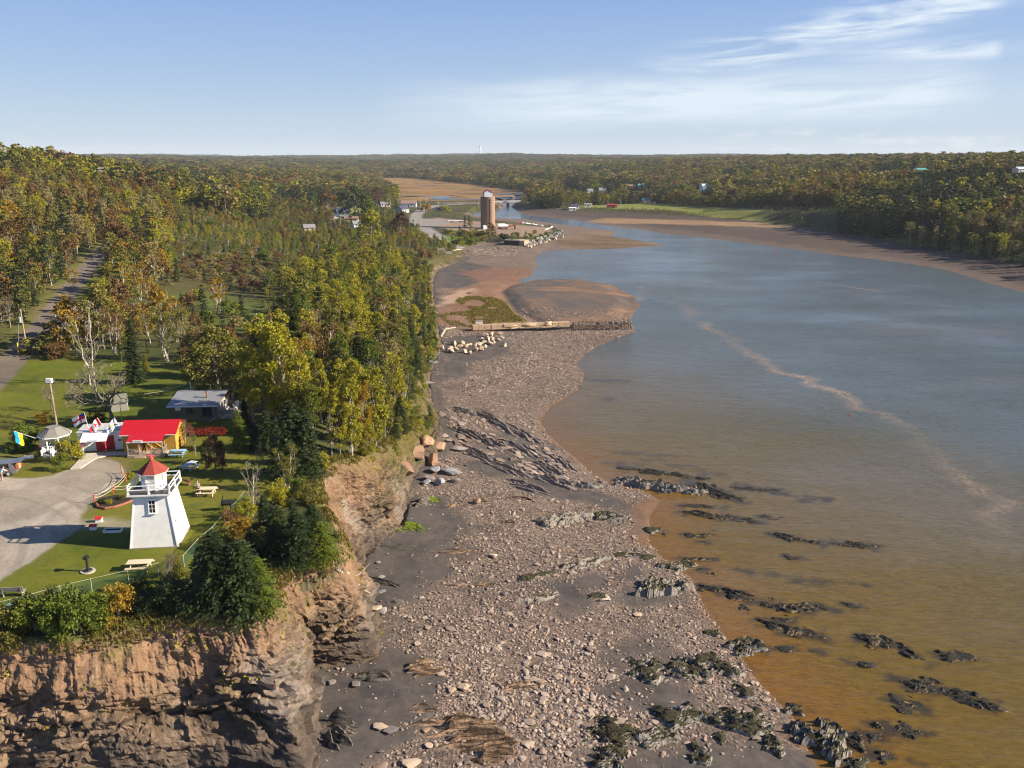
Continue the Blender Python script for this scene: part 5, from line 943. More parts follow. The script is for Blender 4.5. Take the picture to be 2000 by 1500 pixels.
tag(scatter('forest', PT, SC, RO, IX, protos), 'dense autumn woods of mixed spruce and broadleaf trees over the hills', 'forest')
print('single', len(single), 'mass', len(PT))
# ------------------------------------------------------------------ buildings and furniture
def clap(name, col, pitch=.12, axis='z', depth=.5, rough=.55, dirt=.0):
    if name in _M: return _M[name]
    t = NT(name); tc = t.n('ShaderNodeTexCoord').outputs['Object']; sx = t.n('ShaderNodeSeparateXYZ'); t.set(sx.inputs[0], tc)
    f = t.math('FRACT', t.math('DIVIDE', sx.outputs['XYZ'.index(axis.upper())], pitch)); n = t.noise(1.3, t.pos(), 5, .6)
    c = t.mix(tuple(a * .86 for a in col), col, t.ramp(n, [(.3, 0.), (.65, 1.)])); c = t.mix(tuple(a * .62 for a in col), c, t.ramp(f, [(0., 0.), (.10, 1.)]))
    _M[name] = t.pbr(c, rough, .3, t.bump(t.ramp(f, [(0, 0.), (.12, 1.), (1., .55)]), depth, .03)); return _M[name]
def shingle(name, c1, c2, sc=2.6):
    if name in _M: return _M[name]
    t = NT(name); b = t.n('ShaderNodeTexBrick'); t.set(b.inputs[0], t.pos(obj=True, rot=(R(90), 0, 0))); t.set(b.inputs[1], c1); t.set(b.inputs[2], c2); t.set(b.inputs[3], tuple(a * .5 for a in c1)); b.inputs['Scale'].default_value = sc; b.inputs['Mortar Size'].default_value = .03
    n = t.noise(4, t.pos(), 4); _M[name] = t.pbr(t.mix(b.outputs[0], (.05, .05, .05), t.math('MULTIPLY', n, .35)), .85, .15); return _M[name]
WHITE = paint('white_paint', (.80, .80, .78), .45, .35, .05); GLASSM = NT('dark_glass').pbr((.02, .025, .03), .06, .6); RED = paint('red_paint', (.50, .014, .022), .4, .4, .1); DKGREY = paint('dark_grey', (.06, .06, .065), .7)
GREYP = paint('grey_paint', (.35, .36, .37), .5); BLACK = paint('black_iron', (.02, .02, .022), .5); CREAM = wood('cream_wood', (.72, .60, .42)); GREYW = wood('grey_wood', (.33, .29, .25)); DECKW = wood('deck_wood', (.42, .33, .24)); ROPE = paint('rope', (.55, .47, .36), .9)
def metal_roof(name, col, pitch=.3):
    if name in _M: return _M[name]
    t = NT(name); tc = t.n('ShaderNodeTexCoord').outputs['Object']; sx = t.n('ShaderNodeSeparateXYZ'); t.set(sx.inputs[0], tc)
    f = t.math('FRACT', t.math('DIVIDE', sx.outputs[0], pitch)); rib = t.ramp(f, [(0, 1.), (.12, 1.), (.2, 0.), (.9, 0.), (1, 1.)]); n = t.noise(1.5, t.pos(), 4)
    c = t.mix(tuple(a * .8 for a in col), tuple(min(1, a * 1.1) for a in col), n); c = t.mix(c, tuple(a * .6 for a in col), t.ramp(f, [(.13, 0.), (.2, .8), (.3, 0.)]))
    _M[name] = t.pbr(c, .38, .4, t.bump(rib, .6, .04)); return _M[name]
def window(parent, c, w, h, rz=0, rx=0, ry=0, nx=2, ny=2, frame=WHITE, glass=None, t=.06, name='window'):
    """frame with bars as one part, its panes a sub-part; faces -y before rz"""
    fb = MB(); fw = min(.09, w * .12)
    M = Matrix.Translation(c) @ Matrix.Rotation(rz, 4, 'Z') @ Matrix.Rotation(ry, 4, 'Y') @ Matrix.Rotation(rx, 4, 'X')
    def bx(mb, cc, d):
        m2 = MB().box(cc, d); mb.add([tuple(M @ Vector(v)) for v in m2.V], m2.F)
    for s in (-1, 1): bx(fb, (s * (w / 2), 0, 0), (fw, t, h + fw)); bx(fb, (0, 0, s * h / 2), (w - fw, t, fw))
    for i in range(1, nx): bx(fb, (-w / 2 + w * i / nx, 0, 0), (fw * .4, t * .8, h - fw))
    for i in range(1, ny): bx(fb, (0, 0, -h / 2 + h * i / ny), (w - fw, t * .7, fw * .4))
    bx(fb, (0, -.03, -h / 2 - fw * .9), (w + .2, t + .08, .05))
    o = fb.build(name, frame, parent); g = MB(); bx(g, (0, .012, 0), (w - fw + .01, .02, h - fw + .01)); g.build('pane', glass or GLASSM, o); return o

# lighthouse ------------------------------------------------------
LH = empty('lighthouse', (-34.4, 76, float(Z(-34.4, 76))), .11, 'white square tapered lighthouse with railed gallery and red lantern roof on the lawn', 'lighthouse')
CLAPW = clap('white_shingles', (.78, .78, .77), .11)
a, b, hh_ = 2.18, 1.5, 5.2
MB().prism([(-a, -a), (a, -a), (a, a), (-a, a)], -.2, hh_, [(-b, -b), (b, -b), (b, b), (-b, b)]).build('tower_body', CLAPW, LH)
m = MB()
for x in (-1, 1):
    for y in (-1, 1): m.tube([(x * a, y * a, 0), (x * b, y * b, hh_)], .07, 4)
m.build('corner_board', WHITE, LH)
MB().prism([(-1.62, -1.62), (1.62, -1.62), (1.62, 1.62), (-1.62, 1.62)], 4.95, 5.2, [(-1.9, -1.9), (1.9, -1.9), (1.9, 1.9), (-1.9, 1.9)]).box((0, 0, 5.28), (4.0, 4.0, .14)).build('cornice', WHITE, LH)
MB().box((0, 0, 5.365), (3.9, 3.9, .03)).build('gallery_deck', DKGREY, LH)
m = MB()
for i in (-1, 0, 1):
    for j in (-1, 0, 1):
        if i or j: m.box((i * 1.88, j * 1.88, 5.82), (.11, .11, .95)); m.box((i * 1.88, j * 1.88, 5.42), (.2, .2, .1))
for s in (-1, 1):
    for zz in (5.82, 6.22): m.box((0, s * 1.88, zz), (3.76, .07, .08)); m.box((s * 1.88, 0, zz), (.07, 3.76, .08))
m.build('railing', WHITE, LH)
oct_ = lambda r, o=math.pi / 8: [(r * math.cos(o + k * math.pi / 4), r * math.sin(o + k * math.pi / 4)) for k in range(8)]
MB().prism(oct_(1.13), 5.38, 6.18).build('lantern_wall', WHITE, LH)
gl = NT('lantern_glass'); gm = gl.pbr((.55, .56, .52), .05, .6, Alpha=.45)
MB().prism(oct_(1.06), 6.18, 6.98).build('lantern_glass', gm, LH)
m = MB()
for x, y in oct_(1.1): m.box((x, y, 6.58), (.1, .1, .82))
m.prism(oct_(1.15), 6.16, 6.22).prism(oct_(1.18), 6.94, 7.06); m.build('lantern_frame', WHITE, LH)
m = MB().cyl((0, 0, 5.4), .12, 1.0, 8).cyl((0, 0, 6.35), .3, .35, 10, .22); m.build('lamp', paint('lamp_brass', (.45, .33, .15), .3), LH)
MB().prism(oct_(1.46), 7.06, 8.22, [(x * .07, y * .07) for x, y in oct_(1.46)]).build('lantern_roof', shingle('red_roof_shingles', (.30, .050, .036), (.35, .065, .045), 5), LH)
MB().prism(oct_(1.47), 7.02, 7.055).build('eave', WHITE, LH)
m = MB().cyl((0, 0, 8.15), .16, .25, 8, .2).cyl((0, 0, 8.40), .24, .14, 8, .1).tube([(-.35, 0, 8.52), (.3, 0, 8.52)], .09, 6).box((-.3, 0, 8.6), (.22, .04, .3)).box((0, 0, 8.35), (.5, .05, .05)); m.build('roof_vent', paint('faded_red', (.52, .10, .085), .5), LH)
window(LH, (.1, -a + .125 * 4.1 - .05, 4.05), .62, 1.25, 0, -.124, 0, 2, 3)
MB().box((.1, -a + .125 * 4.8 - .09, 4.80), (.98, .16, .1)).build('window_head', WHITE, LH)
dr = MB(); dr.box((a - .125 * 1.1 + .03, -.55, 1.1), (.10, .95, 2.1), 0, 0, -.124); dr.build('door', paint('pale_door', (.62, .62, .60)), LH)
MB().box((a - .125 * 2.35 + .14, -.55, 2.35), (.34, 1.2, .14), 0, 0, .3).build('door_hood', WHITE, LH)
MB().box((0, 0, -.02), (a * 2 + .14, a * 2 + .14, .22)).build('foundation', GREYW, LH)

# red-roofed shed ---------------------------------------------------
def corr(mb, w, y0, z0, y1, z1, th=.05): # roof plane over width w
    mb.profile([(y0, z0), (y1, z1), (y1, z1 + th), (y0, z0 + th)], w, -w / 2)
RB = .075
SH = empty('shed', (-45.9, 103.0, 0), RB, 'ochre boarded shed with bright red metal roof and small porch', 'shed')
OCH = clap('ochre_boards', (.46, .27, .045), .22, 'x', .5, .7); REDR = metal_roof('red_metal_roof', (.47, .010, .018))
MB().profile([(-2, 0), (2, 0), (2, 2.45), (0, 3.55), (-2, 2.45)], 6.5, -3.25).build('wall', OCH, SH)
m = MB(); corr(m, 7.0, -2.3, 2.40, 0, 3.64); corr(m, 7.0, 2.3, 2.40, 0, 3.64); m.build('roof', REDR, SH)
m = MB(); corr(m, 4.3, -3.75, 1.98, -1.98, 2.52); m.build('porch_roof', REDR, SH)
MB().box((0, -3.76, 1.93), (4.3, .05, .13)).box((2.5, -2.32, 2.36), (1.9, .05, .09)).box((-2.9, -2.32, 2.36), (1.2, .05, .09)).build('fascia', WHITE, SH)
m = MB().box((.1, -2.95, .14), (4.5, 1.9, .26)).box((-.6, -4.05, .06), (1.4, .4, .12)); m.build('porch_floor', DECKW, SH)
for x in (-2.1, -.72, .72, 2.1): MB().box((x, -3.68, 1.1), (.13, .13, 1.75)).build('porch_post', GREYW, SH)
m = MB()
for x0, x1 in ((-2.1, -.72), (.72, 2.1)):
    m.box(((x0 + x1) / 2, -3.68, 1.02), (x1 - x0, .07, .06)).box(((x0 + x1) / 2, -3.68, .42), (x1 - x0, .06, .05))
    for k in range(9): m.box((x0 + .15 + (x1 - x0 - .3) * k / 8, -3.68, .72), (.045, .04, .6))
m.box((2.12, -2.85, 1.02), (.06, 1.6, .06)).box((2.12, -2.85, .42), (.06, 1.6, .05))
for k in range(9): m.box((2.12, -3.55 + 1.4 * k / 8, .72), (.04, .045, .6))
m.build('porch_railing', GREYW, SH)
m = MB().box((.72, -2.03, 1.2), (2.3, .06, 1.9)); dd_ = m.build('barn_door', paint('ochre_door', (.50, .27, .03), .7), SH)
m = MB()
for x in (.18, 1.28):
    m.box((x, -2.07, .38), (1.05, .04, .11)).box((x, -2.07, 1.28), (1.05, .04, .11)).tube([(x - .48, -2.08, 1.24), (x + .48, -2.08, .42)], .05, 4)
m.box((-.38, -2.07, 1.2), (.1, .04, 1.9)).box((.73, -2.07, 1.2), (.1, .04, 1.9)).box((1.83, -2.07, 1.2), (.1, .04, 1.9)); m.build('door_brace', wood('ochre_brace', (.60, .36, .08)), dd_)
window(SH, (-.15, -2.04, 1.95), .9, .5, nx=1, ny=1, frame=DKGREY)
m = MB().box((-.75, -3.81, 2.05), (1.15, .05, .34)); sg = m.build('sign_board', WHITE, SH); m = MB()
for zz, w in ((2.12, .8), (2.04, .95), (1.97, .6)): m.box((-.75, -3.838, zz), (w, .008, .035))
m.build('lettering', GREYP, sg)
MB().box((3.0, 0, 2.9), (.1, .1, .1)).box((0, -2.02, 2.36), (6.5, .04, .12)).build('trim', OCH, SH)

# white building with porch -------------------------------------------
WB = empty('white_building', (-52.2, 103.4, 0), .20, 'low white block building with flat roof and red double door', 'building')
MB().box((0, 0, 1.2), (5.9, 3.2, 2.6)).build('wall', paint('white_block', (.74, .76, .78), .6, .3, .07, 1.5), WB)
MB().box((0, 0, 2.54), (6.2, 3.5, .10)).build('roof', paint('felt_roof', (.42, .42, .43), .8), WB)
MB().box((3.02, 0, 1.2), (.12, 3.1, 2.4)).build('end_panel', paint('dark_brown', (.05, .025, .02)), WB)
m = MB(); corr(m, 3.1, -3.4, 1.85, -1.55, 2.42); pr_ = m.build('porch_roof', metal_roof('white_metal_roof', (.80, .80, .82), .22), WB, loc=(-.75, 0, 0))
MB().box((0, -3.43, 1.82), (3.1, .06, .14)).build('fascia', WHITE, WB, loc=(-.75, 0, 0))
m = MB()
for x in (-2.1, .6): m.box((x, -3.25, .9), (.12, .12, 1.85)).tube([(x, -3.25, 1.35), (x + (.5 if x < 0 else -.5), -3.25, 1.8)], .05, 4)
m.build('porch_post', paint('pink_red_post', (.56, .06, .08)), WB)
MB().box((-2.1, -3.25, .5), (.14, .14, 1.1)).box((-2.5, -3.7, .05), (1.1, .1, .1)).build('post_base', WHITE, WB)
dd_ = MB().box((.15, -1.64, .98), (2.2, .08, 1.9)).build('double_door', paint('crimson_door', (.40, .008, .022), .45), WB)
MB().box((.15, -1.69, .98), (.03, .02, 1.9)).build('door_gap', DKGREY, dd_)
m = MB().box((-1.9, -1.62, .75), (1.4, .05, .06)).tube([(-2.9, -1.66, .25), (-1.1, -1.66, .95)], .035, 4); m.build('handrail', WHITE, WB)
MB().box((-.75, -3.48, 1.90), (1.0, .04, .2)).build('sign_board', paint('pale_blue_sign', (.55, .60, .70)), WB)
MB().box((1.9, -1.66, 1.25), (.3, .12, .18)).build('wall_lamp', DKGREY, WB)

# gazebo -----------------------------------------------------------------
GZb = empty('gazebo', (-57.9, 101.6, 0), .3, 'white octagonal gazebo with grey shingled roof', 'gazebo')
MB().prism(oct_(1.75), 0, .3).build('floor', GREYP, GZb)
MB().prism(oct_(2.0), 2.3, 3.15, [(x * .42, y * .42) for x, y in oct_(2.0)]).prism(oct_(.84), 3.15, 3.22).build('roof', shingle('grey_roof_shingles', (.24, .23, .21), (.30, .29, .26), 4), GZb)
MB().prism(oct_(2.03), 2.16, 2.29).build('fascia', WHITE, GZb)
m = MB(); m2 = MB(); oc = oct_(1.66)
for k in range(8):
    x, y = oc[k]; m.box((x, y, 1.25), (.13, .13, 1.9))
    x2, y2 = oc[(k + 1) % 8]
    if k == 4: continue
    rz = math.atan2(y2 - y, x2 - x); cx, cy_ = (x + x2) / 2, (y + y2) / 2; L = math.hypot(x2 - x, y2 - y)
    for zz in (1.1, .42): m2.box((cx, cy_, zz), (L, .06, .07), rz)
    for q in range(6): f = (q + .5) / 6; m2.box((x + (x2 - x) * f, y + (y2 - y) * f, .75), (.06, .04, .65), rz)
    m2.box((cx, cy_, 2.08), (L, .05, .12), rz)
m.build('post', WHITE, GZb); m2.build('railing', WHITE, GZb)
for s in (-.6, .45): MB().box((-.5 + s, -2.1, .62), (.07, .95, .75), -.35).build('stair_panel', WHITE, GZb)
MB().box((-.5, -2.05, .1), (.95, .9, .18), -.35).build('step', GREYP, GZb)
for x, y, lab in ((-59.9, 98.9, 'white flower box at the gazebo steps, farther from the white building'), (-57.7, 99.3, 'white flower box at the gazebo steps, nearer the white building')):
    o = empty('flower_box', (x, y, 0), .1, lab, 'planter', 'white flower boxes'); MB().box((0, 0, .2), (1.0, .42, .4)).build('box', WHITE, o)
    V, Fq = quads(np.random.default_rng(3).normal(size=(160, 3)) * (.28, .12, .09) + (0, 0, .48), .14, np.random.default_rng(4)); link('flowers', np_mesh('flowers', V, Fq, [TINT['rusty']]), o)

# grey-roofed cottage -----------------------------------------------------
CT = empty('cottage', (-45.2, 118.6, 0), .06, 'low shingled cottage with ribbed grey metal roof and stove pipe', 'cottage')
BRK = shingle('cottage_shingles', (.20, .15, .085), (.26, .19, .11), 1.6)
MB().profile([(-4.2, -.2), (4.2, -.2), (4.2, 2.3), (.3, 2.95), (-4.2, 2.25)], 6.4, -3.2).build('wall', BRK, CT)
m = MB(); corr(m, 7.2, -4.75, 2.24, .3, 3.02, .06); m.build('roof', metal_roof('grey_metal_roof', (.24, .25, .275), .25), CT)
m = MB(); corr(m, 7.2, 4.75, 2.22, .34, 3.06, .06); m.build('back_roof', metal_roof('grey_metal_roof', (.24, .25, .275), .25), CT)
MB().box((0, -4.78, 2.21), (7.2, .06, .14)).build('gutter', WHITE, CT)
MB().cyl((1.3, -2.0, 2.6), .13, .95, 8).cyl((1.3, -2.0, 3.5), .2, .18, 8).build('stove_pipe', paint('rusty_pipe', (.20, .11, .06), .6), CT)
for x, w, h, zz in ((-.6, .9, .7, 1.5), (1.8, 1.3, 1.2, 1.25)): window(CT, (x, -4.23, zz), w, h, nx=2, ny=1, frame=DKGREY)
MB().box((-2.2, -4.26, 1.75), (.75, .12, .45)).build('air_conditioner', WHITE, CT)
m = MB().tube([(2.75, -4.7, 2.2), (2.8, -4.35, 1.8), (2.8, -4.3, .3), (2.2, -5.0, .05)], .05, 6); m.build('downspout', paint('pale_blue_pipe', (.40, .52, .60)), CT)
PINK = clap('pink_siding', (.50, .32, .20), .2); MB().box((3.21, 0, 1.15), (.04, 8.2, 2.2)).build('side_wall', PINK, CT)
MB().box((3.27, .6, 1.0), (.06, .95, 2.0)).build('door', WHITE, CT)
for yy in (-3.1, -1.9, -.8): window(CT, (3.26, yy, 1.2), .85, 1.7, rz=R(90), nx=1, ny=2)
window(CT, (3.26, 2.6, 1.35), 1.3, 1.1, rz=R(90), nx=2, ny=1)
MB().box((5.0, 0.4, .10), (3.4, 7.5, .2)).build('deck', DECKW, CT)
m = MB().box((4.6, -3.6, .65), (2.6, .06, 1.3)); m.build('deck_fence', GREYW, CT)
def chair(x, y, rz, lab):
    o = empty('patio_chair', (x, y, .22), rz, lab, 'chair', 'white patio chairs')
    MB().box((0, 0, .42), (.5, .5, .05)).build('seat', WHITE, o); MB().box((0, .25, .72), (.5, .05, .6), 0, -.2).build('backrest', WHITE, o)
    for sx_ in (-1, 1):
        for sy in (-1, 1): MB().box((sx_ * .21, sy * .21, .2), (.05, .05, .4)).build('leg', WHITE, o)
    MB().box((-.25, 0, .62), (.05, .5, .04)).box((.25, 0, .62), (.05, .5, .04)).build('armrest', WHITE, o)
for dx, dy, rz, lab in ((1.1, -1.6, 1., 'white patio chair at the fence end of the cottage deck'), (1.5, .0, 2., 'white patio chair in the middle of the cottage deck'), (1.3, 1.4, .2, 'white patio chair near the window of the cottage deck'), (2.6, .7, 4., 'white patio chair nearest the deck edge')): chair(-45.2 + 3.2 + dx, 118.6 + dy, rz, lab)
# small grey shed
SD = empty('garden_shed', (*G(232, 800)[:2], 0), .5, 'small grey garden shed with white gable end behind the leafless tree', 'shed')
MB().profile([(-1.1, 0), (1.1, 0), (1.1, 1.5), (0, 2.3), (-1.1, 1.5)], 2.4, -1.2).build('wall', paint('grey_shed', (.22, .22, .20)), SD)
m = MB(); corr(m, 2.7, -1.35, 1.36, 0, 2.36); corr(m, 2.7, 1.35, 1.36, 0, 2.36); m.build('roof', shingle('green_grey_shingles', (.19, .19, .14), (.24, .23, .18), 5), SD)
MB().profile([(-1.08, .02), (1.08, .02), (1.08, 1.48), (0, 2.26), (-1.08, 1.48)], .03, 1.2).build('gable_end', WHITE, SD)

# flags ------------------------------------------------------------------
FC = {k: paint('flag_' + k, c, .7, .1, .04) for k, c in dict(white=(.78, .78, .80), red=(.55, .015, .03), blue=(.03, .06, .30), sky=(.02, .28, .62), yellow=(.85, .65, .02)).items()}
def f_ens(u, v): return ('red' if abs(u - .42) < .06 or abs(v - .5) < .09 else ('red' if abs(u * 1.3 - v * .9 + .25) < .05 else 'blue') if u < .36 and v > .6 else 'white')
def f_can(u, v):
    if u < .25 or u > .75: return 'red'
    a, b = abs(u - .5) * 2, (v - .5) * 1.0
    return 'red' if (abs(a) < .04 and -.38 < b < .38) or (b > -.2 and a < .34 - abs(b - .02) * .9 and (int(a * 12) + int((b + 1) * 10)) % 3) else 'white'
def f_ns(u, v): return 'blue' if abs(abs(u - .5) * 1.0 - abs(v - .5)) < .085 and not (abs(u - .5) < .12 and abs(v - .5) < .2) else ('yellow' if abs(u - .5) < .10 and abs(v - .5) < .17 else 'white')
def f_ukr(u, v): return 'sky' if v > .5 else 'yellow'
def f_aca(u, v): return 'yellow' if math.hypot(u - .17, (v - .72) * .6) < .07 else 'blue' if u < .333 else 'white' if u < .667 else 'red'
def flag(base, tip, fn, w, h, dirv, drop, lab, pole_r=.03):
    base, tip = Vector(base), Vector(tip); o = empty('flag', base, 0, lab, 'flag', 'flags on the roofs')
    MB().tube([(0, 0, 0), tip - base], [pole_r, pole_r * .7], 6).build('pole', WHITE, o)
    n1, n2 = 30, 18; V = []; mi = []; Fs = []; keys = list(FC); ax = (tip - base).normalized(); d = Vector(dirv).normalized()
    for j in range(n2 + 1):
        for i in range(n1 + 1):
            u, v = i / n1, j / n2; p = tip - base - ax * h * (1 - v) + d * w * u * (1 - .25 * drop) + Vector((0, 0, -drop * u * u * w * .55 - .06 * u * math.sin(u * 9 + v * 2))) + Vector((-d.y, d.x, 0)) * (.10 * math.sin(u * 11 + v * 2.5) * u ** .5); V.append(p)
    for j in range(n2):
        for i in range(n1): a = j * (n1 + 1) + i; Fs.append((a, a + 1, a + n1 + 2, a + n1 + 1)); mi.append(keys.index(fn((i + .5) / n1, (j + .5) / n2)))
    link('cloth', np_mesh('cloth', V, Fs, [FC[k] for k in keys], True, mi), o)
flag((-53.6, 101.9, 2.5), (-53.8, 101.7, 5.0), f_ens, 2.0, 1.15, (-1, .1, -.35), .25, 'white ensign with red cross flying highest over the white building')
flag((-51.4, 101.9, 2.5), (-52.2, 101.6, 4.4), f_can, 1.7, 1.0, (-.8, -.2, -.6), .8, 'red and white maple leaf flag drooping over the white building')
flag((-49.6, 102.2, 2.5), (-50.2, 101.9, 4.3), f_ns, 1.8, .95, (-.75, -.2, -.65), .8, 'white flag with blue diagonal cross beside the red-roofed shed')
flag((-59.4, 100.0, 2.2), (-61.6, 99.4, 3.35), f_ukr, 1.5, .95, (.30, -.4, -.9), .3, 'blue and yellow flag angled out from the gazebo roof')
flag((-58.2, 99.6, 2.2), (-57.3, 98.7, 3.2), f_aca, 1.6, .85, (-.6, -.2, -.75), .5, 'blue white and red flag with yellow star on the gazebo')

# tables, benches, planters --------------------------------------------------
def picnic(u, v, rz, mat, lab, L=1.9):
    p = G(u, v); o = empty('picnic_table', p, rz, lab, 'picnic table', 'picnic tables on the lawn')
    m = MB(); [m.box((0, y, .76), (L, .17, .045)) for y in (-.36, -.18, 0, .18, .36)]; m.build('tabletop', mat, o)
    for s in (-1, 1):
        m = MB(); [m.box((0, s * .72 + y, .45), (L, .14, .045)) for y in (-.08, .08)]; m.build('bench_seat', mat, o)
    for s in (-1, 1):
        m = MB().box((s * L * .34, 0, .40), (.05, 1.5, .09)).box((s * L * .34, 0, .69), (.05, .8, .08)); 
        for q in (-1, 1): m.tube([(s * L * .34 + .05, q * .28, .74), (s * L * .34 + .05, q * .62, 0)], .05, 4)
        m.build('leg_frame', mat, o)
BLUEW = wood('blue_wood', (.30, .50, .68)); PALEBL = wood('pale_blue_wood', (.48, .54, .58))
picnic(348, 891, .1, BLUEW, 'blue picnic table beside the red-roofed shed'); picnic(371, 917, 1.25, PALEBL, 'pale weathered picnic table end-on in the shade on the lawn'); picnic(405, 966, .05, CREAM, 'cream picnic table with a person standing next to it', 2.0); picnic(274, 1112, .1, CREAM, 'cream picnic table in front of the lighthouse by the wire fence', 2.15)
def bench(u, v, rz, mat, lab, slats=3):
    p = G(u, v); o = empty('bench', p, rz, lab, 'bench')
    m = MB(); [m.box((0, -.1 - y * .15, .45), (1.9, .13, .045)) for y in range(3)]; m.build('seat', mat, o)
    m = MB(); [m.box((0, .05 + .04 * y, .58 + y * .17), (1.9, .04, .14), 0, -.2) for y in range(slats)]; m.build('backrest', mat, o)
    for s in (-1, 1): m = MB().box((s * .75, -.22, .22), (.07, .45, .44)).box((s * .75, .06, .55), (.07, .06, .7), 0, -.2); m.build('leg', mat, o)
bench(25, 1166, math.pi + .12, GREYW, 'weathered grey bench facing the bay beside the wire fence'); bench(359, 946, 2.6, wood('brown_wood', (.14, .075, .04)), 'low dark brown bench on the lawn behind the lighthouse', 1)
p = G(443, 996); o = empty('charcoal_grill', p, .2, 'black barrel charcoal grill on the lawn by the wire fence', 'grill')
MB().tube([(-.5, 0, .85), (.5, 0, .85)], .32, 10).build('barrel', BLACK, o); MB().cyl((-.3, 0, 1.1), .05, .55, 6).build('chimney', BLACK, o); MB().box((.72, 0, .9), (.4, .5, .04)).build('side_shelf', BLACK, o)
for sx_ in (-1, 1):
    for sy in (-1, 1): MB().box((sx_ * .38, sy * .2, .3), (.05, .05, .62)).build('leg', BLACK, o)
p = G(172, 1116); o = empty('viewing_telescope', p, 0, 'black coin viewing telescope on a round stone pad on the lawn', 'telescope')
MB().cyl((0, 0, -.05), .62, .14, 14).build('pad', paint('pale_pad', (.42, .37, .30)), o); MB().cyl((0, 0, .08), .42, .12, 14, .34).build('base', BLACK, o); MB().cyl((0, 0, .18), .12, 1.05, 10, .10).build('pole', BLACK, o); MB().box((0, 0, 1.38), (.34, .46, .26)).tube([(-.1, -.2, 1.4), (-.1, -.38, 1.42)], .06, 8).tube([(.1, -.2, 1.4), (.1, -.38, 1.42)], .06, 8).build('head', BLACK, o); MB().tube([(-.30, 0, 1.38), (.30, 0, 1.38)], .04, 6).build('handle', BLACK, o)
for u, v, lab in ((194, 1019, 'small white planter house with red roof on sunny grass by the gravel'), (183, 1034, 'small white planter house with red roof in the lighthouse shadow')):
    o = empty('planter_house', G(u, v), .12, lab, 'planter', 'planter houses'); MB().box((0, 0, .2), (.62, .42, .4)).build('box', WHITE, o); m = MB(); corr(m, .7, -.28, .38, 0, .55, .04); corr(m, .7, .28, .38, 0, .55, .04); m.build('roof', RED, o)
o = empty('planter_trough', G(221, 1038), .1, 'long white planter trough lying in the lighthouse shadow', 'planter'); MB().box((0, -.33, .13), (1.7, .06, .26)).box((0, .33, .13), (1.7, .06, .26)).box((-.82, 0, .13), (.06, .6, .26)).box((.82, 0, .13), (.06, .6, .26)).build('frame', WHITE, o); MB().box((0, 0, .09), (1.58, .58, .16)).build('soil', paint('soil', (.03, .022, .015), .9), o)
# kerbed garden bed
o = empty('garden_bed', G(222, 982), 0, 'curved brick-kerbed garden bed beside the gravel lot', 'garden bed'); bp = [G(u, v) - G(222, 982) for u, v in [(188, 984), (192, 992), (206, 995), (225, 992), (243, 986), (262, 978)]]; MB().tube([(q[0], q[1], .10) for q in bp], .16, 6).build('kerb', paint('brick_kerb', (.24, .10, .06), .85, .2, .3, 9), o)
bp2 = [G(u, v) - G(222, 982) for u, v in [(188, 984), (206, 994), (243, 986), (262, 978), (255, 968), (225, 968), (198, 974)]]; MB().prism([(q[0], q[1]) for q in bp2], -.1, .1).build('soil', paint('soil', (.03, .022, .015), .9), o)
# rope fence
RP = [G(*q) for q in [(185, 983), (221, 965), (247, 941), (238, 925)]]
o = empty('rope_fence', RP[0], 0, 'rope barrier slung between short red posts at the gravel edge', 'rope fence')
for q in RP: d = q - RP[0]; MB().cyl((d[0], d[1], -.1), .06, 1.15, 8).build('post', paint('red_post', (.45, .07, .03)), o)
m = MB()
for q0, q1 in list(zip(RP[:-1], RP[1:])) + [(RP[1], G(262, 960))]:
    for zz in (.95, .6): m.tube([(*(lerp(q0, q1, k / 6) - RP[0])[:2], zz - .9 * (k / 6) * (1 - k / 6) * .8) for k in range(7)], .025, 5)
m.build('rope', ROPE, o)
# wire fence along the cliff top
FP = [G(u, v + 17 * (v / 1150) ** 3) for u, v in [(-120, 1205), (-50, 1193), (0, 1183), (47, 1172), (120, 1152), (180, 1138), (252, 1122), (310, 1108), (360, 1093), (388, 1062), (417, 1038), (440, 1012), (462, 990), (480, 968)]]
fm = NT('green_wire'); df = fm.n('ShaderNodeBsdfDiffuse'); fm.set(df.inputs[0], (.03, .09, .06)); tr_ = fm.n('ShaderNodeBsdfTransparent'); mx = fm.n('ShaderNodeMixShader'); mx.inputs[0].default_value = .30; fm.t.links.new(tr_.outputs[0], mx.inputs[1]); fm.t.links.new(df.outputs[0], mx.inputs[2]); fm.t.links.new(mx.outputs[0], fm.out.inputs[0])
o = empty('wire_fence', FP[0], 0, 'green chain-link fence running along the cliff top lawn edge', 'fence'); m = MB(); r_ = MB()
for q0, q1 in zip(FP[:-1], FP[1:]):
    a, b = q0 - FP[0], q1 - FP[0]; n = max(1, int(np.linalg.norm(b - a) / 2.6))
    m.add([(*a[:2], a[2] + .05), (*b[:2], b[2] + .05), (*b[:2], b[2] + 1.15), (*a[:2], a[2] + 1.15)], [(0, 1, 2, 3)]); r_.tube([(*a[:2], a[2] + 1.17), (*b[:2], b[2] + 1.17)], .016, 5)
    for k in range(n): q = lerp(a, b, k / n); MB().cyl((q[0], q[1], q[2] - .1), .03, 1.32, 6).build('post', GREYP, o)
m.build('wire_mesh', fm.m, o); r_.build('top_rail', paint('rail_yellow', (.45, .40, .28)), o)
tag(MB().cyl((0, 0, 0), .28, .6, 10, .33).build('bucket', paint('pale_blue_bucket', (.50, .62, .68)), None, loc=tuple(G(24, 1192))), 'pale blue bucket standing behind the wire fence by the bench', 'bucket')
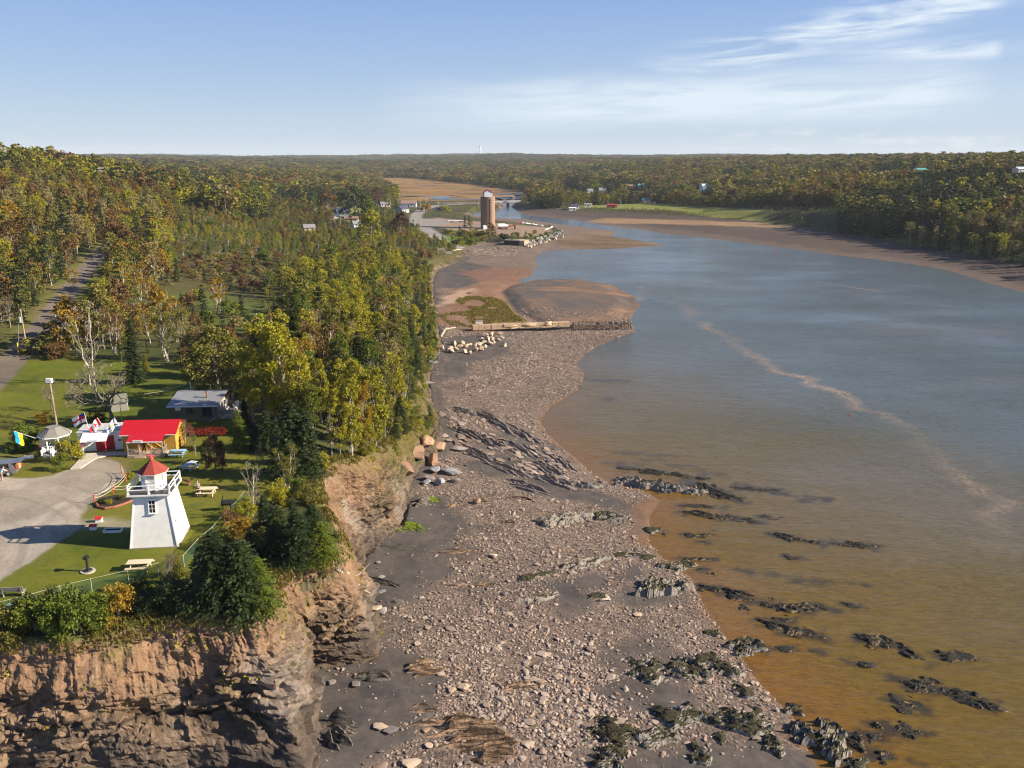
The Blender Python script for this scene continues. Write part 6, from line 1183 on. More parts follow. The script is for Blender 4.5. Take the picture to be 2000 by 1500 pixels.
# concrete path to the doors
pp = [G(u, v) for u, v in [(137, 918), (157, 916), (186, 897), (215, 890), (252, 889), (252, 884), (205, 884), (165, 888)]]
t = NT('concrete_slabs'); bk = t.n('ShaderNodeTexBrick'); t.set(bk.inputs[0], t.pos(rot=(0, 0, .5))); t.set(bk.inputs[1], (.44, .40, .34)); t.set(bk.inputs[2], (.50, .46, .39)); t.set(bk.inputs[3], (.25, .22, .18)); bk.inputs['Scale'].default_value = .55; bk.inputs['Mortar Size'].default_value = .012
tag(MB().prism([(q[0], q[1]) for q in pp], -.2, .13).build('path', t.pbr(bk.outputs[0], .85, .2)), kind='structure')

# poles -----------------------------------------------------------------------
def pole(u, vb, vt, lab, extra=None, lean=0, r=.15):
    p = G(u, vb); h = hgt_at(p, vt); o = empty('utility_pole', p, 0, lab, 'utility pole', 'utility poles'); r = max(r, p[1] / 2600)
    MB().tube([(0, 0, -.3), (lean, 0, h)], [r, r * .7], 8).build('pole', wood('pole_wood', (.36, .27, .20)), o)
    if extra == 'box': MB().box((lean, -.1, h + .15), (.75, .5, .55)).build('lamp_box', WHITE, o)
    elif extra == 'transformer': MB().cyl((-.45, 0, h - 2.6), .32, 1.1, 10).build('transformer', GREYP, o); MB().tube([(-.7, -.2, h - 2.6), (-1.2, -.8, .3)], .03, 4).build('guy_wire', GREYP, o); MB().tube([(-1.2, -.8, 2.2), (-1.25, -.9, 0)], .10, 6).build('guy_guard', FC['yellow'], o)
    elif extra == 'arm': MB().box((lean, 0, h - .6), (2.2, .12, .14)).build('crossarm', GREYW, o)
    return p, h
pole(113, 842, 745, 'tall weathered pole topped by a white box behind the gazebo', 'box', -.12)
pole(54, 690, 603, 'roadside pole carrying a pale transformer drum', 'transformer', -.12)
p = G(226, 846); o = empty('bird_house', (p[0], p[1] + 2.2, 0), 0, 'yellow post with white bird house behind the white building', 'bird house'); MB().cyl((0, 0, -.1), .06, 3.6, 6).build('post', paint('yellow_post', (.55, .33, .05)), o); MB().box((0, 0, 3.6), (.3, .3, .35)).build('box', WHITE, o)
for i, (u, vb, vt, lab) in enumerate([(740, 418, 399, 'village pole beside the white gabled house'), (666, 447, 422, 'pale pole in the trees below the blue house'), (784, 453, 431, 'white pole below the purple-brown maple'), (763, 410, 388, 'village pole behind the dark-roofed house'), (821, 405, 387, 'roadside pole at the marsh edge before the causeway'), (833, 400, 385, 'pole at the start of the causeway road'), (856, 412, 392, 'pole beside the blue road sign'), (821, 444, 412, 'tall pole at the village road bend'), (1322, 400, 380, 'far bank pole among the pale poplars'), (1212, 401, 391, 'short far bank pole by the green meadow'), (1243, 393, 379, 'far bank pole beside the teal-roofed house'), (1156, 396, 379, 'far bank pole over the small brown marsh'), (240, 486, 462, 'pale pole by the upper bend of the road'), (935, 408, 386, 'causeway pole behind the silo')]): pole(u, vb, vt, lab, 'arm' if i % 2 else None)
cp_ = np.array((-47.9, 121.5, 0)); o = empty('clothes_line', (cp_[0], cp_[1], 0), 0, 'line strung from a short white post by the cottage to the leafless tree', 'clothes line'); MB().cyl((0, 0, 0), .06, 3.9, 6).build('post', WHITE, o); q = G(285, 800) - cp_; MB().tube([(0, 0, 3.7), (q[0] * .5, q[1] * .5, 2.7), (q[0], q[1], 2.4)], .03, 4).build('line', ROPE, o)

# houses ---------------------------------------------------------------------
def house(u, v, rz, w, d, h, rh, wall, roof, lab, nwin=3, chim=True, name='house', storeys=1, d_=None, dz=0):
    p = G(u, v) if d_ is None else PD(u, d_); p[2] = float(Z(p[0], p[1])) + dz; o = empty(name, p, rz, lab, 'house' if name == 'house' else name.replace('_', ' '), 'houses round the inlet')
    MB().profile([(-d / 2, -.5), (d / 2, -.5), (d / 2, h), (0, h + rh), (-d / 2, h)], w, -w / 2).build('wall', wall, o)
    m = MB(); ov = .4; k = rh / (d / 2); corr(m, w + .8, -d / 2 - ov, h - ov * k, 0, h + rh + .04, .12); corr(m, w + .8, d / 2 + ov, h - ov * k, 0, h + rh + .04, .12); rf = m.build('roof', roof, o)
    if chim: MB().box((w * .2, .3, h + rh), (.6, .6, 1.6)).build('chimney', paint('chimney_brick', (.22, .09, .06)), rf)
    for s in range(storeys):
        for i in range(nwin):
            if s == 0 and i == nwin // 2: MB().box((-w / 2 + w * (i + .5) / nwin, -d / 2 - .03, 1.05), (1., .08, 2.1)).build('door', paint('dark_door', (.10, .05, .04)), o); continue
            window(o, (-w / 2 + w * (i + .5) / nwin, -d / 2 - .03, 1.5 + s * 2.7), 1.1, 1.3, nx=1, ny=2)
    for s in range(storeys): window(o, (w / 2 + .03, 0, 1.5 + s * 2.7), 1.1, 1.3, rz=R(90), nx=1, ny=2)
    return o
PB = clap('pale_blue_siding', (.45, .55, .62), .3); WS = clap('white_siding', (.74, .74, .72), .3); NAVY = paint('navy_roof', (.045, .055, .085), .7); BRNR = paint('brown_roof', (.24, .16, .13), .8); GRYR = paint('grey_roof', (.20, .20, .21), .8); TEAL = paint('teal_roof', (.06, .30, .30), .5); TANW = clap('tan_siding', (.42, .33, .22), .3)
REDW = clap('red_siding', (.30, .03, .025), .3); YELW = clap('yellow_siding', (.55, .42, .16), .3)
BH = house(668, 428, .2, 11, 8, 5.2, 2.8, PB, NAVY, 'two-storey pale blue house with navy roof under the big dark tree', 4, True, storeys=2)
for x in (-2.6, 2.2): MB().profile([(-4.4, 5.2), (-2.2, 5.2), (-2.2, 6.9), (-4.4, 6.4)], 2.2, x - 1.1).build('dormer', PB, BH)
MB().box((-4, -5.6, 1.1), (4.5, 3, 2.4)).build('porch', WS, BH)
house(650, 436, .2, 3.2, 2.8, 2.2, .8, TANW, BRNR, 'tiny tan garden hut on the grass by the blue house', 1, False, 'hut')
house(687, 433, .1, 9, 6, 2.5, 1.5, YELW, BRNR, 'low brown-roofed garage in front of the blue house', 3, False)
house(698, 444, .5, 6, 5, 2.4, 1.6, WS, GRYR, 'small white gabled cottage in the trees below the blue house', 2, False)
house(722, 419, 1.3, 7, 6, 2.8, 2.2, WS, NAVY, 'white gabled house at the end of the village driveway', 2)
house(752, 404, .3, 8, 6, 2.8, 1.8, WS, GRYR, 'white house half hidden behind a green poplar', 3)
house(786, 415, 1.0, 9, 7, 3, 2.6, GREYP, NAVY, 'grey house with steep navy gables at the village corner', 3)
house(799, 404, .05, 14, 9, 3.4, 2.4, WS, BRNR, 'long white building with faded brown roof beside the marsh', 5, False)
house(604, 452, .4, 6, 5, 2.4, 1.5, TANW, GRYR, 'small tan house in the trees left of the village', 2, False)
house(532, 349, .2, 16, 8, 3.0, 1.6, WS, paint('white_roof', (.70, .70, .72)), 'long white-roofed shed in the woods on the hillside', 4, False)
house(185, 362, .4, 11, 8, 5, 3, WS, GRYR, 'white house showing through the trees on the hill above the road', 3, True, storeys=2, dz=2)
house(2, 335, .4, 8, 7, 5, 3, PB, GRYR, 'pale house at the frame edge high on the hill', 2, True, storeys=2, dz=5)
house(1122, 408, .1, 7, 6, 2.8, 1.6, WS, NAVY, 'white house with dark roof at the far end of the bridge', 3)
house(1118, 411, .1, 6, 3, 2.2, .5, WS, paint('white_roof', (.70, .70, .72)), 'white camper-like cabin below the dark-roofed house by the bridge', 2, False, 'cabin')
house(1148, 404, .1, 7, 4, 2.4, .8, WS, GRYR, 'low white trailer house next to the bridge houses', 3, False)
house(1195, 406, .05, 9, 4, 2.6, .8, REDW, paint('red_roof', (.30, .03, .03)), 'long red trailer on the far meadow', 4, False)
house(1262, 395, .1, 9, 6, 2.8, 1.4, WS, TEAL, 'white house with teal roof at the meadow road', 4, False)
house(1176, 377, .2, 9, 7, 3.2, 2.2, PB, GRYR, 'grey-blue house under the trees behind the brown marsh', 3, dz=1)
house(1152, 378, .2, 7, 6, 2.8, 2, PB, GRYR, 'small blue house at the marsh end of the tree line', 2, dz=1)
house(1232, 371, .1, 11, 7, 3, 2.4, REDW, BRNR, 'dark red house among the far trees', 3, dz=2); house(1252, 370, .1, 9, 7, 3, 2.2, PB, TEAL, 'blue-roofed house next to the dark red house', 3, dz=2); house(1220, 377, .1, 4, 4, 3, 1, WS, GRYR, 'tiny white shed in front of the dark red house', 1, False, 'hut', dz=1)
house(1378, 380, .3, 11, 8, 4.4, 2.8, WS, PB, 'two-storey white house among yellow poplars on the far bank', 3, True, storeys=2, dz=4); house(1360, 364, .1, 10, 7, 3, 1.8, WS, BRNR, 'white house in the clearing above the poplars', 3, dz=4)
house(1712, 328, .5, 8, 7, 4, 2.5, WS, GRYR, 'white gabled house at the top of the hill clearing', 2, True, storeys=1, d_=862, dz=.5); house(1735, 332, .1, 14, 5, 2.8, 1, WS, GRYR, 'long white house in the hill clearing', 4, False, d_=830, dz=.5); house(1775, 330, .1, 8, 5, 2.6, 1, WS, GRYR, 'low white garage at the end of the hill clearing', 2, False, d_=850); house(1792, 330, .2, 10, 8, 5, 2, WS, TEAL, 'tall white house with teal front on the hill', 3, True, d_=830, storeys=2, dz=1)
house(1985, 350, .2, 11, 7, 3, 1.6, WS, PB, 'pale blue-roofed house near the frame edge on the far hill', 3, False, d_=700, dz=3)

# silo ------------------------------------------------------------------------
p = G(953, 446); hs = hgt_at(p, 384); r = 14.0 * (p[1] * cp + 45 * sp) / F
SI = empty('silo', p, .25, 'tall round banded concrete silo with small red-roofed house on top', 'silo')
t = NT('silo_concrete'); sx = t.n('ShaderNodeSeparateXYZ'); t.set(sx.inputs[0], t.n('ShaderNodeTexCoord').outputs['Object']); f = t.math('FRACT', t.math('DIVIDE', sx.outputs[2], 1.5)); n = t.noise(.35, t.pos((1, 1, 4), obj=True), 5, .6); c = t.mix((.20, .125, .085), (.34, .22, .15), n); c = t.mix((.11, .07, .05), c, t.ramp(f, [(0, 0.), (.10, 1.), (.9, 1.), (1, .3)]))
m = MB().cyl((0, 0, -.5), r, hs + .5, 40); m.build('drum', t.pbr(c, .9, .15), SI, False)
MB().box((0, 0, hs + 1.5), (r * 1.15, r * 1.0, 3.0)).build('top_house', paint('silo_grey', (.45, .50, .55)), SI)
m = MB(); corr(m, r * 1.15, -r * .62, hs + 2.6, 0, hs + 4.3, .2); corr(m, r * 1.15, r * .62, hs + 2.6, 0, hs + 4.3, .2); o = m.build('roof', paint('silo_red', (.62, .02, .02), .4), SI); o.rotation_euler = (0, 0, R(90)); MB().profile([(-r * .55, hs + 2.9), (r * .55, hs + 2.9), (0, hs + 4.15)], r * 1.0, -r * .5).build('gable', paint('silo_grey', (.45, .50, .55)), SI).rotation_euler = (0, 0, R(90))
MB().box((r * .2, -r - .12, hs / 2), (.9, .4, hs - 2)).build('chute', paint('chute_grey', (.20, .16, .13)), SI); MB().box((-r * .35, -r * .96, 1.4), (1.4, .6, 2.6)).build('door', DKGREY, SI)
MB().box((-2.8, -r - 1.2, 1.2), (3.4, 2.2, 2.6)).build('base_shed', WHITE, SI)
o = empty('tank_truck', p + np.array((9, -4, 0)), .3, 'white tank truck parked beside the silo', 'truck'); MB().tube([(-2.4, 0, 2.1), (2.2, 0, 2.1)], 1.25, 14).build('tank', WHITE, o); MB().box((3.3, 0, 1.6), (1.7, 2.2, 2.2)).build('cab', WHITE, o)
for x in (-1.8, -.6, 3.3):
    for s in (-1, 1): MB().tube([(x, s * 1.1 - .15, .5), (x, s * 1.1 + .15, .5)], .5, 12).build('wheel', BLACK, o)
o = empty('conveyor', p + np.array((15, -9, 0)), .5, 'rusty inclined conveyor boom lying on the silo yard', 'conveyor'); MB().tube([(-7, 0, .6), (8, 0, 4.2)], .45, 4).build('boom', paint('rust_iron', (.16, .05, .035), .7), o); MB().box((3, 0, 1.5), (.3, 1.6, 3)).build('leg', paint('rust_iron', (.16, .05, .035), .7), o)
o = empty('road_sign', G(857, 414), 0, 'blue road sign panel at the village road', 'sign'); MB().box((0, 0, 2.4), (3.4, .1, 2.6)).build('panel', paint('sign_blue', (.03, .08, .36)), o); MB().cyl((0, .1, 0), .15, 1.6, 6).build('post', GREYP, o)
o = empty('flatbed_trailer', G(890, 434), .1, 'long pale flatbed trailer parked on the village lot', 'trailer'); MB().box((0, 0, 1.1), (11, 2.4, .5)).build('bed', WHITE, o)
for x in (-3.5, -2.2, 3): MB().tube([(x, -1.1, .5), (x, 1.1, .5)], .5, 10).build('wheel', BLACK, o)
MB().box((4, -.3, .55), (2.4, .5, .6)).build('tool_locker', paint('sign_blue', (.03, .08, .36)), o)
# wharf
WA, WBp = G(985, 478), G(1022, 481); wv_ = WBp - WA; L = float(np.linalg.norm(wv_[:2])); o = empty('wharf', WA, math.atan2(wv_[1], wv_[0]), 'old dark timber wharf with pale concrete end block on the beach', 'wharf')
MB().box((L * .4, 4, .4), (L * .8, 8, 4.0)).build('timber_face', wood('dark_timber', (.06, .045, .035)), o); MB().box((L * .4, 4, 2.5), (L * .8 + .4, 8.4, .25)).build('deck', GREYW, o); MB().box((L * .93, 3.8, .3), (L * .26, 8.2, 4.4)).build('concrete_block', paint('worn_concrete', (.36, .25, .19), .9, .2, .3, .6), o)
# bridge and causeway
BA, BB = PD(968, 886, -8.2), PD(1018, 897, -8.2); d = BB - BA; L = float(np.linalg.norm(d[:2])); o = empty('bridge', BA, math.atan2(d[1], d[0]), 'low flat road bridge over the channel behind the silo', 'bridge')
MB().box((L / 2, 0, 0), (L + 4, 8, .7)).build('deck', paint('bridge_concrete', (.26, .25, .25), .8), o); MB().box((L / 2, -3.9, .9), (L + 4, .15, .5)).box((L / 2, 3.9, .9), (L + 4, .15, .5)).build('guard_rail', GREYP, o)
for x in (-1.0, L * .5, L + 1): MB().box((x, 0, -2.6), (1.4, 7.5, 4.6)).build('pier', paint('bridge_concrete2', (.2, .19, .19), .8), o)
# timber breakwater
BW0, BW1, BW2 = P(922, 642, -10.4), P(1112, 637, -10.9), P(1236, 641, -11.9)
d = BW1 - BW0; L = float(np.linalg.norm(d[:2])); rz = math.atan2(d[1], d[0]); PLK = wood('driftwood', (.46, .33, .215)); rgb = np.random.default_rng(12)
o = empty('timber_breakwater', BW0, rz, 'long weathered timber breakwater ending in a rubble-filled crib across the beach', 'breakwater')
m = MB(); n = 16
for k in range(n): m.box((L * (k + .5) / n, 0, .35 - .012 * k), (L / n - .12, 1.9 + rgb.normal() * .1, 1.3 + rgb.normal() * .06), rgb.normal() * .015)
for k in range(10): m.box((L * (.25 + .07 * k), -1.5 + rgb.normal() * .3, .0), (rgb.uniform(2, 5), .35, .3), rgb.normal() * .12)
m.build('plank_wall', PLK, o)
d2 = BW2 - BW1; L2 = float(np.linalg.norm(d2[:2])); m = MB()
for k in range(26):
    for s in (-1, 1): m.cyl((L + L2 * (k + .3 * rgb.uniform()) / 26, s * 1.9 + rgb.normal() * .15, -1.5), .14, 1.55 + rgb.uniform(0, .7) - .5 * k / 26, 6)
for s in (-1, 1):
    for zz in (-.4, .2): m.box((L + L2 / 2, s * 1.95, zz - .4), (L2, .22, .25), 0, 0, .02)
m.build('crib_frame', wood('dark_crib', (.17, .12, .085)), o)
def rock_mesh(name, seed, flat=.5, n=2, rough=.28, mat=None, ang=True):
    import bmesh
    bm = bmesh.new(); bmesh.ops.create_icosphere(bm, subdivisions=n, radius=.5); rg = np.random.default_rng(seed)
    V = np.array([v.co for v in bm.verts])
    for _ in range(13 if ang else 4):       # chop with planes to get flat broken sides
        nn = rg.normal(size=3) * (1, 1, .6); nn /= np.linalg.norm(nn); dd = rg.uniform(.2, .38) if ang else rg.uniform(.26, .42); k = V @ nn; over = k > dd; V[over] -= np.outer(k[over] - dd, nn)
    V += fbm(V[:, 0] * 4 + seed, V[:, 1] * 4, V[:, 2] * 4, o=2, seed=seed)[:, None] * .05 * rough / .28
    V[:, 2] *= flat
    for v, c in zip(bm.verts, V): v.co = c
    me = bpy.data.meshes.new(name); bm.to_mesh(me); bm.free()
    if mat: me.materials.append(mat)
    return me
def rock_mat(name, c1, c2, lich=None):
    t = NT(name); oi = t.n('ShaderNodeObjectInfo'); n = t.noise(3.0, t.pos(), 5, .65); c = t.mix(c1, c2, t.math('ADD', t.math('MULTIPLY', oi.outputs['Random'], .75), t.math('MULTIPLY', t.math('SUBTRACT', n, .5), .8), True))
    return t.pbr(c, .9, .15, t.bump(n, .5, .05))
BLOND = rock_mat('blond_rock', (.42, .32, .23), (.52, .40, .29)); GRYK = rock_mat('grey_rock', (.17, .15, .14), (.33, .285, .25)); PALEK = rock_mat('pale_green_rock', (.19, .19, .17), (.33, .32, .28)); SLAB = rock_mat('slab_rock', (.175, .132, .108), (.32, .245, .198)); BLUEK = rock_mat('blue_grey_rock', (.20, .205, .22), (.29, .295, .31)); BRNK = rock_mat('brown_rock', (.24, .15, .10), (.34, .22, .15))
RK = [rock_mesh('boulder_%d' % k, 300 + k, (.7, .8, .6, .75)[k], 2, mat=BLOND) for k in range(4)]
fill = []
m = MB()
for k in range(100):
    me_ = RK[k % 4]; s_ = rgb.uniform(.6, 1.2); x, y, zz = L + L2 * rgb.uniform(0, 1), rgb.uniform(-1.7, 1.7), rgb.uniform(-.7, .1); rz_ = rgb.uniform(0, 6); c_, sn = math.cos(rz_), math.sin(rz_)
    m.add([(x + s_ * (v.co.x * c_ - v.co.y * sn), y + s_ * (v.co.x * sn + v.co.y * c_), zz + s_ * v.co.z) for v in me_.vertices], [tuple(p_.vertices) for p_ in me_.polygons])
tag(m.build('rubble_fill', GRYK, o), kind='stuff')
for k, (u, w, h_) in enumerate(((1035, 5.5, 1.5), (1072, 4.8, 1.7), (992, 6, 1.2))):
    q = P(u, 637, -10.2) - BW0; c_, s_ = math.cos(-rz), math.sin(-rz); sl_ = link('cap_slab', rock_mesh('cap_slab', 320 + k, .42, 3, mat=PLK, ang=False), o); sl_.location = (q[0] * c_ - q[1] * s_, -.2, .5); sl_.scale = (w, 2.9, h_ * 2)
o = empty('warning_sign', BW0 + np.array((2.0, .8, .9)), .05, 'white notice board with red heading standing on the breakwater', 'sign'); MB().box((0, 0, .8), (2.0, .08, .9)).build('board', WHITE, o); MB().box((0, -.045, 1.1), (1.8, .01, .18)).build('heading', RED, o); MB().box((-.8, .1, .2), (.1, .1, 1.2)).box((.8, .1, .2), (.1, .1, 1.2)).build('post', GREYW, o)
# wind turbine, buoys
wt_ = PD(937, 5200, 30.0); o = empty('wind_turbine', wt_, 0, 'white three-bladed wind turbine on the horizon', 'wind turbine'); WT_ = paint('turbine_white', (.78, .80, .83), .5); hb = 70
MB().tube([(0, 0, -10), (0, 0, hb)], [3.6, 2.6], 12).build('tower', WT_, o); MB().box((0, 0, hb + 1), (4, 9, 4)).build('nacelle', WT_, o)
for k in range(3):
    a_ = R(52 + 120 * k); MB().tube([(0, -6, hb + 1), (14 * math.cos(a_), -6, hb + 1 + 14 * math.sin(a_)), (41 * math.cos(a_), -6, hb + 1 + 41 * math.sin(a_))], [2.2, 2.8, 1.0], 6).build('blade', WT_, o)
for u, v, lab in ((1659, 812, 'small red buoy floating nearer on the bay'), (1515, 492, 'small red buoy floating near the far gravel bank')):
    q = P(u, v, WL); s_ = max(.55, q[1] / 420); tag(MB().cyl((0, 0, -.3 * s_), .28 * s_, .7 * s_, 8, .2 * s_).cyl((0, 0, .4 * s_), .08 * s_, .5 * s_, 6).build('buoy', paint('buoy_red', (.75, .03, .04)), None, loc=tuple(q)), lab, 'buoy', 'buoys')
# car with raised hatch
c0 = G(14, 931); o = empty('parked_car', (c0[0] - 1.4, c0[1] + .6, 0), math.pi + .22, 'dark silver estate car with its rear hatch raised at the gravel edge', 'car'); CARP = paint('car_silver', (.26, .27, .30), .3, .5, .05, metal=.6)
m = MB(); W2 = .88
def slab_(mb, pr, y0, y1):
    n = len(pr); mb.add([(x, y0, z_) for x, z_ in pr] + [(x, y1, z_) for x, z_ in pr], [tuple(range(n))[::-1], tuple(range(n, 2 * n))] + [(i, (i + 1) % n, n + (i + 1) % n, n + i) for i in range(n)])
slab_(m, [(-2.25, .35), (-2.3, .75), (-2.2, .80), (2.2, .80), (2.3, .55), (2.2, .30)], -W2, W2); slab_(m, [(1.0, .80), (2.2, .8), (2.1, .98), (1.0, 1.08)], -W2 + .03, W2 - .03)
for s in (-1, 1): slab_(m, [(-2.2, .8), (-2.0, 1.35), (-1.7, 1.55), (-1.55, 1.55), (-1.6, .8)], s * W2 - .05, s * W2 + .05)
slab_(m, [(-1.95, 1.5), (-1.7, 1.62), (.3, 1.62), (.5, 1.52)], -W2 + .06, W2 - .06); slab_(m, [(-1.6, .8), (1.0, .8), (1.0, 1.08), (-1.6, 1.0)], -W2 + .01, W2 - .01)
m.build('body', CARP, o); m = MB(); slab_(m, [(-1.55, 1.0), (1.0, 1.06), (.35, 1.53), (-1.55, 1.53)], -W2 + .04, W2 - .04); m.build('windows', GLASSM, o)
m = MB(); slab_(m, [(-1.75, 1.62), (-1.78, 1.54), (-2.9, 1.66), (-2.95, 1.78)], -W2 + .06, W2 - .06); m.build('hatch', CARP, o); m = MB(); slab_(m, [(-2.16, .70), (-2.16, 1.5), (-1.56, 1.5), (-1.56, .70)], -W2 + .12, W2 - .12); m.build('boot_interior', BLACK, o)
for s in (-1, 1): MB().box((-2.24, s * .76, .95), (.1, .16, .3)).build('tail_light', paint('tail_red', (.4, .01, .01), .2), o)
for x in (-1.4, 1.4):
    for s in (-1, 1): wh = MB().tube([(x, s * .80 - .11, .33), (x, s * .80 + .11, .33)], .33, 16).build('wheel', BLACK, o); MB().tube([(x, s * .80 - .12, .33), (x, s * .80 + .12, .33)], .2, 12).build('rim', GREYP, wh)
bx_ = o.location + Matrix.Rotation(math.pi + .22, 3, 'Z') @ Vector((-2.3, .25, .80)); tag(MB().box((0, 0, .26), (.5, .55, .5), .1).build('cardboard_box', paint('cardboard', (.52, .27, .13), .8), None, loc=bx_), 'orange-brown cardboard box standing in the open car boot', 'box')
bx_ = o.location + Matrix.Rotation(math.pi + .22, 3, 'Z') @ Vector((-2.3, -.45, .80)); tag(MB().box((0, 0, .12), (.4, .45, .24), .1).build('red_cooler', RED, None, loc=bx_), 'small red cooler in the open car boot', 'cooler')
# people -------------------------------------------------------------------------
SKIN = NT('skin').pbr((.50, .30, .21), .55, .3); 
def skinned(name, pts, edges, rad, mat, parent):
    import bmesh
    bm = bmesh.new(); ly = bm.verts.layers.skin.verify(); vs = [bm.verts.new(p) for p in pts]
    for a_, b_ in edges: bm.edges.new((vs[a_], vs[b_]))
    for i, v in enumerate(vs):
        q = rad[i]; v[ly].radius = (q, q) if not hasattr(q, '__len__') else q; v[ly].use_root = i == 0
    me = bpy.data.meshes.new(name); bm.to_mesh(me); bm.free(); o = link(name, me, parent); md = o.modifiers.new('skin', 'SKIN'); md.use_smooth_shade = True; sb = o.modifiers.new('sub', 'SUBSURF'); sb.levels = sb.render_levels = 2
    me.materials.append(mat); return o
def person(loc, rz, lab, shirt, trousers, hair, J):
    """J: joint positions; default standing"""
    D = dict(pelvis=(0, 0, .95), waist=(0, 0, 1.1), chest=(0, 0, 1.3), neck=(0, 0, 1.48), chin=(0, -.02, 1.56), head=(0, -.03, 1.66), crown=(0, -.01, 1.73), sl=(.17, 0, 1.42), el=(.24, .02, 1.15), hl=(.25, -.08, .92), sr=(-.17, 0, 1.42), er=(-.24, .02, 1.15), hr=(-.25, -.08, .92), tl=(.09, 0, .9), kl=(.10, -.02, .50), al=(.10, .02, .09), fl=(.10, -.16, .04), tr=(-.09, 0, .9), kr=(-.10, -.02, .50), ar=(-.10, .02, .09), fr=(-.10, -.16, .04)); D.update(J)
    o = empty('person', loc, rz, lab, 'person'); K = list(D); ix = {k: i for i, k in enumerate(K)}; pts = [D[k] for k in K]
    rd = dict(pelvis=.115, waist=(.115, .09), chest=(.13, .095), neck=.052, chin=.065, head=(.082, .098), crown=.06, sl=.055, el=.042, hl=.032, sr=.055, er=.042, hr=.032, tl=.08, kl=.058, al=.04, fl=.035, tr=.08, kr=.058, ar=.04, fr=.035)
    E_ = [('pelvis', 'waist'), ('waist', 'chest'), ('chest', 'neck'), ('neck', 'chin'), ('chin', 'head'), ('head', 'crown'), ('chest', 'sl'), ('sl', 'el'), ('el', 'hl'), ('chest', 'sr'), ('sr', 'er'), ('er', 'hr'), ('pelvis', 'tl'), ('tl', 'kl'), ('kl', 'al'), ('al', 'fl'), ('pelvis', 'tr'), ('tr', 'kr'), ('kr', 'ar'), ('ar', 'fr')]
    for s in 'lr':                          # fingers and thumb
        h_ = Vector(D['h' + s]); e_ = Vector(D['e' + s]); d_ = (h_ - e_).normalized(); sd_ = d_.cross(Vector((0, 0, 1))); sd_ = sd_.normalized() if sd_.length > .1 else Vector((0, 1, 0))
        for q, (off, ln) in enumerate(((-.028, .075), (-.010, .088), (.009, .082), (.027, .066), (-.05, .045))):
            nm = 'f%s%d' % (s, q); pts.append(tuple(h_ + d_ * (.04 + (ln if q < 4 else .02)) + sd_ * off)); ix[nm] = len(pts) - 1; rd[nm] = .009; K.append(nm); E_.append(('h' + s, nm))
    skinned('body', pts, [(ix[a_], ix[b_]) for a_, b_ in E_], [rd[k] for k in K], SKIN, o)
    def sub(name, keys, ed, grow, mat): skinned(name, [D[k] for k in keys], [(keys.index(a_), keys.index(b_)) for a_, b_ in ed], [tuple(x + grow for x in rd[k]) if hasattr(rd[k], '__len__') else rd[k] + grow for k in keys], mat, o)
    sub('shirt', ['waist', 'chest', 'neck', 'sl', 'el', 'sr', 'er', 'pelvis'], [('pelvis', 'waist'), ('waist', 'chest'), ('chest', 'neck'), ('chest', 'sl'), ('sl', 'el'), ('chest', 'sr'), ('sr', 'er')], .016, shirt)
    sub('trousers', ['pelvis', 'tl', 'kl', 'al', 'tr', 'kr', 'ar'], [('pelvis', 'tl'), ('tl', 'kl'), ('kl', 'al'), ('pelvis', 'tr'), ('tr', 'kr'), ('kr', 'ar')], .014, trousers)
    h_ = D['head']; c_ = D['crown']; skinned('hair', [(h_[0], h_[1] + .045, h_[2] - .03), (h_[0], h_[1] + .035, h_[2] + .05), (c_[0], c_[1] + .0, c_[2] + .012)], [(0, 1), (1, 2)], [.07, .085, .068], hair, o)
    f = MB().box((h_[0] - .032, h_[1] - .095, h_[2] + .01), (.022, .02, .012)).box((h_[0] + .032, h_[1] - .095, h_[2] + .01), (.022, .02, .012)).box((h_[0], h_[1] - .098, h_[2] - .06), (.045, .012, .012)); f.build('eyes_and_mouth', BLACK, o)
    MB().tube([(h_[0], h_[1] - .09, h_[2] + .005), (h_[0], h_[1] - .115, h_[2] - .025)], [.012, .017], 6).build('nose', SKIN, o)
    for s in (-1, 1): MB().box((h_[0] + s * .092, h_[1] + .01, h_[2] - .005), (.02, .04, .06)).build('ear', SKIN, o)
    return o
p = G(388, 968); person((p[0], p[1], p[2]), .3, 'person in grey top and dark trousers standing by the cream picnic table', paint('shirt_grey', (.30, .29, .27)), paint('trousers_navy', (.03, .03, .045)), paint('hair_pale', (.38, .32, .25)), dict(el=(.22, -.08, 1.18), hl=(.08, -.24, 1.24), er=(-.22, -.08, 1.18), hr=(-.06, -.24, 1.26)))
sp_ = Matrix.Rotation(RB, 3, 'Z') @ Vector((-.35, -3.0, 0)) + Vector((-45.9, 103.0, .27)); person(sp_, 1.4, 'person in black stepping across the porch of the red-roofed shed', paint('shirt_black', (.015, .015, .018)), paint('shorts_black', (.02, .02, .022)), paint('hair_dark', (.04, .025, .018)), dict(chest=(0, -.05, 1.3), kl=(.10, -.18, .52), al=(.10, -.08, .1), fl=(.10, -.25, .05), kr=(-.10, .04, .5), ar=(-.10, .24, .14), fr=(-.10, .12, .05), hl=(.24, -.2, 1.0)))
p = G(2, 938); person((p[0] + .2, p[1] - .1, 0), math.pi * .75, 'person in light blue shirt bending at the open car boot', paint('shirt_blue', (.36, .48, .66)), paint('shorts_tan', (.34, .25, .17)), paint('hair_grey', (.25, .22, .2)), dict(waist=(0, -.04, 1.09), chest=(0, -.14, 1.25), neck=(0, -.24, 1.40), chin=(0, -.30, 1.46), head=(0, -.34, 1.54), crown=(0, -.36, 1.62), sl=(.17, -.2, 1.36), el=(.22, -.42, 1.2), hl=(.16, -.62, 1.05), sr=(-.17, -.2, 1.36), er=(-.22, -.42, 1.2), hr=(-.16, -.62, 1.05)))
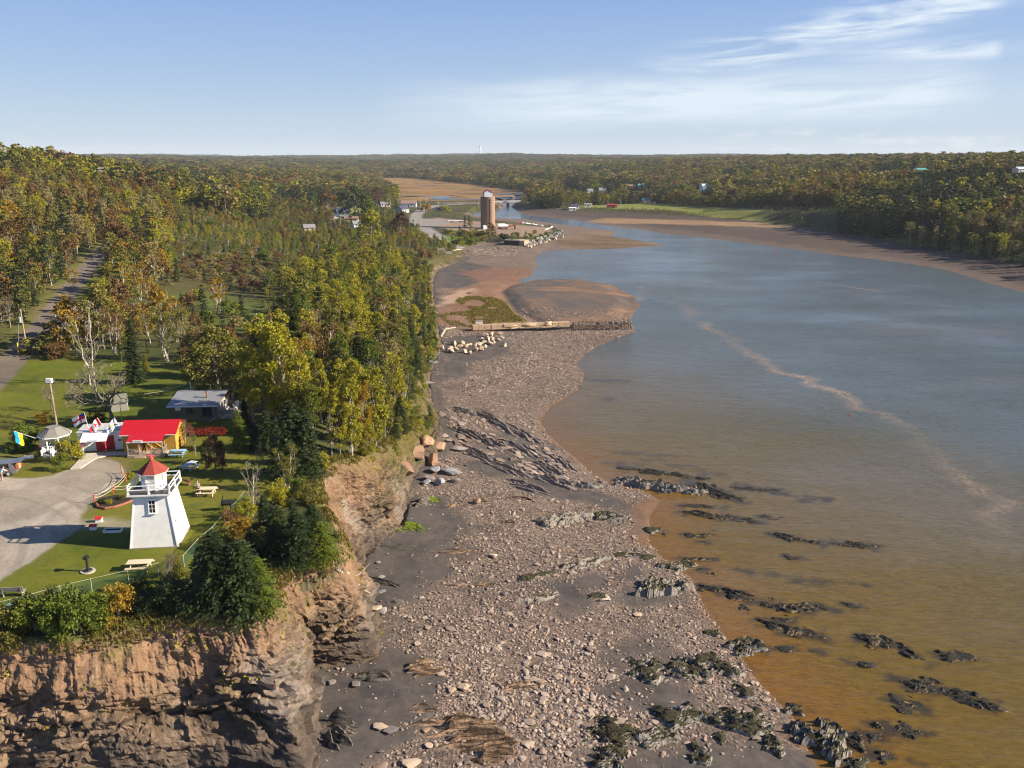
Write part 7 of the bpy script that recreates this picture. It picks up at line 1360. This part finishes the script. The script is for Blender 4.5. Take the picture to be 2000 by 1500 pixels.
# red creeper hedge by the cottage
o = empty('red_hedge', G(405, 850), .05, 'low hedge of bright red creeper leaves in front of the cottage', 'hedge'); rgh = np.random.default_rng(44); C = np.stack([rgh.uniform(-2.6, 2.6, 2600), rgh.normal(size=2600) * .38, np.abs(rgh.normal(size=2600)) * .38 + .25], 1); V, Fq = quads(C, .17, rgh); link('leaves', np_mesh('red_leaves', V, Fq, [TINT['red']]), o); MB().box((0, 0, .3), (5.0, .08, .6)).build('lattice', GREYW, o)
# vine on the shed side wall
V, Fq = quads(np.stack([rgh.normal(size=700) * .06 + 3.33, rgh.uniform(-.6, 1.9, 700), rgh.uniform(.2, 2.7, 700) ** 1.0], 1)[rgh.uniform(size=700) < .6], .17, rgh); link('vine', np_mesh('vine', V, Fq, [TINT['golden']]), SH)
# ------------------------------------------------------------------ shore rocks
def reef_mat(name, r1, r2, weed, amount, vsc=1.0, beds=False):
    t = NT(name); p = t.pos(); n = t.noise(.9 * vsc, p, 6, .7, .6); n2 = t.noise(5, p, 4, .65); nz = t.n('ShaderNodeSeparateXYZ'); t.set(nz.inputs[0], t.n('ShaderNodeNewGeometry').outputs['Normal'])
    rock = t.mix(r1, r2, n2); wd_ = t.mix(tuple(a * .5 for a in weed), tuple(a * 1.5 for a in weed), t.noise(9, p, 3, .7))
    f = t.ramp(t.math('ADD', t.math('ADD', t.math('MULTIPLY', n, .75), t.math('ADD', t.math('MULTIPLY', nz.outputs[2], .20), t.math('MULTIPLY', nz.outputs[1], .22))), t.math('MULTIPLY', n2, .18)), [(.5 - amount, 0.), (.56 - amount, 1.)])
    if beds: rock = t.mix(rock, tuple(a * .28 for a in r1), t.ramp(t.noise(1.0, t.pos((.22, 3.4, 3.0)), 4, .6, .3), [(.44, 1.), (.56, 0.)]))
    return t.pbr(t.mix(rock, wd_, f), .8, .25, t.bump(t.math('ADD', t.math('MULTIPLY', n, .6), n2), .9, .15))
WEED = reef_mat('weedy_reef', (.17, .15, .13), (.27, .24, .205), (.030, .026, .010), .03); WEED2 = reef_mat('weed_covered_reef', (.20, .18, .16), (.30, .27, .24), (.030, .027, .011), .15); WETW = reef_mat('wet_weed_reef', (.16, .11, .06), (.30, .20, .12), (.018, .016, .012), .12); SHLF = reef_mat('shelf_ledge', (.13, .108, .095), (.29, .24, .205), (.06, .05, .04), -.24); BRNL = reef_mat('brown_ledge', (.19, .118, .072), (.36, .24, .155), (.06, .038, .02), -.12, 1.0, True); DRKL = reef_mat('dark_ledge', (.10, .085, .072), (.19, .16, .13), (.05, .042, .03), -.12, 1.0, True)
def outcrop(name, A, B, W, H, mat, lab, cat, group, seed, z0=None, lay=3.0, sink=.25):
    """ridge of tilted rock layers from ground point A to B"""
    rg = np.random.default_rng(seed); d = B - A; L = float(np.linalg.norm(d[:2])); c = (A + B) / 2
    nx, ny = int(np.clip(L / .16, 16, 90)), int(np.clip(W * 1.5 / .12, 10, 44))
    u, v = np.meshgrid(np.linspace(-.62, .62, nx), np.linspace(-.75, .75, ny), indexing='ij'); x, y = u * L, v * W + .12 * W * np.sin(u * 7 + seed)
    env = 1 - (np.abs(u) / .5) ** 2.2 - (np.abs(v) / .5) ** 2 + fbm(x / 1.3 + seed * 7, y / .5, o=4, seed=seed) * 1.7 + .06
    stp = (((v * lay + fbm(u * 3 + seed, v, seed=seed + 1) * .5) % 1.0)) * .40 + fbm(x / .5, y / .25 + seed, o=3, seed=seed + 2) * (.12 if lay > 5 else .34)
    h = H * (np.clip(env, 0, 1) ** .55 * (.62 + stp * 1.1)) - sink * .3; h = np.where(env < 0, np.maximum(-sink + env * .6, -.7), h)
    x = x + fbm(y / .3, x / 1.5 + seed, o=2, seed=seed + 4) * .18
    rz = math.atan2(d[1], d[0]); px, py = c[0] + x * math.cos(rz) - y * math.sin(rz), c[1] + x * math.sin(rz) + y * math.cos(rz)
    base = Z(px, py) if z0 is None else np.full(px.shape, z0)
    Vw = np.stack([px - c[0], py - c[1], base + h - c[2]], -1).reshape(-1, 3)
    ii, jj = np.meshgrid(np.arange(nx - 1), np.arange(ny - 1), indexing='ij'); b0 = (ii * ny + jj).ravel(); fq = np.stack([b0, b0 + ny, b0 + ny + 1, b0 + 1], 1)
    keep = (env.ravel()[fq] > -.35).any(1)
    o = link(name, np_mesh(name, Vw, fq[keep], [mat], False), None, tuple(c)); return tag(o, lab, cat, group)
RNAMES = {'WEED': ('rock_reef', WEED), 'WEED2': ('weed_mound', WEED2), 'WETW': ('tidal_rock', WETW), 'BRNL': ('rock_ledge', BRNL), 'DRKL': ('rock_ledge', DRKL), 'SHLF': ('rock_ledge', SHLF)}
def strata(name, A, B, W, H, mat, lab, seed):
    """tilted beds of rock standing out of the beach edge-on"""
    rg = np.random.default_rng(seed); d = B - A; L = float(np.linalg.norm(d[:2])); c = (A + B) / 2; rz = math.atan2(d[1], d[0]); cz, sz_ = math.cos(rz), math.sin(rz); V, Fs = [], []
    nb = max(3, int(W / .36))
    for k in range(nb):
        f = (k + .5) / nb; y0 = (f - .5) * W; ln = L * rg.uniform(.45, 1.05) * (1 - .5 * abs(f - .5)); x0 = rg.normal() * L * .10; th = rg.uniform(.10, .24); hk = H * rg.uniform(.25, 1.25) * (1 - 1.1 * abs(f - .5) ** 1.5); dip = rg.uniform(.12, .35); n = max(8, int(ln / .3))
        xs = np.linspace(-.5, .5, n) * ln + x0; prof = np.clip(1 - np.abs(np.linspace(-1, 1, n)) ** 3, .05, 1) * (.72 + .55 * fbm(xs / .9 + k * 7, xs * 0, o=4, seed=seed + k)); yy = y0 + fbm(xs / 3, xs * 0 + k, o=3, seed=seed) * .45; tk = th * (.8 + .5 * fbm(xs / .7, xs * 0 + k * 3, o=2, seed=seed + 9)); b = len(V)
        for i in range(n):
            h = hk * prof[i]
            for (yo, zo) in ((-tk[i] * .5 - .25, -.35), (-tk[i] * .5 + dip * h * .4, h * .55), (-tk[i] * .35 + dip * h, h), (tk[i] * .6 + dip * h, h * .93), (tk[i] * 1.1 + .15, -.35)):
                px, py = xs[i] + rg.normal() * .03, yy[i] + yo; V.append((px * cz - py * sz_, px * sz_ + py * cz, zo + rg.normal() * .015))
        for i in range(n - 1):
            for q in range(4): Fs.append((b + i * 5 + q, b + i * 5 + q + 1, b + i * 5 + q + 6, b + i * 5 + q + 5))
        Fs += [tuple(b + q for q in range(5))[::-1], tuple(b + (n - 1) * 5 + q for q in range(5))]
    V = np.array(V); V[:, 2] += Z(V[:, 0] + c[0], V[:, 1] + c[1]) - c[2]
    return tag(link(name, np_mesh(name, V, Fs, [mat]), None, tuple(c)), lab, 'rock', 'shore rocks')
for i, (u0, v0, u1, v1, w, h, mt, lab) in enumerate(RL):
    A, B = G(u0, v0), G(u1, v1); wet = mt == 'WETW'; nm, mat_ = RNAMES[mt]
    if wet: A, B = P(u0, v0, WL), P(u1, v1, WL)
    if mt in ('BRNL', 'DRKL', 'SHLF'): strata(nm, A, B, w, h * 1.25, mat_, lab, 900 + i); continue
    outcrop(nm, A, B, w * (1.1 if wet else 1.35 if mt == 'WEED2' else 1.1), h * (.85 if wet else .95), mat_, lab, 'rock', 'shore rocks', 500 + i * 3, WL - .05 if wet else None, 5.5 if mt in ('BRNL', 'DRKL') else 3.2)
# slabs, boulders, stones
RS = [rock_mesh('slab_%d' % k, 400 + k, (.16, .22, .26, .18, .30, .22)[k], 2, .3, SLAB) for k in range(6)]
def rock(name, u, v, size, mat, lab, cat, group, k, flat=1.0, rz=None, long=1.0, up=0.15, z=None, tilt=.12, src=None):
    p = (GC(u, v) if u < 880 and v > 690 else G(u, v)) if z is None else P(u, v, z); me_ = (src or RS)[k % len(src or RS)]; o = link(name, me_, None, (p[0], p[1], p[2] + size * up))
    o.scale = (size * long, size, size * flat); o.rotation_euler = (random.uniform(-tilt, tilt), random.uniform(-tilt, tilt), random.uniform(0, 6.28) if rz is None else rz)
    o.material_slots[0].link = 'OBJECT'; o.material_slots[0].material = mat; return tag(o, lab, cat, group)
bl = [(253, 955), (295, 978), (320, 962), (352, 945), (350, 920), (395, 945), (440, 938), (472, 930), (510, 932), (525, 968), (548, 930), (568, 888), (590, 860), (612, 892), (640, 850), (640, 882), (575, 915), (592, 942), (562, 965), (636, 922), (700, 892), (715, 876), (705, 842), (652, 908), (735, 935), (370, 966), (415, 918), (432, 982), (470, 994), (335, 985)]
OB = ['first', 'second', 'third', 'fourth', 'fifth', 'sixth', 'seventh', 'eighth', 'ninth', 'tenth', 'eleventh', 'twelfth', 'thirteenth', 'fourteenth', 'fifteenth', 'sixteenth', 'seventeenth', 'eighteenth', 'nineteenth', 'twentieth']
for k, (a_, b_) in enumerate(sorted(bl)):
    lab = f"blond boulder, {OB[k] if k < 20 else 'the ' + OB[29 - k] + ' from the seaward end'}{' from the cliff end' if k < 20 else ''}, in the row below the breakwater"
    rock('boulder', 800 + a_ / 4, 440 + b_ / 4 + 3, random.uniform(1.5, 2.6), BLOND if k != 28 else PALEK, lab, 'boulder', 'blond boulders below the breakwater', k, random.uniform(.9, 1.2), src=RK)
for k, (u, v, s, mt, fl, lg, lab) in enumerate([(815, 895, 4.6, BRNK, 1.1, 1.2, 'biggest brown block fallen at the cliff foot'), (845, 905, 3.2, BRNK, 1.0, 1.1, 'rounded brown block below the biggest fallen block'), (795, 925, 4.2, BRNK, 1.0, 1.2, 'brown block at the edge of the bare cliff bay'), (860, 880, 3.0, BRNK, .9, 1.2, 'brown block between the biggest block and the slab shelf'), (830, 870, 3.4, BRNK, .9, 1.2, 'sandy brown block above the biggest fallen block'), (838, 938, 2.6, GRYK, 1.3, .8, 'upright grey block beside the blue-grey slabs'), (850, 922, 2.6, BLUEK, 1.5, 1.3, 'tilted blue-grey slab nearest the cliff'), (880, 925, 2.8, BLUEK, 1.3, 1.4, 'widest blue-grey slab of the fallen heap'), (860, 945, 2.3, BLUEK, 1.6, 1.2, 'lowest blue-grey slab of the fallen heap'), (832, 945, 2.0, BLUEK, 1.6, 1.1, 'small blue-grey slab under the upright block'), (890, 942, 2.1, GRYK, 1.4, 1.3, 'grey slab at the seaward side of the fallen heap'), (900, 880, 2.4, GRYK, .6, 1.4, 'dark grey block at the edge of the slab shelf'), (835, 752, 3.0, GRYK, .7, 1.2, 'grey block at the bluff foot behind the lone spruce'), (843, 712, 3.4, BLUEK, .7, 1.3, 'grey rock apron at the bluff foot near the blond boulders'), (965, 1088, 1.5, BLOND, .9, 1.1, 'lone pinkish boulder on the stony field'), (1245, 1204, 1.3, BLOND, .9, 1.1, 'lone pale boulder on the dark silt'), (930, 982, 1.6, BRNK, .8, 1.3, 'lone rusty boulder near the slab shelf'), (905, 1345, 1.4, BLOND, .8, 1.1, 'rounded pale boulder beside the brown wedge'), (882, 1350, 1.2, BLOND, .8, 1.1, 'smaller pale boulder beside the brown wedge'), (740, 1422, 1.3, BLOND, .6, 1.4, 'pale brick-shaped block on the silt'), (800, 1495, 1.6, BLOND, .5, 1.5, 'big pale slab at the lowest silt edge'), (760, 1430, 1.4, GRYK, .5, 1.3, 'broken grey slab in front of the brown ledge'), (650, 1295 + 40, 1.2, GRYK, .5, 1.3, 'grey slab resting below the cliff inlet'), (695, 1338, 1.2, GRYK, .5, 1.3, 'grey slab beside the thin dark spine'), (745, 1158, 1.4, BLUEK, .6, 1.3, 'blue-grey block by the fallen trunk'), (732, 1192, 1.6, BLOND, .5, 1.3, 'pale block at the green algae point'), (748, 1195, 1.4, GRYK, .5, 1.3, 'grey block at the green algae point'), (745, 1128, 1.1, GRYK, .8, 1.0, 'dark lone stone on the silt below the bare bay'), (740, 1100, .9, GRYK, .7, 1.2, 'small pale stone alone on the silt')]): rock('boulder', u, v, s, mt, lab, 'boulder', 'fallen blocks and boulders', k, fl, long=lg, src=RK if mt is BRNK else None)
# riprap and yard stones
rgr = np.random.default_rng(91)
for k in range(105):
    f, g = rgr.uniform(), rgr.uniform(); u = 1028 + 72 * f; v = lerp(474 - 24 * f, 486 - 22 * f, g)
    rock('riprap_rock', u + rgr.normal(), v, rgr.uniform(1.7, 3.2), PALEK if g < .8 else BLOND, 'pale grey-green block in the riprap heap between the wharf and the yard tip', 'rock', 'riprap blocks beside the wharf', k, rgr.uniform(.9, 1.2), src=RK, tilt=.6)
for k in range(24):
    f = k / 23; u, v = (lerp(1020, 1062, f / .6), lerp(436, 442, f / .6)) if f < .6 else (lerp(1080, 1063, (f - .6) / .4), lerp(444, 450, (f - .6) / .4))
    rock('kerb_stone', u, v, 1.9, WHITE, 'white kerb stone in the row edging the silo yard', 'stone', 'white kerb stones round the silo yard', k, .9, src=RK)
# the larger loose slabs one by one, the small stones as one spread
ST = []; rgs = np.random.default_rng(93)
n = 340000; az = rgs.uniform(R(-20), R(20), n); d = np.sqrt(rgs.uniform(50 ** 2, 270 ** 2, n)); x, y = d * np.sin(az), d * np.cos(az)
ok = inside(x, y, NONLAND) & ~inside(x, y, WATER) & ~inside(x, y, np.vstack([EDGE, TOEL[::-1]])); x, y, d = x[ok], y[ok], d[ok]
i_ = np.clip(np.interp(np.log(d), LR, np.arange(NR)).round().astype(int), 0, NR - 1); j_ = np.clip(((np.arctan2(x, y) - AZ[0]) / (AZ[1] - AZ[0])).round().astype(int), 0, NC - 1); sto = stony.reshape(NR, NC)[i_, j_]
cl = .5 + fbm(x / 6, y / 6, o=3, seed=95) + .6 * fbm(x / 25, y / 12, o=3, seed=98); dens = np.clip(sto * (.35 + .9 * cl) + .035, 0, 1) * np.where(d > 130, .55, 1.0)
k = rgs.uniform(size=len(x)) < dens; x, y, d = x[k], y[k], d[k]; sz = np.exp(rgs.normal(size=len(x)) * .50) * .205 * (1 + .5 * sstep(110, 220, d)); sz = np.clip(sz, .10, .85); zz = Z(x, y)
tone = fbm(x / 18, y / 18, o=3, seed=96) * .3 + rgs.normal(size=len(x)) * .55
SM = [SLAB, rock_mat('pinkish_stone', (.27, .21, .17), (.39, .31, .25)), rock_mat('dark_stone', (.11, .10, .10), (.19, .17, .16)), rock_mat('brown_stone', (.23, .15, .105), (.31, .215, .15))]
stc_ = bpy.data.collections.new('stone_originals')
for q in range(4):
    for r5 in range(5): stc_.objects.link(bpy.data.objects.new('stone_%02d' % (q * 5 + r5), rock_mesh('stone_%02d' % (q * 5 + r5), 440 + q * 5 + r5, (.28, .38, .22, .32, .45)[r5], 1, .3, SM[q])))
q_ = G(1150, 1360); pb = np.exp(-((x - q_[0]) ** 2 + (y - q_[1]) ** 2) / 200); tone = tone * (1 - pb * .6) + pb * .42; sz = sz * (1 + pb * .35)
mi_ = np.where(tone < -.55, 2, np.where(tone > .75, 3, np.where(tone > .12, 1, 0)))
isbig = np.zeros(len(x), bool); scr = sz / d; isbig[np.argsort(-scr)[:150]] = True; isbig &= d < 130
sm = ~isbig; nS = int(sm.sum())
eu = np.stack([rgs.normal(size=nS) * .18, rgs.normal(size=nS) * .18, rgs.uniform(0, 6.28, nS)], 1); asp = rgs.uniform(.75, 1.5, nS)
tag(scatter('beach_stones', np.stack([x[sm], y[sm], zz[sm] + sz[sm] * .08], 1), np.stack([sz[sm] * asp * 1.15, sz[sm] * 1.15, sz[sm] * 1.15], 1), None, mi_[sm] * 5 + rgs.integers(0, 5, nS), stc_, euler=eu), 'angular stones spread over the whole beach', 'stones')
BLM = [('the brown layered ledge', 930, 1450), ('the brown wedge', 830, 1310), ('the cliff inlet', 640, 1320), ('the green algae point', 735, 1235), ('the fallen trunk', 720, 1150), ('the lone pinkish boulder', 965, 1088), ('the blocky grey reef', 1120, 1015), ('the pale curved rib', 1140, 1100), ('the thin pale rib', 1050, 1170), ('the black weed mound', 1290, 1150), ('the rusty layered strip', 1010, 1340), ('the olive weed mat', 1340, 1310), ('the long lower weed band', 1390, 1410), ('the landward weed patch', 1195, 1435), ('the biggest shore mound', 1610, 1450), ('the lone pale boulder', 1245, 1204), ('the bare bay silt', 820, 1080), ('the stony field centre', 950, 1230), ('the mid stony field', 1120, 1250), ('the pale stone bank', 1130, 1370), ('the upright grey block', 838, 938), ('the slab shelf', 960, 880), ('the lower silt edge', 850, 1400), ('the last small ledge', 845, 1388), ('the shore hump', 1450, 1265)]
BLP = np.array([G(u, v)[:2] for _, u, v in BLM]); regs = {}
rows = []
for q in np.nonzero(isbig)[0]: rows.append((x[q], y[q], zz[q], sz[q] * 1.2, rgs.uniform(.9, 1.5), rgs.uniform(0, 6.28), ('grey', 'pinkish', 'dark', 'brown')[mi_[q]], SM[mi_[q]]))
# parallel slabs of the rock shelf below the bluff
for q in range(150):
    f, g = rgs.uniform(), rgs.uniform(); u, v = lerp(862, 1120, f), 0; v = lerp(800 + 115 * f * f, 862 + 95 * f, g); p = G(u + rgs.normal() * 4, v)
    rows.append((p[0], p[1], p[2], rgs.uniform(.7, 1.7), rgs.uniform(1.5, 2.6), R(118) + rgs.normal() * .22, 'grey' if q % 3 else 'pinkish', SM[0 if q % 3 else 1]))
rows = rows[:300] if len(rows) > 300 else rows
for w in rows:
    dd = np.hypot(BLP[:, 0] - w[0], BLP[:, 1] - w[1]); j = int(dd.argmin()); regs.setdefault((w[6], w[4] > 1.25, j), []).append((dd[j], w))
kk = 0
for (tn, lg, j), L in regs.items():
    L.sort(key=lambda a: a[0])
    for i, (dd, w) in enumerate(L):
        lab = f"{tn} {'long flat slab' if lg else 'squat flat stone'}, {ORD[i]} of its sort to {BLM[j][0]}" if i < len(ORD) else f"{tn} {'long flat slab' if lg else 'squat flat stone'} farther out round {BLM[j][0]}"
        o = link('stone_slab', RS[kk % 6], None, (w[0], w[1], w[2] + w[3] * .07)); o.scale = (w[3] * w[4], w[3], w[3]); o.rotation_euler = (random.uniform(-.15, .15), random.uniform(-.15, .15), w[5]); o.material_slots[0].link = 'OBJECT'; o.material_slots[0].material = w[7]; tag(o, lab, 'stone', 'larger loose slabs on the beach'); kk += 1
# causeway rubble and cove debris
n = 900; f = rgs.uniform(size=n); u = lerp(850, 972, f); pts = np.array([PD(a_, lerp(905, 868, b_), 0) for a_, b_ in zip(u, rgs.uniform(size=n))]); pts[:, 2] = Z(pts[:, 0], pts[:, 1]) + .2
n2 = 500; cv_ = np.array([G(lerp(890, 1010, a_), lerp(483, 500, b_)) for a_, b_ in rgs.uniform(size=(n2, 2))]); n += n2; pts = np.vstack([pts, cv_]); s_ = rgs.uniform(.6, 1.8, n)
tag(scatter('rubble', pts, np.stack([s_ * 1.3, s_, s_], 1), rgs.uniform(0, 6, n), rgs.integers(0, 20, n), stc_), 'broken rubble along the causeway and the cobble cove', 'rubble')
# driftwood
DRW = wood('drift_grey', (.46, .38, .30))
def logp(q0, q1, r, lab, name='driftwood_log', mat=None, kinds='log'):
    a_, b_ = q0, q1; o = link(name, MB().tube([(0, 0, r), tuple((b_ - a_) * .5 + np.array((0, .1, r + .05))), tuple(b_ - a_ + np.array((0, 0, r)))], [r, r * .9, r * .6], 8).mesh(name, mat or DRW, True), None, tuple(a_)); return tag(o, lab, kinds)
logp(G(861, 660), G(872, 648) + np.array((0, 0, .8)), .28, 'leaning grey log propped at the cliff end of the breakwater'); logp(G(864, 646), G(890, 641), .22, 'flat driftwood log behind the leaning grey log'); logp(G(884, 492), G(900, 489), .45, 'pale log lying in the cobble cove'); logp(G(875, 503), G(892, 506), .5, 'squared pale timber on the dark cove silt'); logp(G(1510, 448), G(1535, 447), .5, 'long pale log stranded on the far gravel bank'); logp(G(1560, 452), G(1582, 455), .4, 'second pale log stranded on the far gravel bank'); logp(G(896, 1362), G(905, 1361), .1, 'thin stick on the silt'); logp(G(1170, 1175), G(1192, 1173), .14, 'short pale log on the dark silt by the reefs')
o = empty('cove_crib', G(856, 496), .2, 'ruined grey timber frame standing at the cobble cove', 'timber frame')
for dx in (0, 3):
    for dy in (0, 2): MB().box((dx, dy, 1.2), (.4, .4, 3.2)).build('post', GREYW, o)
MB().box((1.5, 0, 2.6), (3.6, .4, .4)).box((1.5, 2, 1.8), (3.6, .4, .4)).box((5, -.5, .5), (3, .5, 1.2)).build('beam', GREYW, o)
a_ = GC(655, 1112); b_ = GC(722, 1165); m = MB(); rgt = np.random.default_rng(6); limb(rgt, (0, 0, .2), b_ - a_ + np.array((0, 0, .4)), .22, .06, m, 7, 6, .0, .03)
for q in range(9): s0 = (b_ - a_) * rgt.uniform(.25, .95); limb(rgt, s0 + (0, 0, .3), s0 + rgt.normal(size=3) * (1.3, 1.3, .5) + (0, 0, .7), .06, .015, m, 4, 3)
for q in range(8): limb(rgt, (0, 0, .2), rgt.normal(size=3) * (.9, .9, .7), .08, .015, m, 4, 3)
tag(link('fallen_tree', m.mesh('fallen_tree', BARK['pale'], True), None, tuple(a_)), 'bleached fallen tree trunk hanging down the cliff to the silt', 'fallen tree')
# green algae aprons
ALG = NT('algae'); nn = ALG.noise(3, ALG.pos(), 5, .7); ALGM = ALG.pbr(ALG.mix((.045, .070, .006), (.14, .17, .010), ALG.ramp(nn, [(.35, 0.), (.65, 1.)])), .8, .2, ALG.bump(nn, .8, .1))
for i, (u0, v0, u1, v1, w, lab) in enumerate([(712, 1242, 752, 1236, 2.0, 'bright green algae over the rock point below the cliff corner'), (772, 1038, 826, 1036, 3.0, 'bright green algae fan at the foot of the bare cliff bay'), (822, 972, 858, 980, 2.0, 'green algae on the undercut rock nose'), (716, 1258, 738, 1260, 1.2, 'thin green algae streak below the algae point')]): outcrop('algae_mat', G(u0, v0), G(u1, v1), w, .3, ALGM, lab, 'algae', 'algae patches', 700 + i * 5)
# foam lines on the water
fo = NT('foam'); p = fo.pos(); fn = fo.noise(1.6, fo.pos((1.0, .45, 1), rot=(0, 0, R(35))), 7, .75, 1.2); fa = fo.attr('fa'); al = fo.math('MULTIPLY', fo.ramp(fn, [(.42, 0.), (.62, .9)]), fa.outputs['Fac']); dfu = fo.n('ShaderNodeBsdfDiffuse'); fo.set(dfu.inputs[0], (.48, .36, .285)); trn = fo.n('ShaderNodeBsdfTransparent'); mx = fo.n('ShaderNodeMixShader'); fo.set(mx.inputs[0], al); fo.t.links.new(trn.outputs[0], mx.inputs[1]); fo.t.links.new(dfu.outputs[0], mx.inputs[2]); fo.t.links.new(mx.outputs[0], fo.out.inputs[0])
V, Fs, FA = [], [], []
for pl, wd0, st in [([(1345, 618), (1385, 645), (1425, 668), (1455, 690), (1500, 710), (1560, 735), (1620, 762), (1690, 795), (1760, 835), (1830, 880), (1890, 930), (1940, 985), (1970, 1040), (2010, 1060)], 9, .9), ([(1400, 655), (1440, 680), (1470, 695), (1500, 708)], 7, 1.0), ([(1230, 530), (1240, 527), (1270, 526)], 5, 1.1), ([(1385, 530), (1420, 531), (1445, 534), (1458, 535)], 6, 1.1), ([(1505, 541), (1570, 545), (1640, 558), (1740, 572)], 4, .9), ([(1245, 590), (1255, 570), (1262, 560)], 8, 1.0), ([(1240, 560), (1262, 562)], 6, .8), ([(1300, 560), (1330, 600), (1350, 622)], 14, .35), ([(1930, 880), (1985, 960), (2020, 1010)], 8, .22), ([(1880, 1040), (1940, 1050), (2010, 1062)], 12, .3), ([(1266, 1000), (1270, 1030), (1266, 1062)], .5, 1.0), ([(1160, 930), (1200, 942), (1260, 962)], .7, .8), ([(1352, 1130), (1372, 1178), (1425, 1252)], .4, .8)]:
    q = np.array([P(u, v, WL + .012) for u, v in pl]); dq = np.r_[0, np.cumsum(np.linalg.norm(np.diff(q, axis=0), axis=1))]; n = max(8, int(dq[-1] / 1.2)); s = np.linspace(0, dq[-1], n); c = np.stack([np.interp(s, dq, q[:, k]) for k in range(3)], 1); tn = np.gradient(c, axis=0); nr = np.stack([-tn[:, 1], tn[:, 0]], 1); nr /= np.linalg.norm(nr, axis=1)[:, None] + 1e-9
    wob = fbm(s / 6, s * 0 + len(V), o=3, seed=97) * wd0 * .4; wd0 *= .62
    for k in range(n):
        e = min(1, k / (n * .12), (n - 1 - k) / (n * .12))
        for a_, fa_ in ((-.5, 0), (-.12, .75), (.06, 1.0), (.5, 0)): V.append((*(c[k, :2] + nr[k] * (a_ * wd0 + wob[k])), WL + .012 + .0001 * (len(FA) % 7))); FA.append(fa_ * st * e * (.55 + .35 * math.sin(s[k] / 13 + len(pl))))
        if k:
            b = len(V) - 8
            for j in range(3): Fs.append((b + j, b + j + 1, b + j + 5, b + j + 4))
me = np_mesh('foam', V, Fs, [fo.m]); at_ = me.attributes.new('fa', 'FLOAT', 'POINT'); at_.data.foreach_set('value', np.array(FA, np.float32)); tag(link('foam', me), 'thin pinkish foam lines drifting on the bay', 'foam', kind='stuff')
# long grass and weeds along the cliff top, plants on the cliff
rgg = np.random.default_rng(33); C = []; D = []
dE = np.r_[0, np.cumsum(np.linalg.norm(np.diff(EDGE[:, :2], axis=0), axis=1))]
n = 42000; s = rgg.uniform(0, min(dE[-1], 190), n); ex, ey = np.interp(s, dE, EDGE[:, 0]), np.interp(s, dE, EDGE[:, 1]); tx, ty = np.interp(s + .5, dE, EDGE[:, 0]) - np.interp(s - .5, dE, EDGE[:, 0]), np.interp(s + .5, dE, EDGE[:, 1]) - np.interp(s - .5, dE, EDGE[:, 1]); tl = np.hypot(tx, ty) + 1e-9; off = rgg.uniform(-.35, 1, n) ** 1 * 3.6 * (.6 + .6 * (fbm(s / 4, s * 0, seed=34) + .3))
x, y = ex - ty / tl * off, ey + tx / tl * off; zz = np.where(off < 0, np.interp(s, dE, EDGE[:, 2]) + off * .8, np.maximum(Z(x, y), np.interp(s, dE, EDGE[:, 2]) - .2)); kp = fbm(x / 1.5, y / 1.5, o=3, seed=35) > -.25
C = np.stack([x, y, zz + .18], 1)[kp]; D = np.stack([rgg.normal(size=len(C)) * .35, rgg.normal(size=len(C)) * .35 - .2, np.ones(len(C))], 1); V, Fq = quads(C, .5, rgg, D, .22, 0)
tag(link('long_grass', np_mesh('long_grass', V, Fq, [leaf_mat('grass_blades', (.085, .085, .014), (.165, .135, .022), .3)])), 'rough long grass along the cliff top', 'grass', kind='stuff')
X, Y, Zc = CLIFF; g = fbm(X / 2.2, Y / 2.2, Zc / 1.5, o=3, seed=36).ravel(); tcf = np.broadcast_to(np.linspace(-.1, 1.06, X.shape[1])[None], X.shape).ravel(); cand = np.nonzero((g > .30) & (tcf > .05) & (tcf < .62))[0]; cand = rgg.choice(cand, min(2600, len(cand)), replace=False)
C = np.stack([X.ravel(), Y.ravel(), Zc.ravel()], 1)[cand] + rgg.normal(size=(len(cand), 3)) * .1 + (0, -.05, .12); V, Fq = quads(C, .27, rgg); tag(link('cliff_plants', np_mesh('cliff_plants', V, Fq, [TINT['yellow-green']])), 'small green plants scattered on the bare cliff', 'plants', kind='stuff')

n = 16000; mb_ = gpoly([(888, 588), (915, 572), (985, 588), (1003, 613), (1030, 628), (965, 630), (935, 642), (880, 634), (853, 615), (925, 606)]); lo_, hi_ = mb_[:, :2].min(0), mb_[:, :2].max(0); x, y = rgg.uniform(lo_[0], hi_[0], n), rgg.uniform(lo_[1], hi_[1], n); k = inside(x, y, mb_) & (fbm(x / 6, y / 9, o=4, seed=68) > -.15); x, y = x[k], y[k]
C = np.stack([x, y, Z(x, y) + .15], 1); D = np.stack([rgg.normal(size=len(C)) * .3, rgg.normal(size=len(C)) * .3, np.ones(len(C))], 1); V, Fq = quads(C, .65, rgg, D, .4, 0); tag(link('marsh_grass', np_mesh('marsh_grass', V, Fq, [leaf_mat('marsh_blades', (.11, .10, .018), (.19, .14, .03), .3)])), 'olive marsh grass on the red mud flat', 'grass', kind='stuff')
